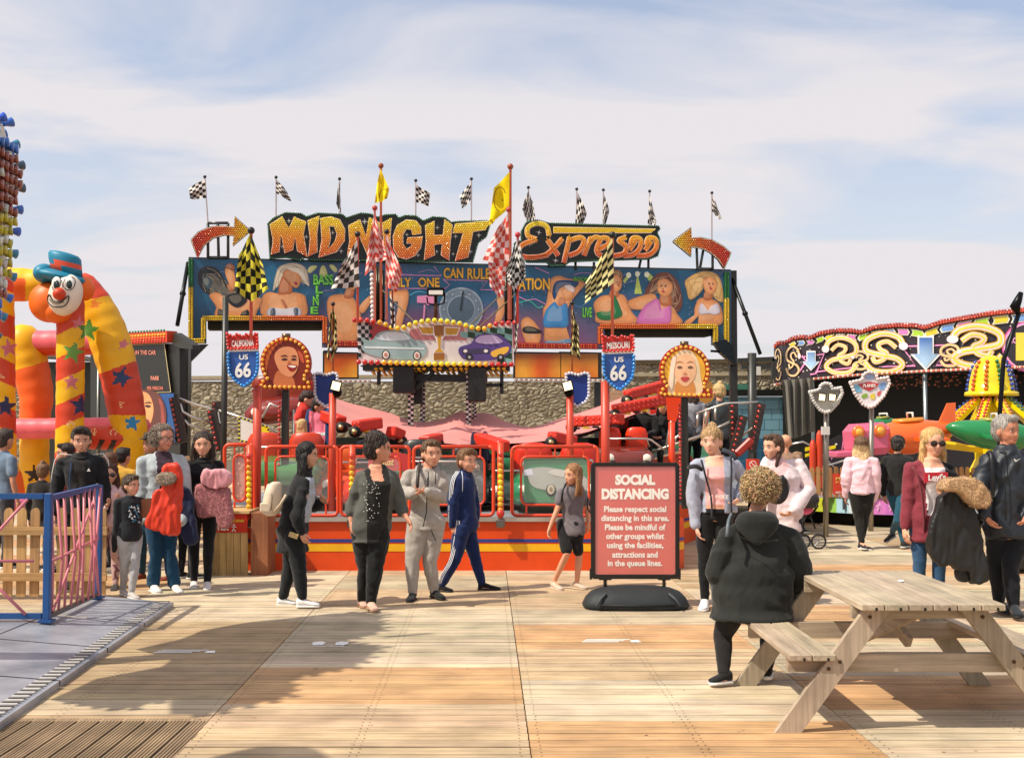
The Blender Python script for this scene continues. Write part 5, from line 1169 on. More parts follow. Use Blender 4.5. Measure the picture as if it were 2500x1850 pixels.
# ================================================================ bulb covered ride crest at the left edge
def cone(m, p, n, L_, r, col):
    p = Vector(p); n = Vector(n).normalized()
    m.tube([p, p+n*L_*.35, p+n*L_*.7, p+n*L_, p+n*L_*1.04], [r*.55, r*.5, r*.8, r, r*.6], 'bulb', col, 9)
def crest():
    t = thing('ride_crest', 'tall ride crest crowded with blue, brown and yellow cone bulbs at the left edge', 'ride decoration', (-4.3, 8.2, 0)); XC = -4.20
    def yz(x, y): Y = 4.1*FPX/(1250-x); return (Y, P(x, y, Y).z)
    far = [yz(*q) for q in [(26, 305), (36, 345), (52, 385), (58, 440), (52, 500), (46, 560), (40, 620), (38, 680), (30, 720), (18, 760), (8, 800), (0, 820)]]
    out = far+[(8.9, 2.35), (8.6, 2.05), (8.2, 2.45), (7.8, 2.75), (7.5, 2.15), (6.9, 2.05), (6.5, 2.6), (6.9, 3.0), (6.1, 3.3), (6.4, 3.9), (7.0, 3.75), (7.2, 4.3), (7.9, 4.45), (8.3, 3.95), (8.7, 4.35), (9.1, 4.25)]  # out-of-view side given lobes to make the cast shadow ragged
    HL = [[(7.2, 2.6), (8.8, 2.65), (9.0, 2.95), (7.5, 2.85)], [(6.7, 3.25), (7.9, 3.2), (8.2, 3.4), (6.9, 3.55)], [(8.3, 3.75), (9.0, 3.8), (9.1, 4.0), (8.4, 3.95)], [(8.5, 3.15), (9.1, 3.2), (9.2, 3.4), (8.4, 3.3)]]  # slots added in the out-of-view half to let lit streaks into the shadow
    m = MB(); m.plate([[Vector((XC, a, b)) for a, b in out]]+[[Vector((XC, a, b)) for a, b in h] for h in HL], (-.22, 0, 0), 'paint', C(214, 206, 190)); m.build('board', t)
    m = MB(); BL = [C(20, 96, 190), C(22, 120, 160), C(26, 70, 96), C(18, 84, 200)]
    for i, (a, b) in enumerate(along(out, .095, True)):
        cy, cz = 8.2, 3.4; n = Vector((1.3, a-cy, b-cz)).normalized(); cone(m, (XC-.02-(i % 2)*.08, a, b), n, .10, .042, random.choice(BL))
    m.build('edge_bulbs', t)
    m = MB(); y = 6.5
    while y < 9.9:
        z = 2.3
        while z < 4.7:
            if inpoly(y, z, out) and inpoly(y+.11, z, out) and inpoly(y, z+.1, out) and inpoly(y, z-.1, out) and not any(inpoly(y, z, h) for h in HL):
                g = 4.33-z
                c = C(24, 100, 190) if z > 4.05 or z < 2.8 else C(140, 66, 50) if z > 3.5 or z < 2.95 else C(176, 164, 24)
                if random.random() < .12: c = C(206, 204, 196)
                cone(m, (XC, y, z), (1, .25, random.uniform(-.25, .15)), .10, .042, jit(c, .2))
            z += .088
        y += .088
    tag(m.build('face_bulbs', t), kind='stuff')
    m = MB(); m.cyl((XC-.15, 8.2, 0), (XC-.15, 8.2, 2.4), .12, 'paint', C(190, 180, 160)); m.cyl((XC-.1, 8.3, 4.6), (XC-.1, 8.3, 5.1), .03, 'metal', C(60, 60, 60)); m.build('post', t)
    # unseen lobed board, added nearer beyond the left edge to throw the shadow in front
    t2 = thing('ride_crest', 'unseen board added beyond the left edge to cast the near shadow', 'ride decoration', (-4.2, 4.2, 0))
    m = MB(); m.plate([[Vector((-4.05, 4.2+.9*math.cos(a)*(1+.1*math.sin(3*a)), 3.9+.6*math.sin(a))) for a in [2*math.pi*i/30 for i in range(30)]]], (-.2, 0, 0), 'paint', C(214, 206, 190)); m.build('board', t2)
    m = MB(); m.cyl((-4.15, 4.2, 0), (-4.15, 4.2, 3.5), .1, 'paint', C(190, 180, 160)); m.build('post', t2)
crest()

# ================================================================ inflatable clown slide
VY = C(236, 176, 12); VR = C(206, 66, 34); VO = C(230, 96, 24); VP = C(224, 100, 110)
inf = thing('inflatable_slide', 'yellow and red inflatable slide with starry arches and a clown head in a blue hat', 'inflatable', (P(150, 1043, 17).x, 17, 0))
ST = [((215, 806), 30, C(72, 130, 40), -84), ((178, 860), 30, C(104, 150, 60), -75), ((192, 790), 20, C(206, 110, 116), -82), ((174, 932), 23, C(206, 110, 116), -90), ((296, 922), 30, C(40, 60, 96), 0), ((22, 850), 25, C(206, 110, 120), -100), ((14, 992), 30, C(40, 46, 84), -85), ((198, 990), 30, C(40, 46, 84), -88),
      ((322, 1032), 24, C(40, 126, 170), -85), ((83, 1158), 25, C(44, 36, 24), -90), ((232, 742), 18, C(224, 130, 40), -80), ((302, 840), 16, C(206, 110, 116), -80), ((202, 712), 16, C(60, 50, 90), -100)]
SP_ = [(0, 923), (298, 987), (172, 1037), (230, 1055), (277, 1056)]
def vincol(base):
    def f(c):
        x, y = proj(c)
        for (cx, cy), r_, cl, ro in ST:
            if abs(x-cx) < r_+2 and abs(y-cy) < r_+2 and inpoly(x, y, star(cx, cy, r_, 5, .42, ro)): return cl
        for cx, cy in SP_:
            dx, dy = x-cx, y-cy; rr = math.hypot(dx, dy)
            if rr < 9:
                an = math.atan2(dy, dx)/(2*math.pi)
                if abs(((rr/3.6-an) % 1)-.5) < .2: return C(240, 190, 130)
        return base(x, y) if callable(base) else base
    return f
def vtube(name, pts, d, rp, base, n=44, step=2.4, dd=None):
    """inflated tube through photo points; rp = radius in photo pixels"""
    q = [(x, y, rp[i] if isinstance(rp, list) else rp, (dd[i] if dd else 0)) for i, (x, y) in enumerate(pts)]
    s_ = spl(q, 6, False) if len(q) > 2 else q
    fine = along([(a, b, c_, e) for a, b, c_, e in s_], step)
    P3 = [P(a, b, d+e) for a, b, c_, e in fine]; RR_ = [S(c_, d+e)*(1+.012*math.sin(i*.42)) for i, (a, b, c_, e) in enumerate(fine)]
    m = MB(); m.tube(P3, RR_, 'vinyl', vincol(base), n, True, True); return m.build(name, inf)
stripe = lambda ph, k=.45, w_=57: (lambda x, y: VR if ((y+ph+k*x) % (2*w_)) < w_ else VY)
vtube('front_column', [(172, 742), (172, 900), (170, 1050), (168, 1190)], 16.4, 33, stripe(-25))
vtube('left_column', [(-6, 690), (-2, 800), (0, 1000), (4, 1190)], 16.2, 36, stripe(40, -.45))
vtube('right_leg', [(205, 700), (232, 745), (262, 815), (292, 915), (308, 1000), (318, 1060), (314, 1120)], 17.0, [34, 42, 48, 46, 44, 40, 36], lambda x, y: VR if y < 735-(x-200)*.2 else VY if y < 895-(x-290)*.35 else VR if y < 1013 else VY)
vtube('back_leg', [(58, 835), (70, 880), (88, 960), (86, 1015), (84, 1100), (84, 1190)], 18.4, [44, 44, 40, 36, 34, 36], lambda x, y: VY if y < 898+(60-x)*.3 else VO if y < 1020 else VY)
vtube('upper_beam', [(-60, 838), (80, 838), (230, 836)], 18.4, 31, lambda x, y: VP if y < 850 else VR)
vtube('top_beam', [(-60, 692), (30, 695), (110, 695)], 17.2, [42, 42, 36], lambda x, y: VO if (x < 62 and abs(y-710) < 30) else VY)
vtube('lower_beam', [(-60, 1046), (100, 1046), (345, 1042)], 18.0, 25, lambda x, y: VP)
vtube('step_roll', [(185, 1066), (250, 1068), (300, 1070)], 16.9, [26, 30, 24], lambda x, y: (C(44, 34, 34) if ((x+y*.5) % 30) < 14 and y > 1072 else VR))
vtube('side_roll', [(-30, 1125), (10, 1135), (30, 1180), (36, 1230)], 15.7, [30, 28, 26, 24], lambda x, y: VY if y < 1150 else VO)
vtube('landing_mat', [(20, 1222), (150, 1222)], 15.2, 18, C(214, 110, 160), n=20)
# clown head
m = MB(); HD = 16.2; hc = P(158, 722, HD)
m.sph(P(122, 738, HD+.05), (S(50, HD), S(44, HD), S(50, HD)), 'vinyl', C(232, 104, 24), n=26, m=18); m.sph(P(206, 705, HD+.1), (S(24, HD), S(30, HD), S(30, HD)), 'vinyl', C(232, 104, 24), n=20, m=12)
m.sph(P(140, 760, HD), (S(36, HD), S(34, HD), S(30, HD)), 'vinyl', C(232, 104, 24), n=20, m=12); hh = m.build('head', inf)
tl = Matrix.Rotation(R(16), 3, 'Y'); m = MB(); fc = P(160, 720, HD-.14); fr_ = (S(40, HD), S(34, HD), S(52, HD)); m.sph(fc, fr_, 'vinyl', C(228, 214, 196), tl, n=30, m=22)
def onface(x, y, off=0):        # point on the face ellipsoid under a photo position
    loc = P(x, y, HD-.14)-fc; l = tl.transposed() @ Vector((loc.x, 0, loc.z)); k = 1-(l.x/fr_[0])**2-(l.z/fr_[2])**2
    return fc+tl @ Vector((l.x, -(fr_[1]+off)*math.sqrt(max(.02, k)), l.z))
for cx, cy in ((149, 696), (179, 695)):
    m.sph(onface(cx, cy), (S(12, HD), .02, S(17, HD)), 'vinyl', C(236, 232, 226), n=16, m=10); m.tube([onface(cx+12*math.cos(R(a)), cy+17*math.sin(R(a)), .02) for a in range(0, 375, 15)], .006, 'paint', BLK, 5)
    m.sph(onface(cx+1, cy+3, .012), (S(7.5, HD), .02, S(11, HD)), 'gloss', C(20, 44, 40), n=14, m=8); m.sph(onface(cx+2, cy-1, .03), .012, 'paint', WHT)
m.sph(onface(160, 722, .03), (S(15, HD), .10, S(15, HD)), 'vinyl', C(206, 62, 24), n=20, m=12)
m.tube([onface(x, y, .02) for x, y in spl([(122, 730), (126, 724), (132, 722), (136, 730), (142, 738), (152, 740), (165, 738), (175, 730), (180, 726), (178, 738), (168, 750), (152, 753), (136, 750), (124, 738), (122, 730)], 3, False)], .008, 'paint', BLK, 5)
m.tube([onface(x, y, .02) for x, y in spl([(130, 732), (140, 742), (155, 744), (168, 740)], 3, False)], .007, 'paint', BLK, 5); m.build('face', hh)
m = MB(); HB = C(24, 120, 150); ht = Matrix.Rotation(R(12), 3, 'Y')
m.sph(P(148, 676, HD), (S(64, HD), S(50, HD), S(17, HD)), 'vinyl', HB, ht, n=30, m=14); m.sph(P(110, 668, HD), (S(26, HD), S(40, HD), S(24, HD)), 'vinyl', HB, n=20, m=12)
u, v = Vector((1, 0, 0)), Vector((0, 1, 0)); rg = []
for y, k, sh_ in ((668, 38, 6), (652, 39, 3), (640, 40, 1), (626, 40, 0), (619, 34, -1), (616, 18, -2)): rg.append(m.ring(P(158+sh_, y, HD), ht @ u, v, S(k, HD), S(k*.85, HD), 28))
m.loft(rg, 'vinyl', lambda c: C(216, 80, 50) if 640 < proj(c)[1]+(proj(c)[0]-158)*-.06 < 656 else HB); m.build('hat', hh)

# ================================================================ booth with fare board
PK = Plane(250, 23.2, 430, 21.0)
bt = thing('ride_booth', 'dark booth with a black fare board, bulb strip and painted woman poster', 'booth', (PK(340, 1100).x, 22, 0))
m = MB(); draw(m, PK, [(215, 838), (432, 838), (434, 1170), (215, 1170)], C(34, 34, 30), -.05, 'paint', .12); draw(m, PK, [(425, 812), (470, 842), (470, 852), (438, 850), (420, 840)], C(44, 44, 38), 0, 'paint', .15); m.build('cabin', bt)
m = MB(); draw(m, PK, [(300, 843), (402, 839), (418, 957), (310, 960)], C(26, 27, 22), .0, 'paint', .05)
stroke(m, PK, [(300, 843), (402, 839), (418, 957), (310, 960)], 1.4, C(220, 200, 140), .01, smooth=False)
text(m, PK, 'PAYING IN THE CAR', 296, 855, 382, 866, C(200, 120, 100), .01, .03); text(m, PK, 'FARE', 369, 918, 389, 928, C(206, 130, 110), .01, .04); text(m, PK, 'PER PERSON', 360, 943, 399, 952, C(200, 110, 90), .01, .03); m.build('fare_board', bt)
m = MB(); draw(m, PK, [(286, 815), (420, 808), (420, 836), (286, 842)], C(196, 60, 20), .10, 'paint', .2)
for r_, c_ in ((0, GRN), (1, YEL), (2, ORA), (3, RED)):
    bulbs_line(m, PK, [(288, 817+r_*7-(3 if r_ == 0 else 0)), (418, 810+r_*7-(3 if r_ == 0 else 0))], 7, .028, lambda i, x, y: jit(c_, .15), .10)
tag(m.build('bulb_strip', bt), kind='stuff')
m = MB(); D = lambda pts, c_, o_, k=4: draw(m, PK, spl(pts, k) if k else pts, c_, o_)
D([(322, 962), (424, 960), (428, 1078), (322, 1078)], C(28, 76, 136), .0, 0); D([(330, 962), (380, 956), (402, 985), (408, 1020), (400, 1060), (380, 1080), (330, 1080)], C(96, 50, 40), .012)
D([(334, 962), (362, 960), (376, 990), (374, 1020), (362, 1044), (345, 1048), (332, 1030)], C(222, 150, 96), .016); D([(342, 1040), (364, 1034), (372, 1078), (342, 1078)], C(206, 130, 80), .014)
D([(343, 1022), (350, 1018), (357, 1022), (352, 1032), (345, 1031)], C(186, 70, 70), .02, 3); D([(355, 990), (364, 988), (371, 992), (363, 995)], C(50, 34, 30), .02, 3); D([(353, 985), (365, 980), (373, 984), (364, 984)], C(80, 46, 30), .02, 3); D([(345, 1008), (350, 1002), (354, 1009), (349, 1012)], C(196, 116, 76), .02, 3)
D([(388, 972), (400, 990), (404, 1040), (396, 1050), (394, 1000)], C(150, 70, 60), .014); m.build('painted_poster', bt)
kd = MB(); p = P(160, 1100, 25); kd.box((p.x, 25.2, 1.6), (1.25, .4, 3.1), 'paint', C(38, 40, 34)); o = kd.build('dark_shed'); kd = MB(); kd.beam(P(88, 868, 24.6), P(222, 876, 24.6), 1.0, .08, 'metal', C(120, 118, 104)); kd.build('roof', o); tag(o, 'dark shed with a grey roof behind the inflatable slide', 'shed')
m = MB(); a = P(241, 1043, 23); m.cyl((a.x, 23, 0), P(241, 880, 23), .035, 'metal', C(120, 120, 112), 8); tag(m.build('steel_post'), 'thin grey post between the shed and the fare booth', 'post')
m = MB(); pp = [P(436, 880, 22.5), P(455, 900, 22.5), P(450, 1043, 22.5)]; m.beam(P(452, 845, 23), Vector((P(452, 845, 23).x, 23, 0)), .18, .18, 'paint', C(38, 38, 34), up=(0, 1, 0)); tag(m.build('steel_post'), 'thick dark post between the fare booth and the stair rails', 'post')
# litter bin boxed in timber
d = 13.9; lb = thing('litter_bin', 'timber clad litter bin with a red top panel beside the orange platform', 'litter bin', (P(555, 1043, d).x, d, 0))
pl = Plane(500, d, 606, d); WD = C(190, 156, 104)
for k in range(6):
    x0 = 500+k*17.6; m = MB(); draw(m, pl, [(x0, 1300), (x0+16.6, 1300), (x0+16.6, 1405), (x0, 1405)], jit(WD, .08), 0, 'woodz', .03); m.build('slat', lb)
m = MB(); a, b = pl(606, 1405), pl(606, 1252); m.box((a.x+.13, d+.3, (a.z+b.z)/2), (.2, .62, b.z-a.z), 'woodz', C(150, 96, 66)); m.box((pl(552, 1250).x, d+.3, b.z+.01), (.56, .66, .03), 'woodx', C(196, 162, 110)); m.build('casing', lb)
m = MB(); draw(m, pl, [(500, 1254), (604, 1254), (604, 1299), (500, 1299)], C(196, 48, 24), .01, 'paint', .03); text(m, pl, 'TROPICANA', 544, 1267, 597, 1274, C(236, 200, 60), .014, .03); text(m, pl, 'LITTER', 506, 1281, 560, 1294, WHT, .014, .05)
m.sph(pl(572, 1281, .018), (.012, .006, .012), 'paint', WHT); stroke(m, pl, [(572, 1284), (571, 1290), (567, 1297)], 2.2, WHT, .016, smooth=False); stroke(m, pl, [(571, 1290), (576, 1297)], 2.2, WHT, .016, smooth=False); stroke(m, pl, [(566, 1285), (578, 1286)], 1.6, WHT, .016, smooth=False); m.build('sign_panel', lb)
# ================================================================ curved canopy ride on the right
CV = Curved([(1880, 29.0), (1912, 28.2), (1978, 27.2), (2100, 26.0), (2256, 25.0), (2420, 24.2), (2600, 23.6)])
cr_ride = thing('covered_ride', 'covered ride with a wavy black fascia of neon swirls, arrows and stars', 'ride', (P(2250, 1043, 26).x, 26, 0))
top = [(1890, 846), (1900, 836), (1915, 837), (1935, 825), (1960, 821), (1977, 824), (2000, 813), (2040, 806), (2080, 806), (2100, 810), (2135, 798), (2190, 793), (2235, 794), (2257, 799), (2300, 785), (2350, 776), (2420, 764), (2500, 756), (2620, 746)]
bot = [(1893, 938), (1912, 934), (1977, 925), (2100, 914), (2257, 905), (2420, 898), (2620, 890)]
def yat(L_, x):
    for (a, b), (c_, d_) in zip(L_, L_[1:]):
        if x <= c_: return b+(d_-b)*(x-a)/(c_-a)
    return L_[-1][1]
m = MB(); xs_ = [1892+i*(2600-1892)/80 for i in range(81)]
for a, b in zip(xs_, xs_[1:]):
    q = [CV(a, yat(bot, a)), CV(b, yat(bot, b)), CV(b, yat(top, b)), CV(a, yat(top, a))]; bk = Vector((0, .12, 0))
    m.add(q+[p+bk for p in q], [(0, 1, 2, 3), (4, 7, 6, 5), (3, 2, 6, 7), (1, 0, 4, 5)], 'mural', C(46, 38, 44))
m.build('fascia', cr_ride)
m = MB()
def segstroke(pts, w_, c_, o_): stroke(m, CV, pts, w_, c_, o_, 'mural', .004)
CH = [C(210, 190, 50), C(110, 150, 206), C(206, 120, 186), C(160, 196, 50)]
x = 1925; k = 0
while x < 2600:
    w_ = 17+(x-1925)*.05; y = yat(top, x)+9; h = 12+(x-1925)*.016; y2 = yat(top, x+w_)+9
    s_ = 1 if k % 8 < 4 else -1
    pts = [(x, y), (x+w_-3, y2), (x+w_+2, y2+h/2), (x+w_-3, y2+h), (x, y+h), (x+5, y+h/2)] if s_ > 0 else [(x+2, y), (x+w_, y2), (x+w_-5, y2+h/2), (x+w_, y2+h), (x+2, y+h), (x-3, y+h/2)]
    draw(m, CV, pts, C(226, 220, 190), .03); cx = sum(a for a, b in pts)/6; cy = sum(b for a, b in pts)/6; draw(m, CV, [(cx+(a-cx)*.82, cy+(b-cy)*.74) for a, b in pts], CH[k % 4], .036); x += w_+4; k += 1
rnd = random.Random(9)
for k in range(190):
    x = rnd.uniform(1905, 2590); y = rnd.uniform(yat(top, x)+28, yat(bot, x)-5); draw(m, CV, star(x, y, rnd.choice([1.2, 1.6, 2.6, 4 if x > 2150 else 2]), 5), C(226, 216, 206), .02)
def neonline(pts, w_=5):
    for a_, b_ in ((1.0, C(196, 84, 150)), (.45, C(236, 170, 206))): stroke(m, CV, pts, w_*a_, b_, .03+.006*(a_ < 1), smooth=False)
neonline([(1955, 872), (2012, 864), (1992, 912), (1978, 914)]); neonline([(1950, 910), (1968, 882), (1958, 868)]); neonline([(2200, 846), (2318, 842), (2285, 892), (2420, 886)]); neonline([(2075, 897), (2235, 893), (2205, 850)]); neonline([(1990, 908), (2075, 898)], 4)
def swirl(cx, cy, sx, sy):
    s1 = [(-36, -16), (-26, -36), (4, -44), (34, -30), (36, -6), (10, 4), (-22, 12), (-34, 28), (-12, 42), (22, 40), (40, 20)]
    s2 = [(-22, -12), (-6, -26), (12, -20), (8, -8), (-4, 0), (2, 14), (18, 20), (24, 8)]
    for L_, w_ in ((s1, 12.5), (s2, 10)):
        q = [(cx+x*sx, cy+y*sy) for x, y in L_]
        stroke(m, CV, q, w_*abs(sx), C(214, 160, 30), .040+.001*w_); stroke(m, CV, q, w_*.74*abs(sx), C(236, 206, 196), .046+.001*w_); stroke(m, CV, q, w_*.26*abs(sx), C(206, 100, 40) if w_ < 10 else C(236, 206, 70), .052+.001*w_)
    draw(m, CV, circ(cx-36*sx, cy-16*sy, 9*abs(sx), 9*sy, 14), C(236, 214, 216), .070)
swirl(1936, 882, -.42, .82); swirl(1899, 890, .2, .86); swirl(2052, 868, 1.02, 1.0); swirl(2160, 862, -1.26, 1.08); swirl(2383, 846, 1.6, 1.12); swirl(2100, 880, .5, .5); swirl(2320, 868, -.6, .6)
for cx, cy, s_ in ((1980, 880, .62), (2260, 860, 1.1)):
    pts = [(-18, -38), (18, -38), (18, 4), (34, 4), (0, 40), (-34, 4), (-18, 4)]
    draw(m, CV, [(cx+x*s_, cy+y*s_) for x, y in pts], C(226, 226, 226), .04); draw(m, CV, [(cx+x*s_*.8, cy+y*s_*.86) for x, y in pts], lambda v: mixc(C(176, 206, 230), C(30, 84, 160), min(1, max(0, (v.z-3.1)/.6))), .048)
c1 = (2512, 846); draw(m, CV, circ(*c1, 66, 62, 40), C(206, 84, 150), .04); draw(m, CV, circ(*c1, 62, 58, 40), C(232, 160, 200), .044); draw(m, CV, circ(*c1, 58, 54, 40), C(44, 40, 44), .05)
text(m, CV, 'NO', 2462, 824, 2484, 838, C(226, 150, 200), .06, .03); text(m, CV, '1', 2480, 812, 2520, 880, C(226, 200, 70), .06, .05)
m.build('painted_fascia', cr_ride)
m = MB()
bulbs_line(m, CV, [(x, yat(top, x)-1) for x in range(1892, 2600, 8)], 7.5, .045, lambda i, x, y: jit(C(150, 46, 22), .3), .04, nrm=(0, -.3, 1)); bulbs_line(m, CV, [(x, yat(top, x)+3) for x in range(1892, 2600, 8)], 7.0, .035, lambda i, x, y: jit(C(190, 60, 30), .25), .06)
bulbs_line(m, CV, [(x, yat(bot, x)+1) for x in range(1892, 2600, 8)], 6.0, .036, lambda i, x, y: jit(C(196, 90, 60) if i % 2 else C(226, 196, 180), .2), .06); tag(m.build('bulb_edges', cr_ride), kind='stuff')
m = MB()
m.add([P(1895, 936, 28.6), P(2600, 893, 23.7), P(2600, 900, 33), P(1900, 930, 33)], [(0, 1, 2, 3)], 'paint', C(24, 22, 22))
m.add([P(1895, 838, 28.6), P(2600, 760, 23.9), P(2600, 800, 33), P(1900, 870, 33)], [(0, 1, 2, 3)], 'canvas', C(60, 56, 54)); m.build('roof', cr_ride)
m = MB(); q = [P(1910, 900, 32), P(2700, 880, 32)]; m.add([(q[0].x, 32, 0), (q[1].x, 32, 0), (q[1].x, 32, 4), (q[0].x, 32, 4)], [(0, 1, 2, 3)], 'paint', C(24, 26, 24)); m.add([(q[1].x, 32, 0), (q[1].x, 23.6, 0), (q[1].x, 23.6, 4), (q[1].x, 32, 4)], [(0, 1, 2, 3)], 'paint', C(24, 26, 24)); m.build('back_wall', cr_ride)
m = MB(); V = []; nx_, nz_ = 40, 12
for i in range(nx_+1):
    for j in range(nz_+1):
        s_, t_ = i/nx_, j/nz_; x = 1908+77*s_+(14*t_ if s_ < .3 else 6*t_*s_); y = 928-6*s_+(138+6*math.sin(s_*5))*t_
        V.append(P(x, y, 26.6+.10*math.sin(s_*26+t_)+.25*s_*t_))
m.add(V, [(i*(nz_+1)+j, i*(nz_+1)+j+1, (i+1)*(nz_+1)+j+1, (i+1)*(nz_+1)+j) for i in range(nx_) for j in range(nz_)], 'canvas', C(112, 108, 98), True); m.build('curtain', cr_ride)
for x, y0 in ((2258, 908), (1984, 925)):
    m = MB(); a = P(x, y0, CV.d(x)+.1); m.cyl((a.x, a.y, 0), a, .05, 'metal', C(150, 158, 160), 10); m.build('post', cr_ride)
m = MB(); rnd = random.Random(8)
for k in range(170):
    x = rnd.uniform(2150, 2600); q = P(x, yat(bot, x)+rnd.uniform(4, 40), 27+rnd.random()*3); m.bulb(q, (0, -.6, -1), .035, jit(C(150, 70, 50), .4))
tag(m.build('ceiling_bulbs', cr_ride), kind='stuff')
m = MB(); PD = Plane(1980, 24.5, 2500, 24.0); draw(m, PD, [(1960, 1135), (1990, 1095), (2050, 1062), (2160, 1048), (2500, 1046), (2560, 1150), (2560, 1200), (1960, 1200)], C(30, 26, 32), 0, 'paint', .1)
stroke(m, PD, [(2018, 1118), (2026, 1088), (2030, 1122), (2036, 1100), (2042, 1112), (2050, 1100), (2054, 1108), (2058, 1076), (2064, 1090), (2072, 1090)], 2.2, C(226, 120, 170), .02, smooth=False)
for x, y in ((2003, 1098), (2041, 1084), (2040, 1112), (2065, 1106), (2012, 1120), (2074, 1098), (2006, 1130)): draw(m, PD, star(x, y, 4), C(226, 222, 214), .02)
for x0, c_ in ((1965, C(216, 190, 20)), (2010, C(216, 190, 20))): draw(m, PD, [(x0, 1092), (x0+30, 1086), (x0+30, 1094), (x0, 1102)], c_, .02); draw(m, PD, [(x0, 1108), (x0+28, 1100), (x0+28, 1107), (x0, 1116)], c_, .02)
for r_, c_ in ((46, C(206, 170, 20)), (38, C(70, 30, 60)), (32, C(206, 110, 190)), (26, C(226, 222, 214)), (20, C(30, 26, 32))): stroke(m, PD, circ(2180, 1170, r_*1.2, r_, 20, 180, 300), 6, c_, .02+.002*(50-r_)/10, smooth=False)
m.build('painted_steps', cr_ride)
m = MB(); m.tube([P(1975, 1150, 24), P(2060, 1124, 24), P(2130, 1103, 24), P(2220, 1100, 24)], .02, 'metal', C(200, 196, 190), 6); m.tube([P(1930, 1084, 24.2), P(1960, 1078, 24.2), P(1985, 1090, 24.2)], .02, 'metal', C(200, 196, 190), 6); m.tube([P(1985, 1085, 24.1), P(2050, 1155, 24.1)], .016, 'metal', C(200, 180, 170), 6); m.build('hand_rail', cr_ride)
for x, y0 in ((1984, 1073), (2000, 1050)):
    m = MB(); a = P(x, y0, 23.8); m.tube([Vector((a.x, a.y, .3)), Vector((a.x, a.y, a.z-.25)), Vector((a.x, a.y, a.z-.08)), a], [.07, .07, .06, .02], 'paint', C(196, 60, 28), 8); tag(m.build('pointed_post'), 'red pointed post %s of the pair left of the starry steps' % ('left and taller' if x == 1984 else 'right'), 'post')

# ================================================================ children's plane ride
kp = thing('ride_platform', 'low round kiddie ride platform with bright star and square side panels', 'ride platform', (P(2250, 1043, 21).x, 21, 0))
m = MB(); zt, zb = .50, .23; XS = [P(x, 1043, 20.3+((x-2230)/270)**2*1.2).x for x in range(1950, 2621, 30)]; YS = [20.3+((x-2230)/270)**2*1.2 for x in range(1950, 2621, 30)]
PC = [C(206, 70, 50), C(196, 200, 60), C(150, 196, 90), C(170, 206, 220), C(206, 214, 220), C(226, 206, 214), C(206, 120, 190), C(196, 110, 190), C(206, 84, 84), C(230, 214, 226)]
for i in range(len(XS)-1):
    m.add([(XS[i], YS[i], zb), (XS[i+1], YS[i+1], zb), (XS[i+1], YS[i+1], zt), (XS[i], YS[i], zt)], [(0, 1, 2, 3)], 'gloss', PC[i % len(PC)])
    if PC[i % 10][0] > .5 and i % 3 == 0 or i in (0, 6, 7, 8):
        f = Frame(((XS[i]+XS[i+1])/2, (YS[i]+YS[i+1])/2-.01, (zt+zb)/2), (1, 0, 0), (0, 0, 1)); draw(m, f, star(0, 0, .08, rot=90), C(236, 214, 220), 0); draw(m, f, star(0, 0, .05, rot=90), PC[i % 10], .004)
m.add([(x, y-.02, zt) for x, y in zip(XS, YS)]+[(XS[-1], 25, zt), (XS[0], 25, zt)], [list(range(len(XS)+2))], 'metal', C(206, 202, 200))
m.add([(x, y+.35, .0) for x, y in zip(XS, YS)]+[(x, y+.35, zb) for x, y in zip(XS, YS)], [(i, i+1, len(XS)+i+1, len(XS)+i) for i in range(len(XS)-1)], 'matte', C(30, 26, 20))
m.add([(x, y-.03, zb) for x, y in zip(XS, YS)]+[(XS[-1], 25, zb), (XS[0], 25, zb)], [list(range(len(XS)+2))], 'matte', C(60, 54, 50)); m.build('deck', kp)
def pk2(x0, x1, lab):
    a, b = P(x0, 1217, 20.9), P(x1, 1217, 20.9); n = int((x1-x0)/14.5); t = thing('picket_fence', lab, 'fence', (a.x, 20.9, zt), 'brown picket fences on the kiddie ride platform')
    for k in range(n):
        x = a.x+(b.x-a.x)*(k+.5)/n; w_ = .072; H2 = zt+.54+random.uniform(-.01, .01); m = MB()
        m.plate([[Vector(p) for p in [(x-w_/2, 20.9, zt), (x+w_/2, 20.9, zt)]+[(x+w_/2*math.cos(R(q)), 20.9, H2-.036+.036*math.sin(R(q))) for q in (0, 45, 90, 135, 180)]]], (0, .02, 0), 'woodz', jit(C(176, 132, 84), .1)); m.build('picket', t)
    for z in (.14, .42): m = MB(); m.beam((a.x, 20.94, zt+z), (b.x, 20.94, zt+z), .03, .06, 'woodx', C(160, 118, 72)); m.build('rail', t)
pk2(1962, 2196, 'brown picket fence behind the pink hooded girl'); pk2(2196, 2560, 'brown picket fence behind the blonde woman and grey haired man')
def notice(x0, y0, x1, y1, d, rows, label, grp=None, sym=True):
    pl = Plane(x0, d, x1, d); t = thing('notice', label, 'notice', pl((x0+x1)/2, y1), grp); m = MB(); draw(m, pl, [(x0, y0), (x1, y0), (x1, y1), (x0, y1)], C(206, 60, 34), 0, 'paint', .02); m.build('board', t)
    m = MB()
    for s, a, b, c_, e, cl in rows: text(m, pl, s, a, b, c_, e, cl, .006, .03)
    if sym:
        cx, cy = sym; stroke(m, pl, circ(cx, cy, 8, 8, 20)+[(cx+8, cy)], 1.6, WHT, .006, smooth=False); stroke(m, pl, [(cx-5, cy-5), (cx+5, cy+5)], 1.6, WHT, .006, smooth=False)
    m.build('lettering', t); m = MB(); a = pl((x0+x1)/2, y1, -.05); m.box((a.x, a.y, a.z-.02), (.04, .03, .5), 'metal', C(90, 90, 90)); m.build('stake', t)
OY = C(240, 190, 90)
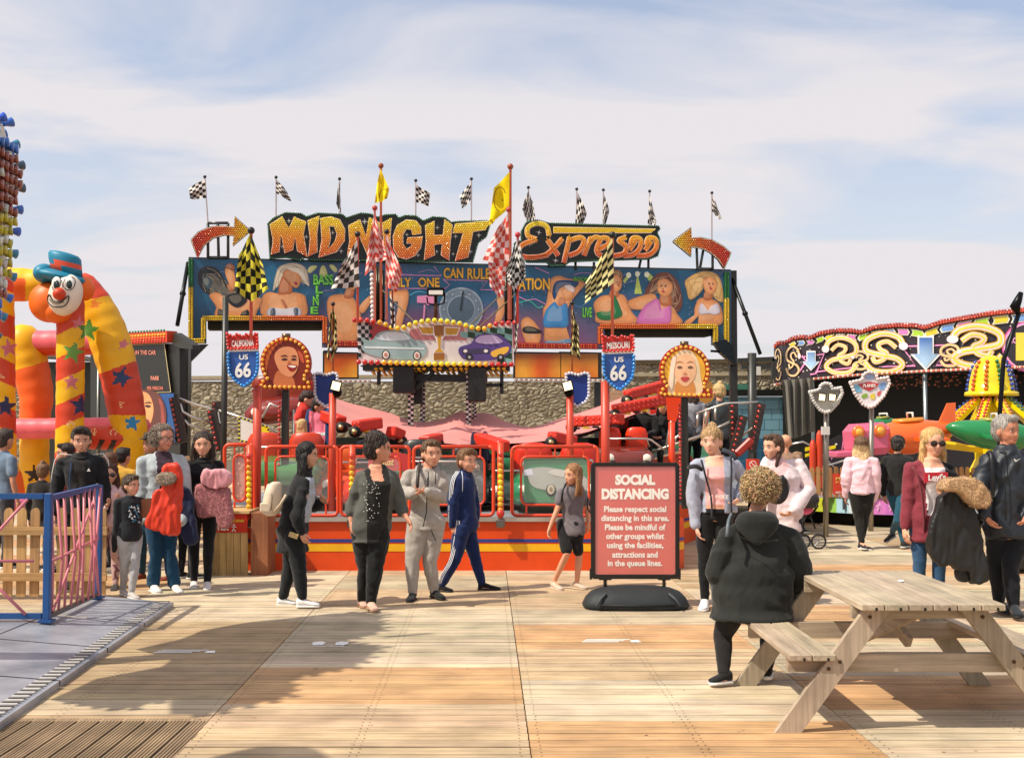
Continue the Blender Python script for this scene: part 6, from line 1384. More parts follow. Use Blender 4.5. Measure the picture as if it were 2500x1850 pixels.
notice(2034, 1156, 2092, 1206, 20.7, [('Mr Fun', 2040, 1164, 2086, 1172, OY), ('BY THE CROWN', 2040, 1174, 2088, 1179, OY), ('NO SMOKING', 2040, 1199, 2088, 1204, WHT)], 'red no smoking notice on the picket fence left of the pink hooded girl', sym=(2064, 1189))
notice(2172, 1120, 2210, 1212, 20.6, [('FUN', 2176, 1128, 2200, 1140, OY), ('Please', 2176, 1182, 2200, 1189, WHT), ('queue', 2176, 1196, 2200, 1203, WHT)], 'tall red notice on the picket fence behind the boy in black', sym=None)
notice(1822, 1120, 1854, 1147, 16.0, [], 'small red square notice between the two teenage girls', sym=(1838, 1133))
# jets
def jet(x, y, d, L_, body, label, nose=None, rot=0, fin=True, eyes=False, r=.34):
    p = P(x, y, d); t = thing('ride_plane', label, 'ride plane', p, 'moulded plastic planes of the kiddie ride'); q = Matrix.Rotation(R(rot), 3, 'Z') @ Matrix.Rotation(R(-4), 3, 'Y'); X = lambda v: p+q @ Vector(v)
    m = MB(); rg = []
    for f, ry, rz, zc in ((-.5, .25, .16, .05), (-.46, .6, .45, .03), (-.3, .95, .8, 0), (-.05, 1, .92, 0), (.15, .95, .8, .02), (.32, .7, .6, .06), (.45, .4, .36, .10), (.52, .1, .1, .12)):
        rg.append([X((f*L_, r*ry*math.cos(2*math.pi*i/20), r*rz*math.sin(2*math.pi*i/20)+zc*L_*.5)) for i in range(20)])
    m.loft(rg, 'gloss', body); m.build('fuselage', t)
    for s_ in (-1, 1): m = MB(); m.loft([[X((-.12*L_, s_*r*.6, -.05)), X((.2*L_, s_*r*.6, -.02)), X((.2*L_, s_*r*.6, .04)), X((-.12*L_, s_*r*.6, .03))], [X((.02*L_, s_*r*2.2, -.10)), X((.22*L_, s_*r*2.2, -.08)), X((.22*L_, s_*r*2.2, -.05)), X((.02*L_, s_*r*2.2, -.06))]], 'gloss', mixc(body, (0, 0, 0), .08), False); m.build('wing', t)
    if fin:
        m = MB(); m.loft([[X((.28*L_, a, .1)), X((.50*L_, a, .12)), X((.50*L_, -a, .12)), X((.28*L_, -a, .1))] if k == 0 else [X((.44*L_, a*.6, .55)), X((.54*L_, a*.6, .55)), X((.54*L_, -a*.6, .55)), X((.44*L_, -a*.6, .55))] for k, a in ((0, .05), (1, .03))], 'gloss', body, False); m.build('tail_fin', t)
    m = MB(); rg = [[X((-.05*L_+.18*L_*math.cos(2*math.pi*i/16)*k, r*.6*math.sin(2*math.pi*i/16)*k, z)) for i in range(16)] for z, k in ((r*.78, 1.08), (r*.98, 1.0), (r*.9, .85), (r*.4, .7))]; m.loft(rg, 'gloss', mixc(body, C(236, 190, 60), .35)); m.tube([X((-.02*L_, -.12, r*.9)), X((-.02*L_, -.12, r*1.25)), X((-.02*L_, .12, r*1.25)), X((-.02*L_, .12, r*.9))], .018, 'plastic', C(226, 220, 210), 6); m.build('cockpit', t)
    if nose:
        m = MB(); m.box(X((-.56*L_, 0, .02)), (.72, .66, .56), 'gloss', nose, q, bev=.14); m.box(X((-.82*L_, -.1, -.20)), (.62, .5, .11), 'gloss', nose, q, bev=.04)
        for s_ in (-1, 1): m.sph(X((-.60*L_+s_*.19-.02, -.34, .16)), (.12, .06, .12), 'gloss', C(230, 110, 50), q, n=16, m=10); m.sph(X((-.60*L_+s_*.19-.02, -.38, .16)), (.07, .04, .07), 'bulb', C(240, 170, 60), q, n=12, m=8)
        m.build('nose', t)
    m = MB(); m.beam(p+Vector((0, .1, -.1)), Vector((P(2425, 1043, 21.5).x, 21.6, 1.3)), .09, .09, 'paint', C(226, 190, 20)); m.build('arm', t)
jet(2230, 1066, 20.6, 1.5, C(226, 96, 30), 'orange plane with a pink shark nose and round orange eyes', nose=C(214, 96, 130), rot=4)
jet(2420, 1062, 20.2, 1.5, C(26, 122, 66), 'green ride plane behind the grey haired man', fin=False, rot=178, r=.30)
jet(2160, 1040, 23.2, .7, C(20, 110, 60), 'small green plane tail behind the shark nosed plane', fin=False, rot=20, r=.2)
# yellow centre
cn = thing('ride_centre', 'yellow domed centre of the plane ride studded with rows of coloured bulbs', 'ride decoration', (P(2422, 1043, 21.6).x, 21.6, zt)); cx = P(2422, 1043, 21.6).x; YL = C(226, 196, 14)
zz_ = lambda y: P(2422, y, 21.6).z; s1 = lambda px: S(px, 21.6)
m = MB(); rg = []
for y, r_ in ((868, 8), (874, 22), (886, 34), (905, 43), (930, 49), (955, 52), (957, 60), (966, 62), (968, 52)): 
    rg.append([Vector((cx+s1(r_)*(1+.06*abs(math.cos(4*a)))*math.cos(a), 21.6+s1(r_)*math.sin(a), zz_(y))) for a in [2*math.pi*i/48 for i in range(48)]])
m.loft(rg, 'gloss', YL); m.build('dome', cn)
m = MB(); rg = [[Vector((cx+s1(r_)*math.cos(a), 21.6+s1(r_)*math.sin(a), zz_(y))) for a in [2*math.pi*i/24 for i in range(24)]] for y, r_ in ((968, 38), (982, 38))]; m.loft(rg, 'paint', C(60, 40, 24)); m.build('neck', cn)
m = MB(); rg = [[Vector((cx+s1(r_)*math.cos(a), 21.6+s1(r_)*math.sin(a), zz_(y))) for a in [2*math.pi*(i+.5)/8 for i in range(8)]] for y, r_ in ((982, 30), (1030, 44), (1120, 40), (1160, 60), (1215, 60))]; m.loft(rg, 'gloss', YL, False); m.build('column', cn)
m = MB(); BC = [C(30, 100, 60), C(30, 60, 150), C(206, 90, 40), C(190, 60, 40), C(206, 130, 60)]
for k in range(10):
    a = -math.pi/2+(k-4.5)*math.pi/5; c_ = {4: GRN, 5: C(30, 60, 150), 3: ORA}.get(k, BC[k % 5])
    a = -math.pi/2+(k-4)*math.pi/5; m = MB()
    for y, r_ in ((884, 34), (895, 40), (906, 44), (917, 47), (928, 50), (939, 52), (950, 53)):
        q = Vector((cx+s1(r_)*1.04*math.cos(a), 21.6+s1(r_)*1.04*math.sin(a), zz_(y))); m.sph(q, .038, 'bulb', jit(c_, .15), n=8, m=5)
    m.build('bulb_row', cn)
for k in range(10):
    a = -math.pi/2+(k-4)*math.pi/5; c_ = BC[k % 5]; m = MB(); p0 = Vector((cx+s1(40)*math.cos(a), 21.6+s1(40)*math.sin(a), zz_(975))); p1 = Vector((cx+s1(132)*math.cos(a), 21.6+s1(132)*math.sin(a), zz_(1050)))
    m.beam(p0, p1, .16, .08, 'gloss', YL)
    for j in range(10):
        for s_ in (-.05, .05): q = p0.lerp(p1, (j+.5)/10); m.sph(q+Vector((-math.sin(a)*s_, math.cos(a)*s_, .06)), .034, 'bulb', jit(c_, .15), n=7, m=5)
    m.build('spoke', cn)
# post signs
def postsign(cx_, cy_, w_, d, polex, ybase, label, back):
    pl = Plane(cx_-50, d, cx_+50, d); zb_ = 0 if ybase is None else 0; t = thing('post_sign', label, 'sign', (P(polex, 1043, d).x, d, 0)); T = lambda pts: [(cx_+x*w_, cy_+y*w_) for x, y in pts]
    o = T([(-46, -18), (-18, -24), (-14, -38), (0, -44), (14, -40), (20, -26), (44, -30), (48, -14), (34, 14), (14, 36), (0, 42), (-16, 34), (-34, 10)])
    m = MB(); draw(m, pl, o, C(150, 146, 138) if back else C(226, 220, 222), 0, 'paint', .07); m.build('board', t)
    m = MB(); polebulbs(m, pl, o, 8*w_, .032, C(206, 202, 196) if back else C(232, 214, 210)); m.build('bulbs', t)
    m = MB(); px = P(polex, 1043, d).x; m.cyl((px-.04, d+.1, 0), (px, d+.1, P(polex, cy_+(30 if not back else -30), d).z), .045, 'metal', C(150, 140, 128), 10); m.build('pole', t)
    if back:
        m = MB(); m.beam(P(cx_-16, cy_-18, d-.12), P(cx_+26, cy_-18, d-.12), .05, .04, 'metal', C(120, 116, 108)); m.build('cross_bar', t)
        for x in (-8, 17):
            m = MB(); m.box(P(cx_+x, cy_-2, d-.22), (S(18, d), .10, S(20, d)), 'metal', C(50, 46, 40), Matrix.Rotation(R(5), 3, 'Y'), bev=.02); hd = m.build('lamp', t); m = MB(); m.box(P(cx_+x, cy_-2, d-.28), (S(14, d), .01, S(15, d)), 'lamp', WHT, Matrix.Rotation(R(5), 3, 'Y')); m.build('lens', hd)
        m = MB(); m.box(P(polex-8, 1051, d), (.12, .08, .13), 'paint', C(210, 204, 200)); m.build('junction_box', t)
    else:
        m = MB(); draw(m, pl, T([(-28, -14), (0, -20), (24, -16), (16, -6), (2, 2), (-2, 2), (-18, -6)]), C(196, 60, 66), .01); text(m, pl, 'PLANES', cx_-16, cy_-15, cx_+15, cy_-7, WHT, .02, .04)
        for q, c_ in (([(-38, -10), (-26, -12), (-18, 4), (-34, 4)], C(120, 180, 210)), ([(24, -14), (40, -18), (38, -4), (26, 0)], C(130, 170, 220)), ([(-8, -36), (6, -38), (12, -28), (-8, -26)], C(150, 170, 206)), ([(-18, 12), (-6, 8), (-4, 16), (-16, 20)], C(140, 176, 70)), ([(2, 12), (12, 8), (14, 20), (4, 22)], C(226, 200, 80)), ([(20, 6), (28, 2), (26, 12), (20, 14)], C(206, 90, 90))): draw(m, pl, spl(T(q), 3), c_, .008)
        m.build('painted_face', t)
postsign(2015, 972, .84, 18.6, 2023, None, 'grey back of a bulb edged post sign carrying two lit floodlights', True)
postsign(2122, 952, 1.02, 19.7, 2133, None, 'white bulb edged PLANES post sign left of the plane ride', False)
# tall dark lamp at the right edge
m = MB(); pts = [P(2440, 1320, 17), P(2441, 1010, 17), P(2450, 880, 17), P(2488, 762, 17)]; m.tube([Vector((pts[0].x, 17, 0))]+pts[1:], .035, 'metal', C(34, 34, 36), 8); m.tube([P(2486, 768, 17), P(2478, 748, 17), P(2486, 732, 17), P(2493, 714, 17)], [.03, .08, .06, .035], 'metal', C(26, 26, 28), 8); tag(m.build('hooked_pole'), 'thin black metal pole with a hooked tip rising at the right edge', 'pole')
# pushchair
d = 17.0; t = thing('pushchair', 'black pushchair partly hidden behind the white hooded girl', 'pushchair', (P(1975, 1043, d).x, d, 0)); m = MB(); rg = []
for y, w_, q in ((1198, 10, 0), (1206, 24, -.1), (1220, 28, -.15), (1238, 20, -.1)): c0_ = P(1972, y, d+q); rg.append([c0_+Vector((S(w_, d)*math.cos(a), .2*math.sin(a), 0)) for a in [2*math.pi*i/12 for i in range(12)]])
m.loft(rg, 'nylon', C(34, 32, 34)); m.build('hood', t)
m = MB(); m.tube([P(1960, 1212, d), P(1990, 1215, d), P(1996, 1235, d), P(1975, 1265, d)], .018, 'metal', C(24, 24, 24), 6); m.tube([P(1950, 1290, d), P(1975, 1250, d), P(1990, 1290, d)], .015, 'metal', C(60, 60, 60), 6); m.build('frame', t)
for x in (1952, 1990): m = MB(); c0_ = P(x, 1043, d); m.tube([(c0_.x+.10*math.cos(R(q)), d-.13, .11+.10*math.sin(R(q))) for q in range(0, 375, 15)], .014, 'rubber', C(30, 30, 30), 6); [m.cyl((c0_.x, d-.13, .11), (c0_.x+.1*math.cos(R(q)), d-.13, .11+.1*math.sin(R(q))), .004, 'metal', C(150, 150, 150), 5) for q in range(0, 360, 45)]; m.build('wheel', t)
m = MB(); m.sph(P(1966, 1243, d), (.12, .1, .08), 'cloth', C(206, 90, 130)); m.build('seat', t)
# coin ride in the far right distance
t = thing('toy_vehicle', 'small multicoloured toy ride low at the right edge behind the man', 'toy ride', G(2492, 1392)); p = G(2492, 1392)
m = MB(); m.box(p+Vector((0, 0, .1)), (.7, .7, .08), 'metal', C(60, 60, 56)); m.build('base', t); m = MB(); m.sph(p+Vector((0, 0, .35)), (.30, .3, .18), 'gloss', C(206, 70, 30)); m.build('body', t); m = MB(); m.sph(p+Vector((.06, 0, .62)), (.22, .25, .2), 'gloss', C(226, 200, 30)); m.build('cab', t); m = MB(); m.box(p+Vector((.04, 0, .49)), (.5, .4, .06), 'gloss', C(40, 110, 190), bev=.02); m.build('stripe', t)
# ================================================================ picnic table
def picnic_table():
    t = thing('picnic_table', 'weathered wooden picnic table with attached benches in the right foreground', 'picnic table', (2.37, 7.4, 0))
    cw = C(166, 150, 128); X0, X1, Y0, Y1, ZT = 1.975, 2.80, 6.65, 8.22, .75; pw = (X1-X0)/6
    def plank(x0, x1, y0, y1, z, name, notch=True):
        m = MB(); c = jit(cw, .07)
        m.box(((x0+x1)/2, (y0+y1)/2, z-.019), (x1-x0-.006, y1-y0, .038), 'woody', c, bev=.005)
        if notch:   # dark slot in the sawn end
            xm = (x0+x1)/2+.02; m.box((xm, y0-.001, z-.028), (.012, .004, .018), 'matte', C(40, 34, 26)); 
        return m.build(name, t)
    for k in range(6): plank(X0+k*pw, X0+(k+1)*pw, Y0, Y1, ZT, 'top_plank')
    for bx in (1.585, 2.945):
        for k in range(2): plank(bx+k*.138, bx+(k+1)*.138, 6.74 if bx < 2 else 6.62, 8.18, .45, 'seat_plank')
    for yy in (6.86, 7.95):
        f = -1 if yy < 7.4 else 1
        m = MB(); m.beam((1.60, yy, .385), (3.22, yy, .385), .045, .11, 'woodx', jit(cw, .1), bev=.004); m.build('seat_beam', t)
        m = MB(); m.beam((1.98, yy, .675), (2.76, yy, .675), .045, .07, 'woodx', jit(cw, .1)); m.build('top_beam', t)
        for s_ in (-1, 1):
            m = MB(); a = Vector((2.385+s_*.80, yy+f*.048, .0)); b = Vector((2.385+s_*.27, yy+f*.048, .712)); 
            n = (b-a).normalized(); u = Vector((n.z, 0, -n.x)); w_ = .06
            # sawn flat at floor and top
            def cut(z, sgn): q = a+u*w_*sgn; return q+n*((z-q.z)/n.z)
            loop = [cut(0, -1), cut(0, 1), cut(.712, 1), cut(.712, -1)]
            m.plate([loop], (0, f*.045, 0), 'woodz', jit(cw, .1))
            m.build('leg', t)
        for s_ in (-1, 1):
            for (q, z) in ((.50, .405), (.565, .365), (.325, .66)):
                m = MB(); m.cyl((2.385+s_*q, yy+f*.092, z), (2.385+s_*q, yy+f*.100, z), .011, 'metal', C(90, 70, 50), 8); m.build('bolt', t)
    m = MB(); m.beam((2.385, 6.93, .66), (2.2, 7.5, .4), .04, .07, 'woody', jit(cw, .1)); m.beam((2.385, 7.9, .66), (2.5, 7.4, .4), .04, .07, 'woody', jit(cw, .1)); m.build('brace', t)
    return t
picnic_table()
m = MB(); m.sph((2.52, 7.6, .757), (.022, .016, .008), 'matte', C(240, 238, 232)); tag(m.build('paper_scrap'), 'small white scrap of paper lying on the picnic table top', 'litter')

# ================================================================ pavement sign
def info_sign():
    d = 11.45; t = thing('pavement_sign', 'red social distancing notice in a black frame on a heavy rubber base', 'sign', (G(1552, 1483).x, d, 0))
    pl = Plane(1440, d, 1665, d); BL = C(22, 22, 22)
    m = MB()
    def rr(x0, y0, x1, y1, r=6): return [(x0+r, y0), (x1-r, y0), (x1, y0+r), (x1, y1-r), (x1-r, y1), (x0+r, y1), (x0, y1-r), (x0, y0+r)]
    draw(m, pl, rr(1443, 1129, 1659, 1413), BL, 0, 'plastic', .05, holes=[rr(1453, 1138, 1649, 1402, 2)])
    for x0, x1 in ((1440, 1446), (1656, 1662)): draw(m, pl, [(x0, 1388), (x1, 1388), (x1, 1414), (x0, 1414)], BL, .004, 'plastic', .06)
    m.build('frame', t)
    m = MB(); c1, c2 = C(214, 92, 78), C(205, 72, 34)
    draw(m, pl, [(1452, 1137), (1650, 1137), (1650, 1403), (1452, 1403)], lambda v: mixc(C(206, 62, 28), C(206, 70, 66), min(1, max(0, (v.z-.3)/.8))), -.014, 'paint', .02); po = m.build('poster', t)
    m = MB(); wc = C(244, 236, 226)
    text(m, pl, 'SOCIAL', 1502, 1158, 1600, 1184, wc, -.010, .06); text(m, pl, 'DISTANCING', 1469, 1192, 1633, 1219, wc, -.010, .06)
    rows = [('Please respect social', 1475, 1627, 1235), ('distancing in this area.', 1468, 1634, 1257), ('Please be mindful of', 1477, 1625, 1279), ('other groups whilst', 1480, 1622, 1301),
            ('using the facilities,', 1482, 1620, 1323), ('attractions and', 1495, 1606, 1346), ('in the queue lines.', 1484, 1617, 1367)]
    for s, x0, x1, y in rows:
        desc = any(c in s for c in 'gpqy,')
        text(m, pl, s, x0, y, x1, y+(19 if desc else 15), wc, -.010, .03)
    m.build('lettering', po)
    m = MB(); draw(m, pl, [(1451, 1136), (1651, 1136), (1651, 1404), (1451, 1404)], (1, 1, 1), -.004, 'perspex', .002); m.build('clear_cover', t)
    for x in (1478, 1622):
        m = MB(); a, b = pl(x, 1412, -.025), pl(x, 1436, -.025); m.cyl(a, b, .011, 'metal', C(60, 60, 60))
        for k in range(7): z = a.z+(b.z-a.z)*(k+.5)/7; m.tube([(a.x, a.y, z), (a.x, a.y, z+.006)], .022, 'metal', C(30, 30, 30), 10)
        m.box(pl(x, 1414, -.025), (.12, .05, .012), 'plastic', BL); m.build('spring', t)
    # moulded base: rounded loaf
    m = MB(); cx = G(1552, 1483).x; rings = []
    prof = [(0, 1.0, .98), (.03, 1.03, 1.02), (.06, 1.0, 1.0), (.10, .96, .92), (.15, .86, .78), (.185, .68, .55), (.205, .42, .30), (.21, .1, .08)]
    for z, a, b in prof:
        rg = []
        for i in range(40):
            th = 2*math.pi*i/40; cs, sn = math.cos(th), math.sin(th); e_ = .62
            rg.append(Vector((cx+.505*a*math.copysign(abs(cs)**e_, cs), d-.02+.24*b*math.copysign(abs(sn)**e_, sn), z+.005)))
        rings.append(rg)
    m.loft(rings, 'rubber', C(40, 44, 46)); bo = m.build('base', t)
    m = MB()
    for s_ in (-1, 1):
        m.tube([(cx+s_*.40, d-.27, .05), (cx+s_*.36, d-.24, .11), (cx+s_*.30, d-.20, .16)], .012, 'rubber', C(70, 74, 76), 6)
    m.tube([(cx-.36, d-.255, .055), (cx, d-.265, .05), (cx+.36, d-.255, .055)], .01, 'rubber', C(28, 30, 32), 6); m.build('moulding', bo)
info_sign()

# ================================================================ metal ramp and blue and pink railing on the left
def ramp():
    m = MB(); e0, e1 = Vector((-3.30, 11.45, 0)), Vector((-2.88, 5.6, 0))
    t0, t1 = Vector((-4.02, 11.35, .13)), Vector((-4.0, 5.6, .13))
    n = 5
    for k in range(n):
        f0, f1 = k/n+.002, (k+1)/n-.002
        a, b = e0.lerp(e1, f0), e0.lerp(e1, f1); c, d_ = t0.lerp(t1, f0), t0.lerp(t1, f1)
        a.z = b.z = .045
        c.z = d_.z = .13
        lo = [a-Vector((0, 0, .045)), b-Vector((0, 0, .045))]
        m.add([a, b, d_, c, lo[0], lo[1]], [(0, 1, 2, 3), (4, 5, 1, 0)], 'treadplate', (1, 1, 1.02))
    m.add([e0+Vector((0, 0, .044)), t0-Vector((0, 0, .001)), Vector((t0.x, t0.y, 0)), e0], [(0, 1, 2, 3)], 'rubber', C(60, 60, 62))
    m.add([t0+Vector((-.01, 0, 0)), t1+Vector((-.01, 0, 0)), Vector((-9, 5.6, .16)), Vector((-9, 10.15, .16)), Vector((-4.03, 10.15, .135))], [(0, 1, 2, 3, 4)], 'treadplate', (.95, .96, .98))
    m.add([Vector((-9, 10.15, .16)), Vector((-4.03, 10.15, .135)), Vector((-4.03, 10.15, 0)), Vector((-9, 10.15, 0))], [(0, 1, 2, 3)], 'rubber', C(60, 60, 62))
    o = m.build('metal_ramp'); tag(o, 'checker plate metal ramp sloping up to the ride in the left foreground', 'ramp')
    m = MB(); N = 110
    for k in range(N):
        p = e0.lerp(e1, (k+.5)/N); p.x -= .09; m.box((p.x, p.y, .058), (.11, .026, .006), 'paint', C(196, 192, 186) if k % 2 else C(84, 80, 78))
    m.build('striped_edge', o)
    return o
ramp()
def railing():
    BLU = C(24, 74, 130); PNK = C(206, 118, 128)
    t = thing('ride_railing', 'blue framed railing with crooked pink bars beside the metal ramp', 'railing', (-3.9, 9.85, .13))
    a = Vector((-3.88, 9.80, .13)); b = Vector((-3.93, 11.15, .13)); H_ = 1.07
    for p, w_ in ((a, .058), (b, .052)):
        m = MB(); m.box((p.x, p.y, .13+H_/2-.03), (w_, w_, H_+.06), 'paint', BLU, bev=.006); m.box((p.x, p.y, .14), (w_+.05, w_+.05, .02), 'paint', BLU); m.build('post', t)
    m = MB(); m.beam(a+Vector((0, .04, 1.03)), b+Vector((0, -.04, 1.06)), .045, .045, 'paint', BLU); m.build('top_rail', t)
    m = MB(); m.beam(a+Vector((0, .04, .04)), b+Vector((0, -.04, .04)), .035, .035, 'metal', C(90, 90, 90)); m.build('bottom_rail', t)
    m = MB(); rnd = random.Random(3)
    for k in range(9):
        y = 9.93+k*.14; m = MB(); m.tube([(-3.89, y, .17), (-3.88+rnd.uniform(-.03, .03), y+rnd.uniform(-.1, .12), .6), (-3.9, y+rnd.uniform(-.05, .05), 1.18)], .013, 'paint', PNK, 6); m.build('bar', t)
    m = MB(); m.tube([(-3.88, 9.85, .62), (-3.92, 11.1, .70)], .012, 'paint', PNK, 6); m.build('bar', t); m = MB(); m.tube([(-3.87, 9.9, .2), (-3.92, 11.0, 1.1)], .012, 'paint', PNK, 6); m.build('bar', t)
    # long section running off to the left
    l = Vector((-8.5, 9.72, .15)); t2 = thing('ride_railing', 'long blue rail with pink diagonal bars running off the left edge before pickets', 'railing', (-6, 9.75, .13))
    m = MB(); m.beam(l+Vector((0, 0, 1.03)), a+Vector((-.04, 0, 1.045)), .045, .045, 'paint', BLU); m.build('top_rail', t2)
    m = MB(); m.beam(l+Vector((0, 0, .05)), a+Vector((-.04, 0, .05)), .045, .045, 'paint', BLU); m.build('bottom_rail', t2)
    m = MB()
    def q(x, z): return Vector((x, 9.755, z))
    zb, zt, zm = .2, 1.15, .64
    for x in (-6.6, -5.58, -4.56):
        for s_ in (-1, 1):
            for a_, b_ in (((x+.52*s_, zb), (x+.08*s_, zm-.02)), ((x+.52*s_, zt), (x+.08*s_, zm+.02)), ((x+.25*s_, zb), (x+.05*s_, .42))): m = MB(); m.tube([q(*a_), q(*b_)], .013, 'paint', PNK, 6); m.build('bar', t2)
        m = MB(); m.tube([q(x-.9, zm), q(x+.58, zm)], .013, 'paint', PNK, 6); m.build('bar', t2)
railing()
def picket_fence(x0, x1, d0, d1, top, n, label, col, lean=0, rails=(.25, .75)):
    t = thing('picket_fence', label, 'fence', ((x0+x1)/2, (d0+d1)/2, 0)); mm = MB()
    for k in range(n):
        f = (k+.5)/n; x = x0+(x1-x0)*f; d = d0+(d1-d0)*f; w_ = abs(x1-x0)/n*.68; c = jit(col, .1)
        pr = [(x-w_/2, d, .03), (x+w_/2, d, .03), (x+w_/2, d, top-.05)]+[(x+w_/2*math.cos(R(a)), d, top-.05+.05*math.sin(R(a))) for a in (30, 60, 90, 120, 150)]+[(x-w_/2, d, top-.05)]
        m = MB(); m.plate([[Vector(p) for p in pr]], (0, .02, 0), 'woodz', c)
        m.build('picket', t)
    for r in rails:
        m = MB(); m.beam((x0, d0-.028, top*r), (x1, d1-.028, top*r), .035, .08, 'woodx', jit(col, .06)); m.build('rail', t)
    return t
picket_fence(-8.2, -4.12, 11.95, 11.95, .93, 30, 'tan wooden picket fence behind the pink and blue railing at the left edge', C(176, 138, 92))
# ================================================================ people
def limb(m, pts, rs, n=12):   # round ended tapering limb
    m.tube(pts, rs, 'skin', (.5, .5, .5), n, True, True)
def bez(a, b, c, n=4): return [a*(1-t)**2+b*2*t*(1-t)+c*t*t for t in [i/n for i in range(n+1)]]
def person(label, foot, H, face=0, look=None, J=None, vox=.013, fat=1.0, wide=1.0, skin=C(206, 150, 120), shirt=None, sleeves='long', jacket=None, hem=.50, hemw=1.0, sleeve_r=1.0, jpaint=None, jkind='cloth',
           trousers=C(30, 30, 34), leg_r=1.0, flare=0, shorts=None, tpaint=None, shoe=C(30, 30, 30), sole=C(220, 216, 210), shoes=True, hair=C(50, 36, 28), style='short', hk='hair', glasses=None, headk=1.07, nod=0, tilt=0, female=False,
           cat='person', group=None, legs=True, wr=.012, neckline=None, extra=None, d=None, zbase=0.0, curl=.6, hat=None, hd=None, lip=C(176, 84, 78)):
    if d is None: base = G(*foot)
    else: base = P(foot[0], 1043, d); base.z = zbase
    d = base.y; X0, Y0 = base.x, base.y
    t = thing('person', label, cat, (X0, Y0, base.z), group)
    fa = R(face); F = Vector((math.sin(fa), -math.cos(fa), 0)); Rt = Vector((F.y, -F.x, 0)); U = Vector((0, 0, 1))   # Rt = the person's own right
    def L(r, f, u): return base+Rt*(r*H)+F*(f*H)+U*(u*H)
    w_ = wide
    j = dict(pel=L(0, 0, .53), chest=L(0, 0, .74), neck=L(0, .0, .835), head=L(0, .02, .925))
    for s, q in (('r', 1), ('l', -1)):
        j[s+'sh'] = L(q*.108*w_, -.005, .800); j[s+'el'] = L(q*.135*w_, -.01, .625); j[s+'wr'] = L(q*.14*w_, .03, .475)
        j[s+'hip'] = L(q*.052*w_, 0, .50); j[s+'kn'] = L(q*.055, .012, .28); j[s+'an'] = L(q*.055, -.01, .045); j[s+'toe'] = L(q*.068, .10, .012); j[s+'hand'] = None
    mv = set()
    for k, v in (J or {}).items():
        if isinstance(v, tuple): j[k] = P(v[0], v[1], d+(v[2] if len(v) > 2 else 0))
        else: j[k] = v
        mv.add(k)
    for s in 'rl':       # feet follow a moved ankle
        if s+'an' in mv and s+'toe' not in mv: j[s+'toe'] = j[s+'an']+F*(.11*H)+Vector((0, 0, -(.033*H)))
        if s+'an' in mv and s+'kn' not in mv: j[s+'kn'] = (j[s+'an']+j[s+'hip'])/2+F*(.03*H)
    if ('rsh' in mv or 'lsh' in mv) and 'chest' not in mv: j['chest'] = (j['rsh']+j['lsh'])/2-U*(.055*H)
    sp0, sp1, sp2 = j['pel'], j['chest'], j['neck']
    S1 = (j['rsh']-j['lsh']); S1.z *= .3; S1 = S1.normalized() if S1.length > .02 else Rt
    if S1.dot(Rt) < 0: S1 = -S1
    def torso(m, prof, kk=1.0, kd=1.0, z_lo=None):
        rings = []
        for u_, a, b in prof:       # u_ height fraction on the upright figure
            if u_ <= .53: c = sp0+(U*(u_-.53)*H)
            elif u_ <= .74: f = (u_-.53)/.21; c = sp0.lerp(sp1, f)
            else: f = (u_-.74)/.095; c = sp1.lerp(sp2, min(1.25, f))
            f = min(1, max(0, (u_-.53)/.2)); sv = (Rt*(1-f)+S1*f).normalized(); fv = Vector((sv.y, -sv.x, 0))*-1
            if fv.dot(F) < 0: fv = -fv
            bust = .010*H if (female and .69 < u_ < .76) else 0
            rings.append([c+fv*(bust+.006*H)+sv*(a*H*kk*w_*math.cos(q))+fv*((b*H*kd+bust)*math.sin(q)) for q in [2*math.pi*i/20 for i in range(20)]])
        m.loft(rings, 'skin', (.5, .5, .5))
    wb = fat
    BODY = [(.47, .078, .062), (.53, .093*(1.04 if female else 1)*max(1, wb*.80), .068*max(1, wb*.8)), (.58, .084*max(1, wb*.85), .060*max(1, wb*.85)), (.63, .072*wb, .054*wb), (.69, .080, .058*wb), (.74, .090, .062), (.79, .088, .052), (.825, .045, .036), (.845, .030, .032)]
    # ---- body (skin)
    m = MB(); torso(m, BODY, .9, .88)
    limb(m, [j['neck']-U*.03*H, j['neck']+U*.03*H, j['head']-U*.03*H], [.034*H, .029*H, .028*H])
    for s in 'rl':
        sh, el, wr_ = j[s+'sh']-U*.030*H, j[s+'el'], j[s+'wr']; k_ = min(1.25, .5+.5*fat)
        limb(m, [sh, sh.lerp(el, .5), el, el.lerp(wr_, .35), wr_], [.025*H, .026*H*k_, .0215*H*k_, .0215*H*k_, .0145*H])
        if legs:
            hp, kn, an = j[s+'hip'], j[s+'kn'], j[s+'an']; k_ = min(k_, 1.02); limb(m, [hp, hp.lerp(kn, .45), kn, kn.lerp(an, .35), an], [.047*H*k_, .041*H*k_, .029*H*k_, .028*H*k_, .018*H])
            limb(m, [j[s+'an']-U*.012*H, (j[s+'an']+j[s+'toe'])/2-U*.004*H, j[s+'toe']], [.020*H, .020*H, .014*H])
    # head
    la = R(look if look is not None else face); hF = Vector((math.sin(la), -math.cos(la), 0)); hR = Vector((hF.y, -hF.x, 0))
    q_ = Matrix.Rotation(R(-nod), 3, hR) ; hF2 = q_ @ hF; hU = q_ @ U; q2 = Matrix.Rotation(R(tilt), 3, hF2); hU = q2 @ hU; hR = q2 @ hR
    M3 = Matrix((hR, hF2, hU)).transposed(); hh = (hd if hd else .143*H)*headk; hc = j['head']
    def hp_(r, f, u): return hc+M3 @ Vector((r*hh, f*hh, u*hh))
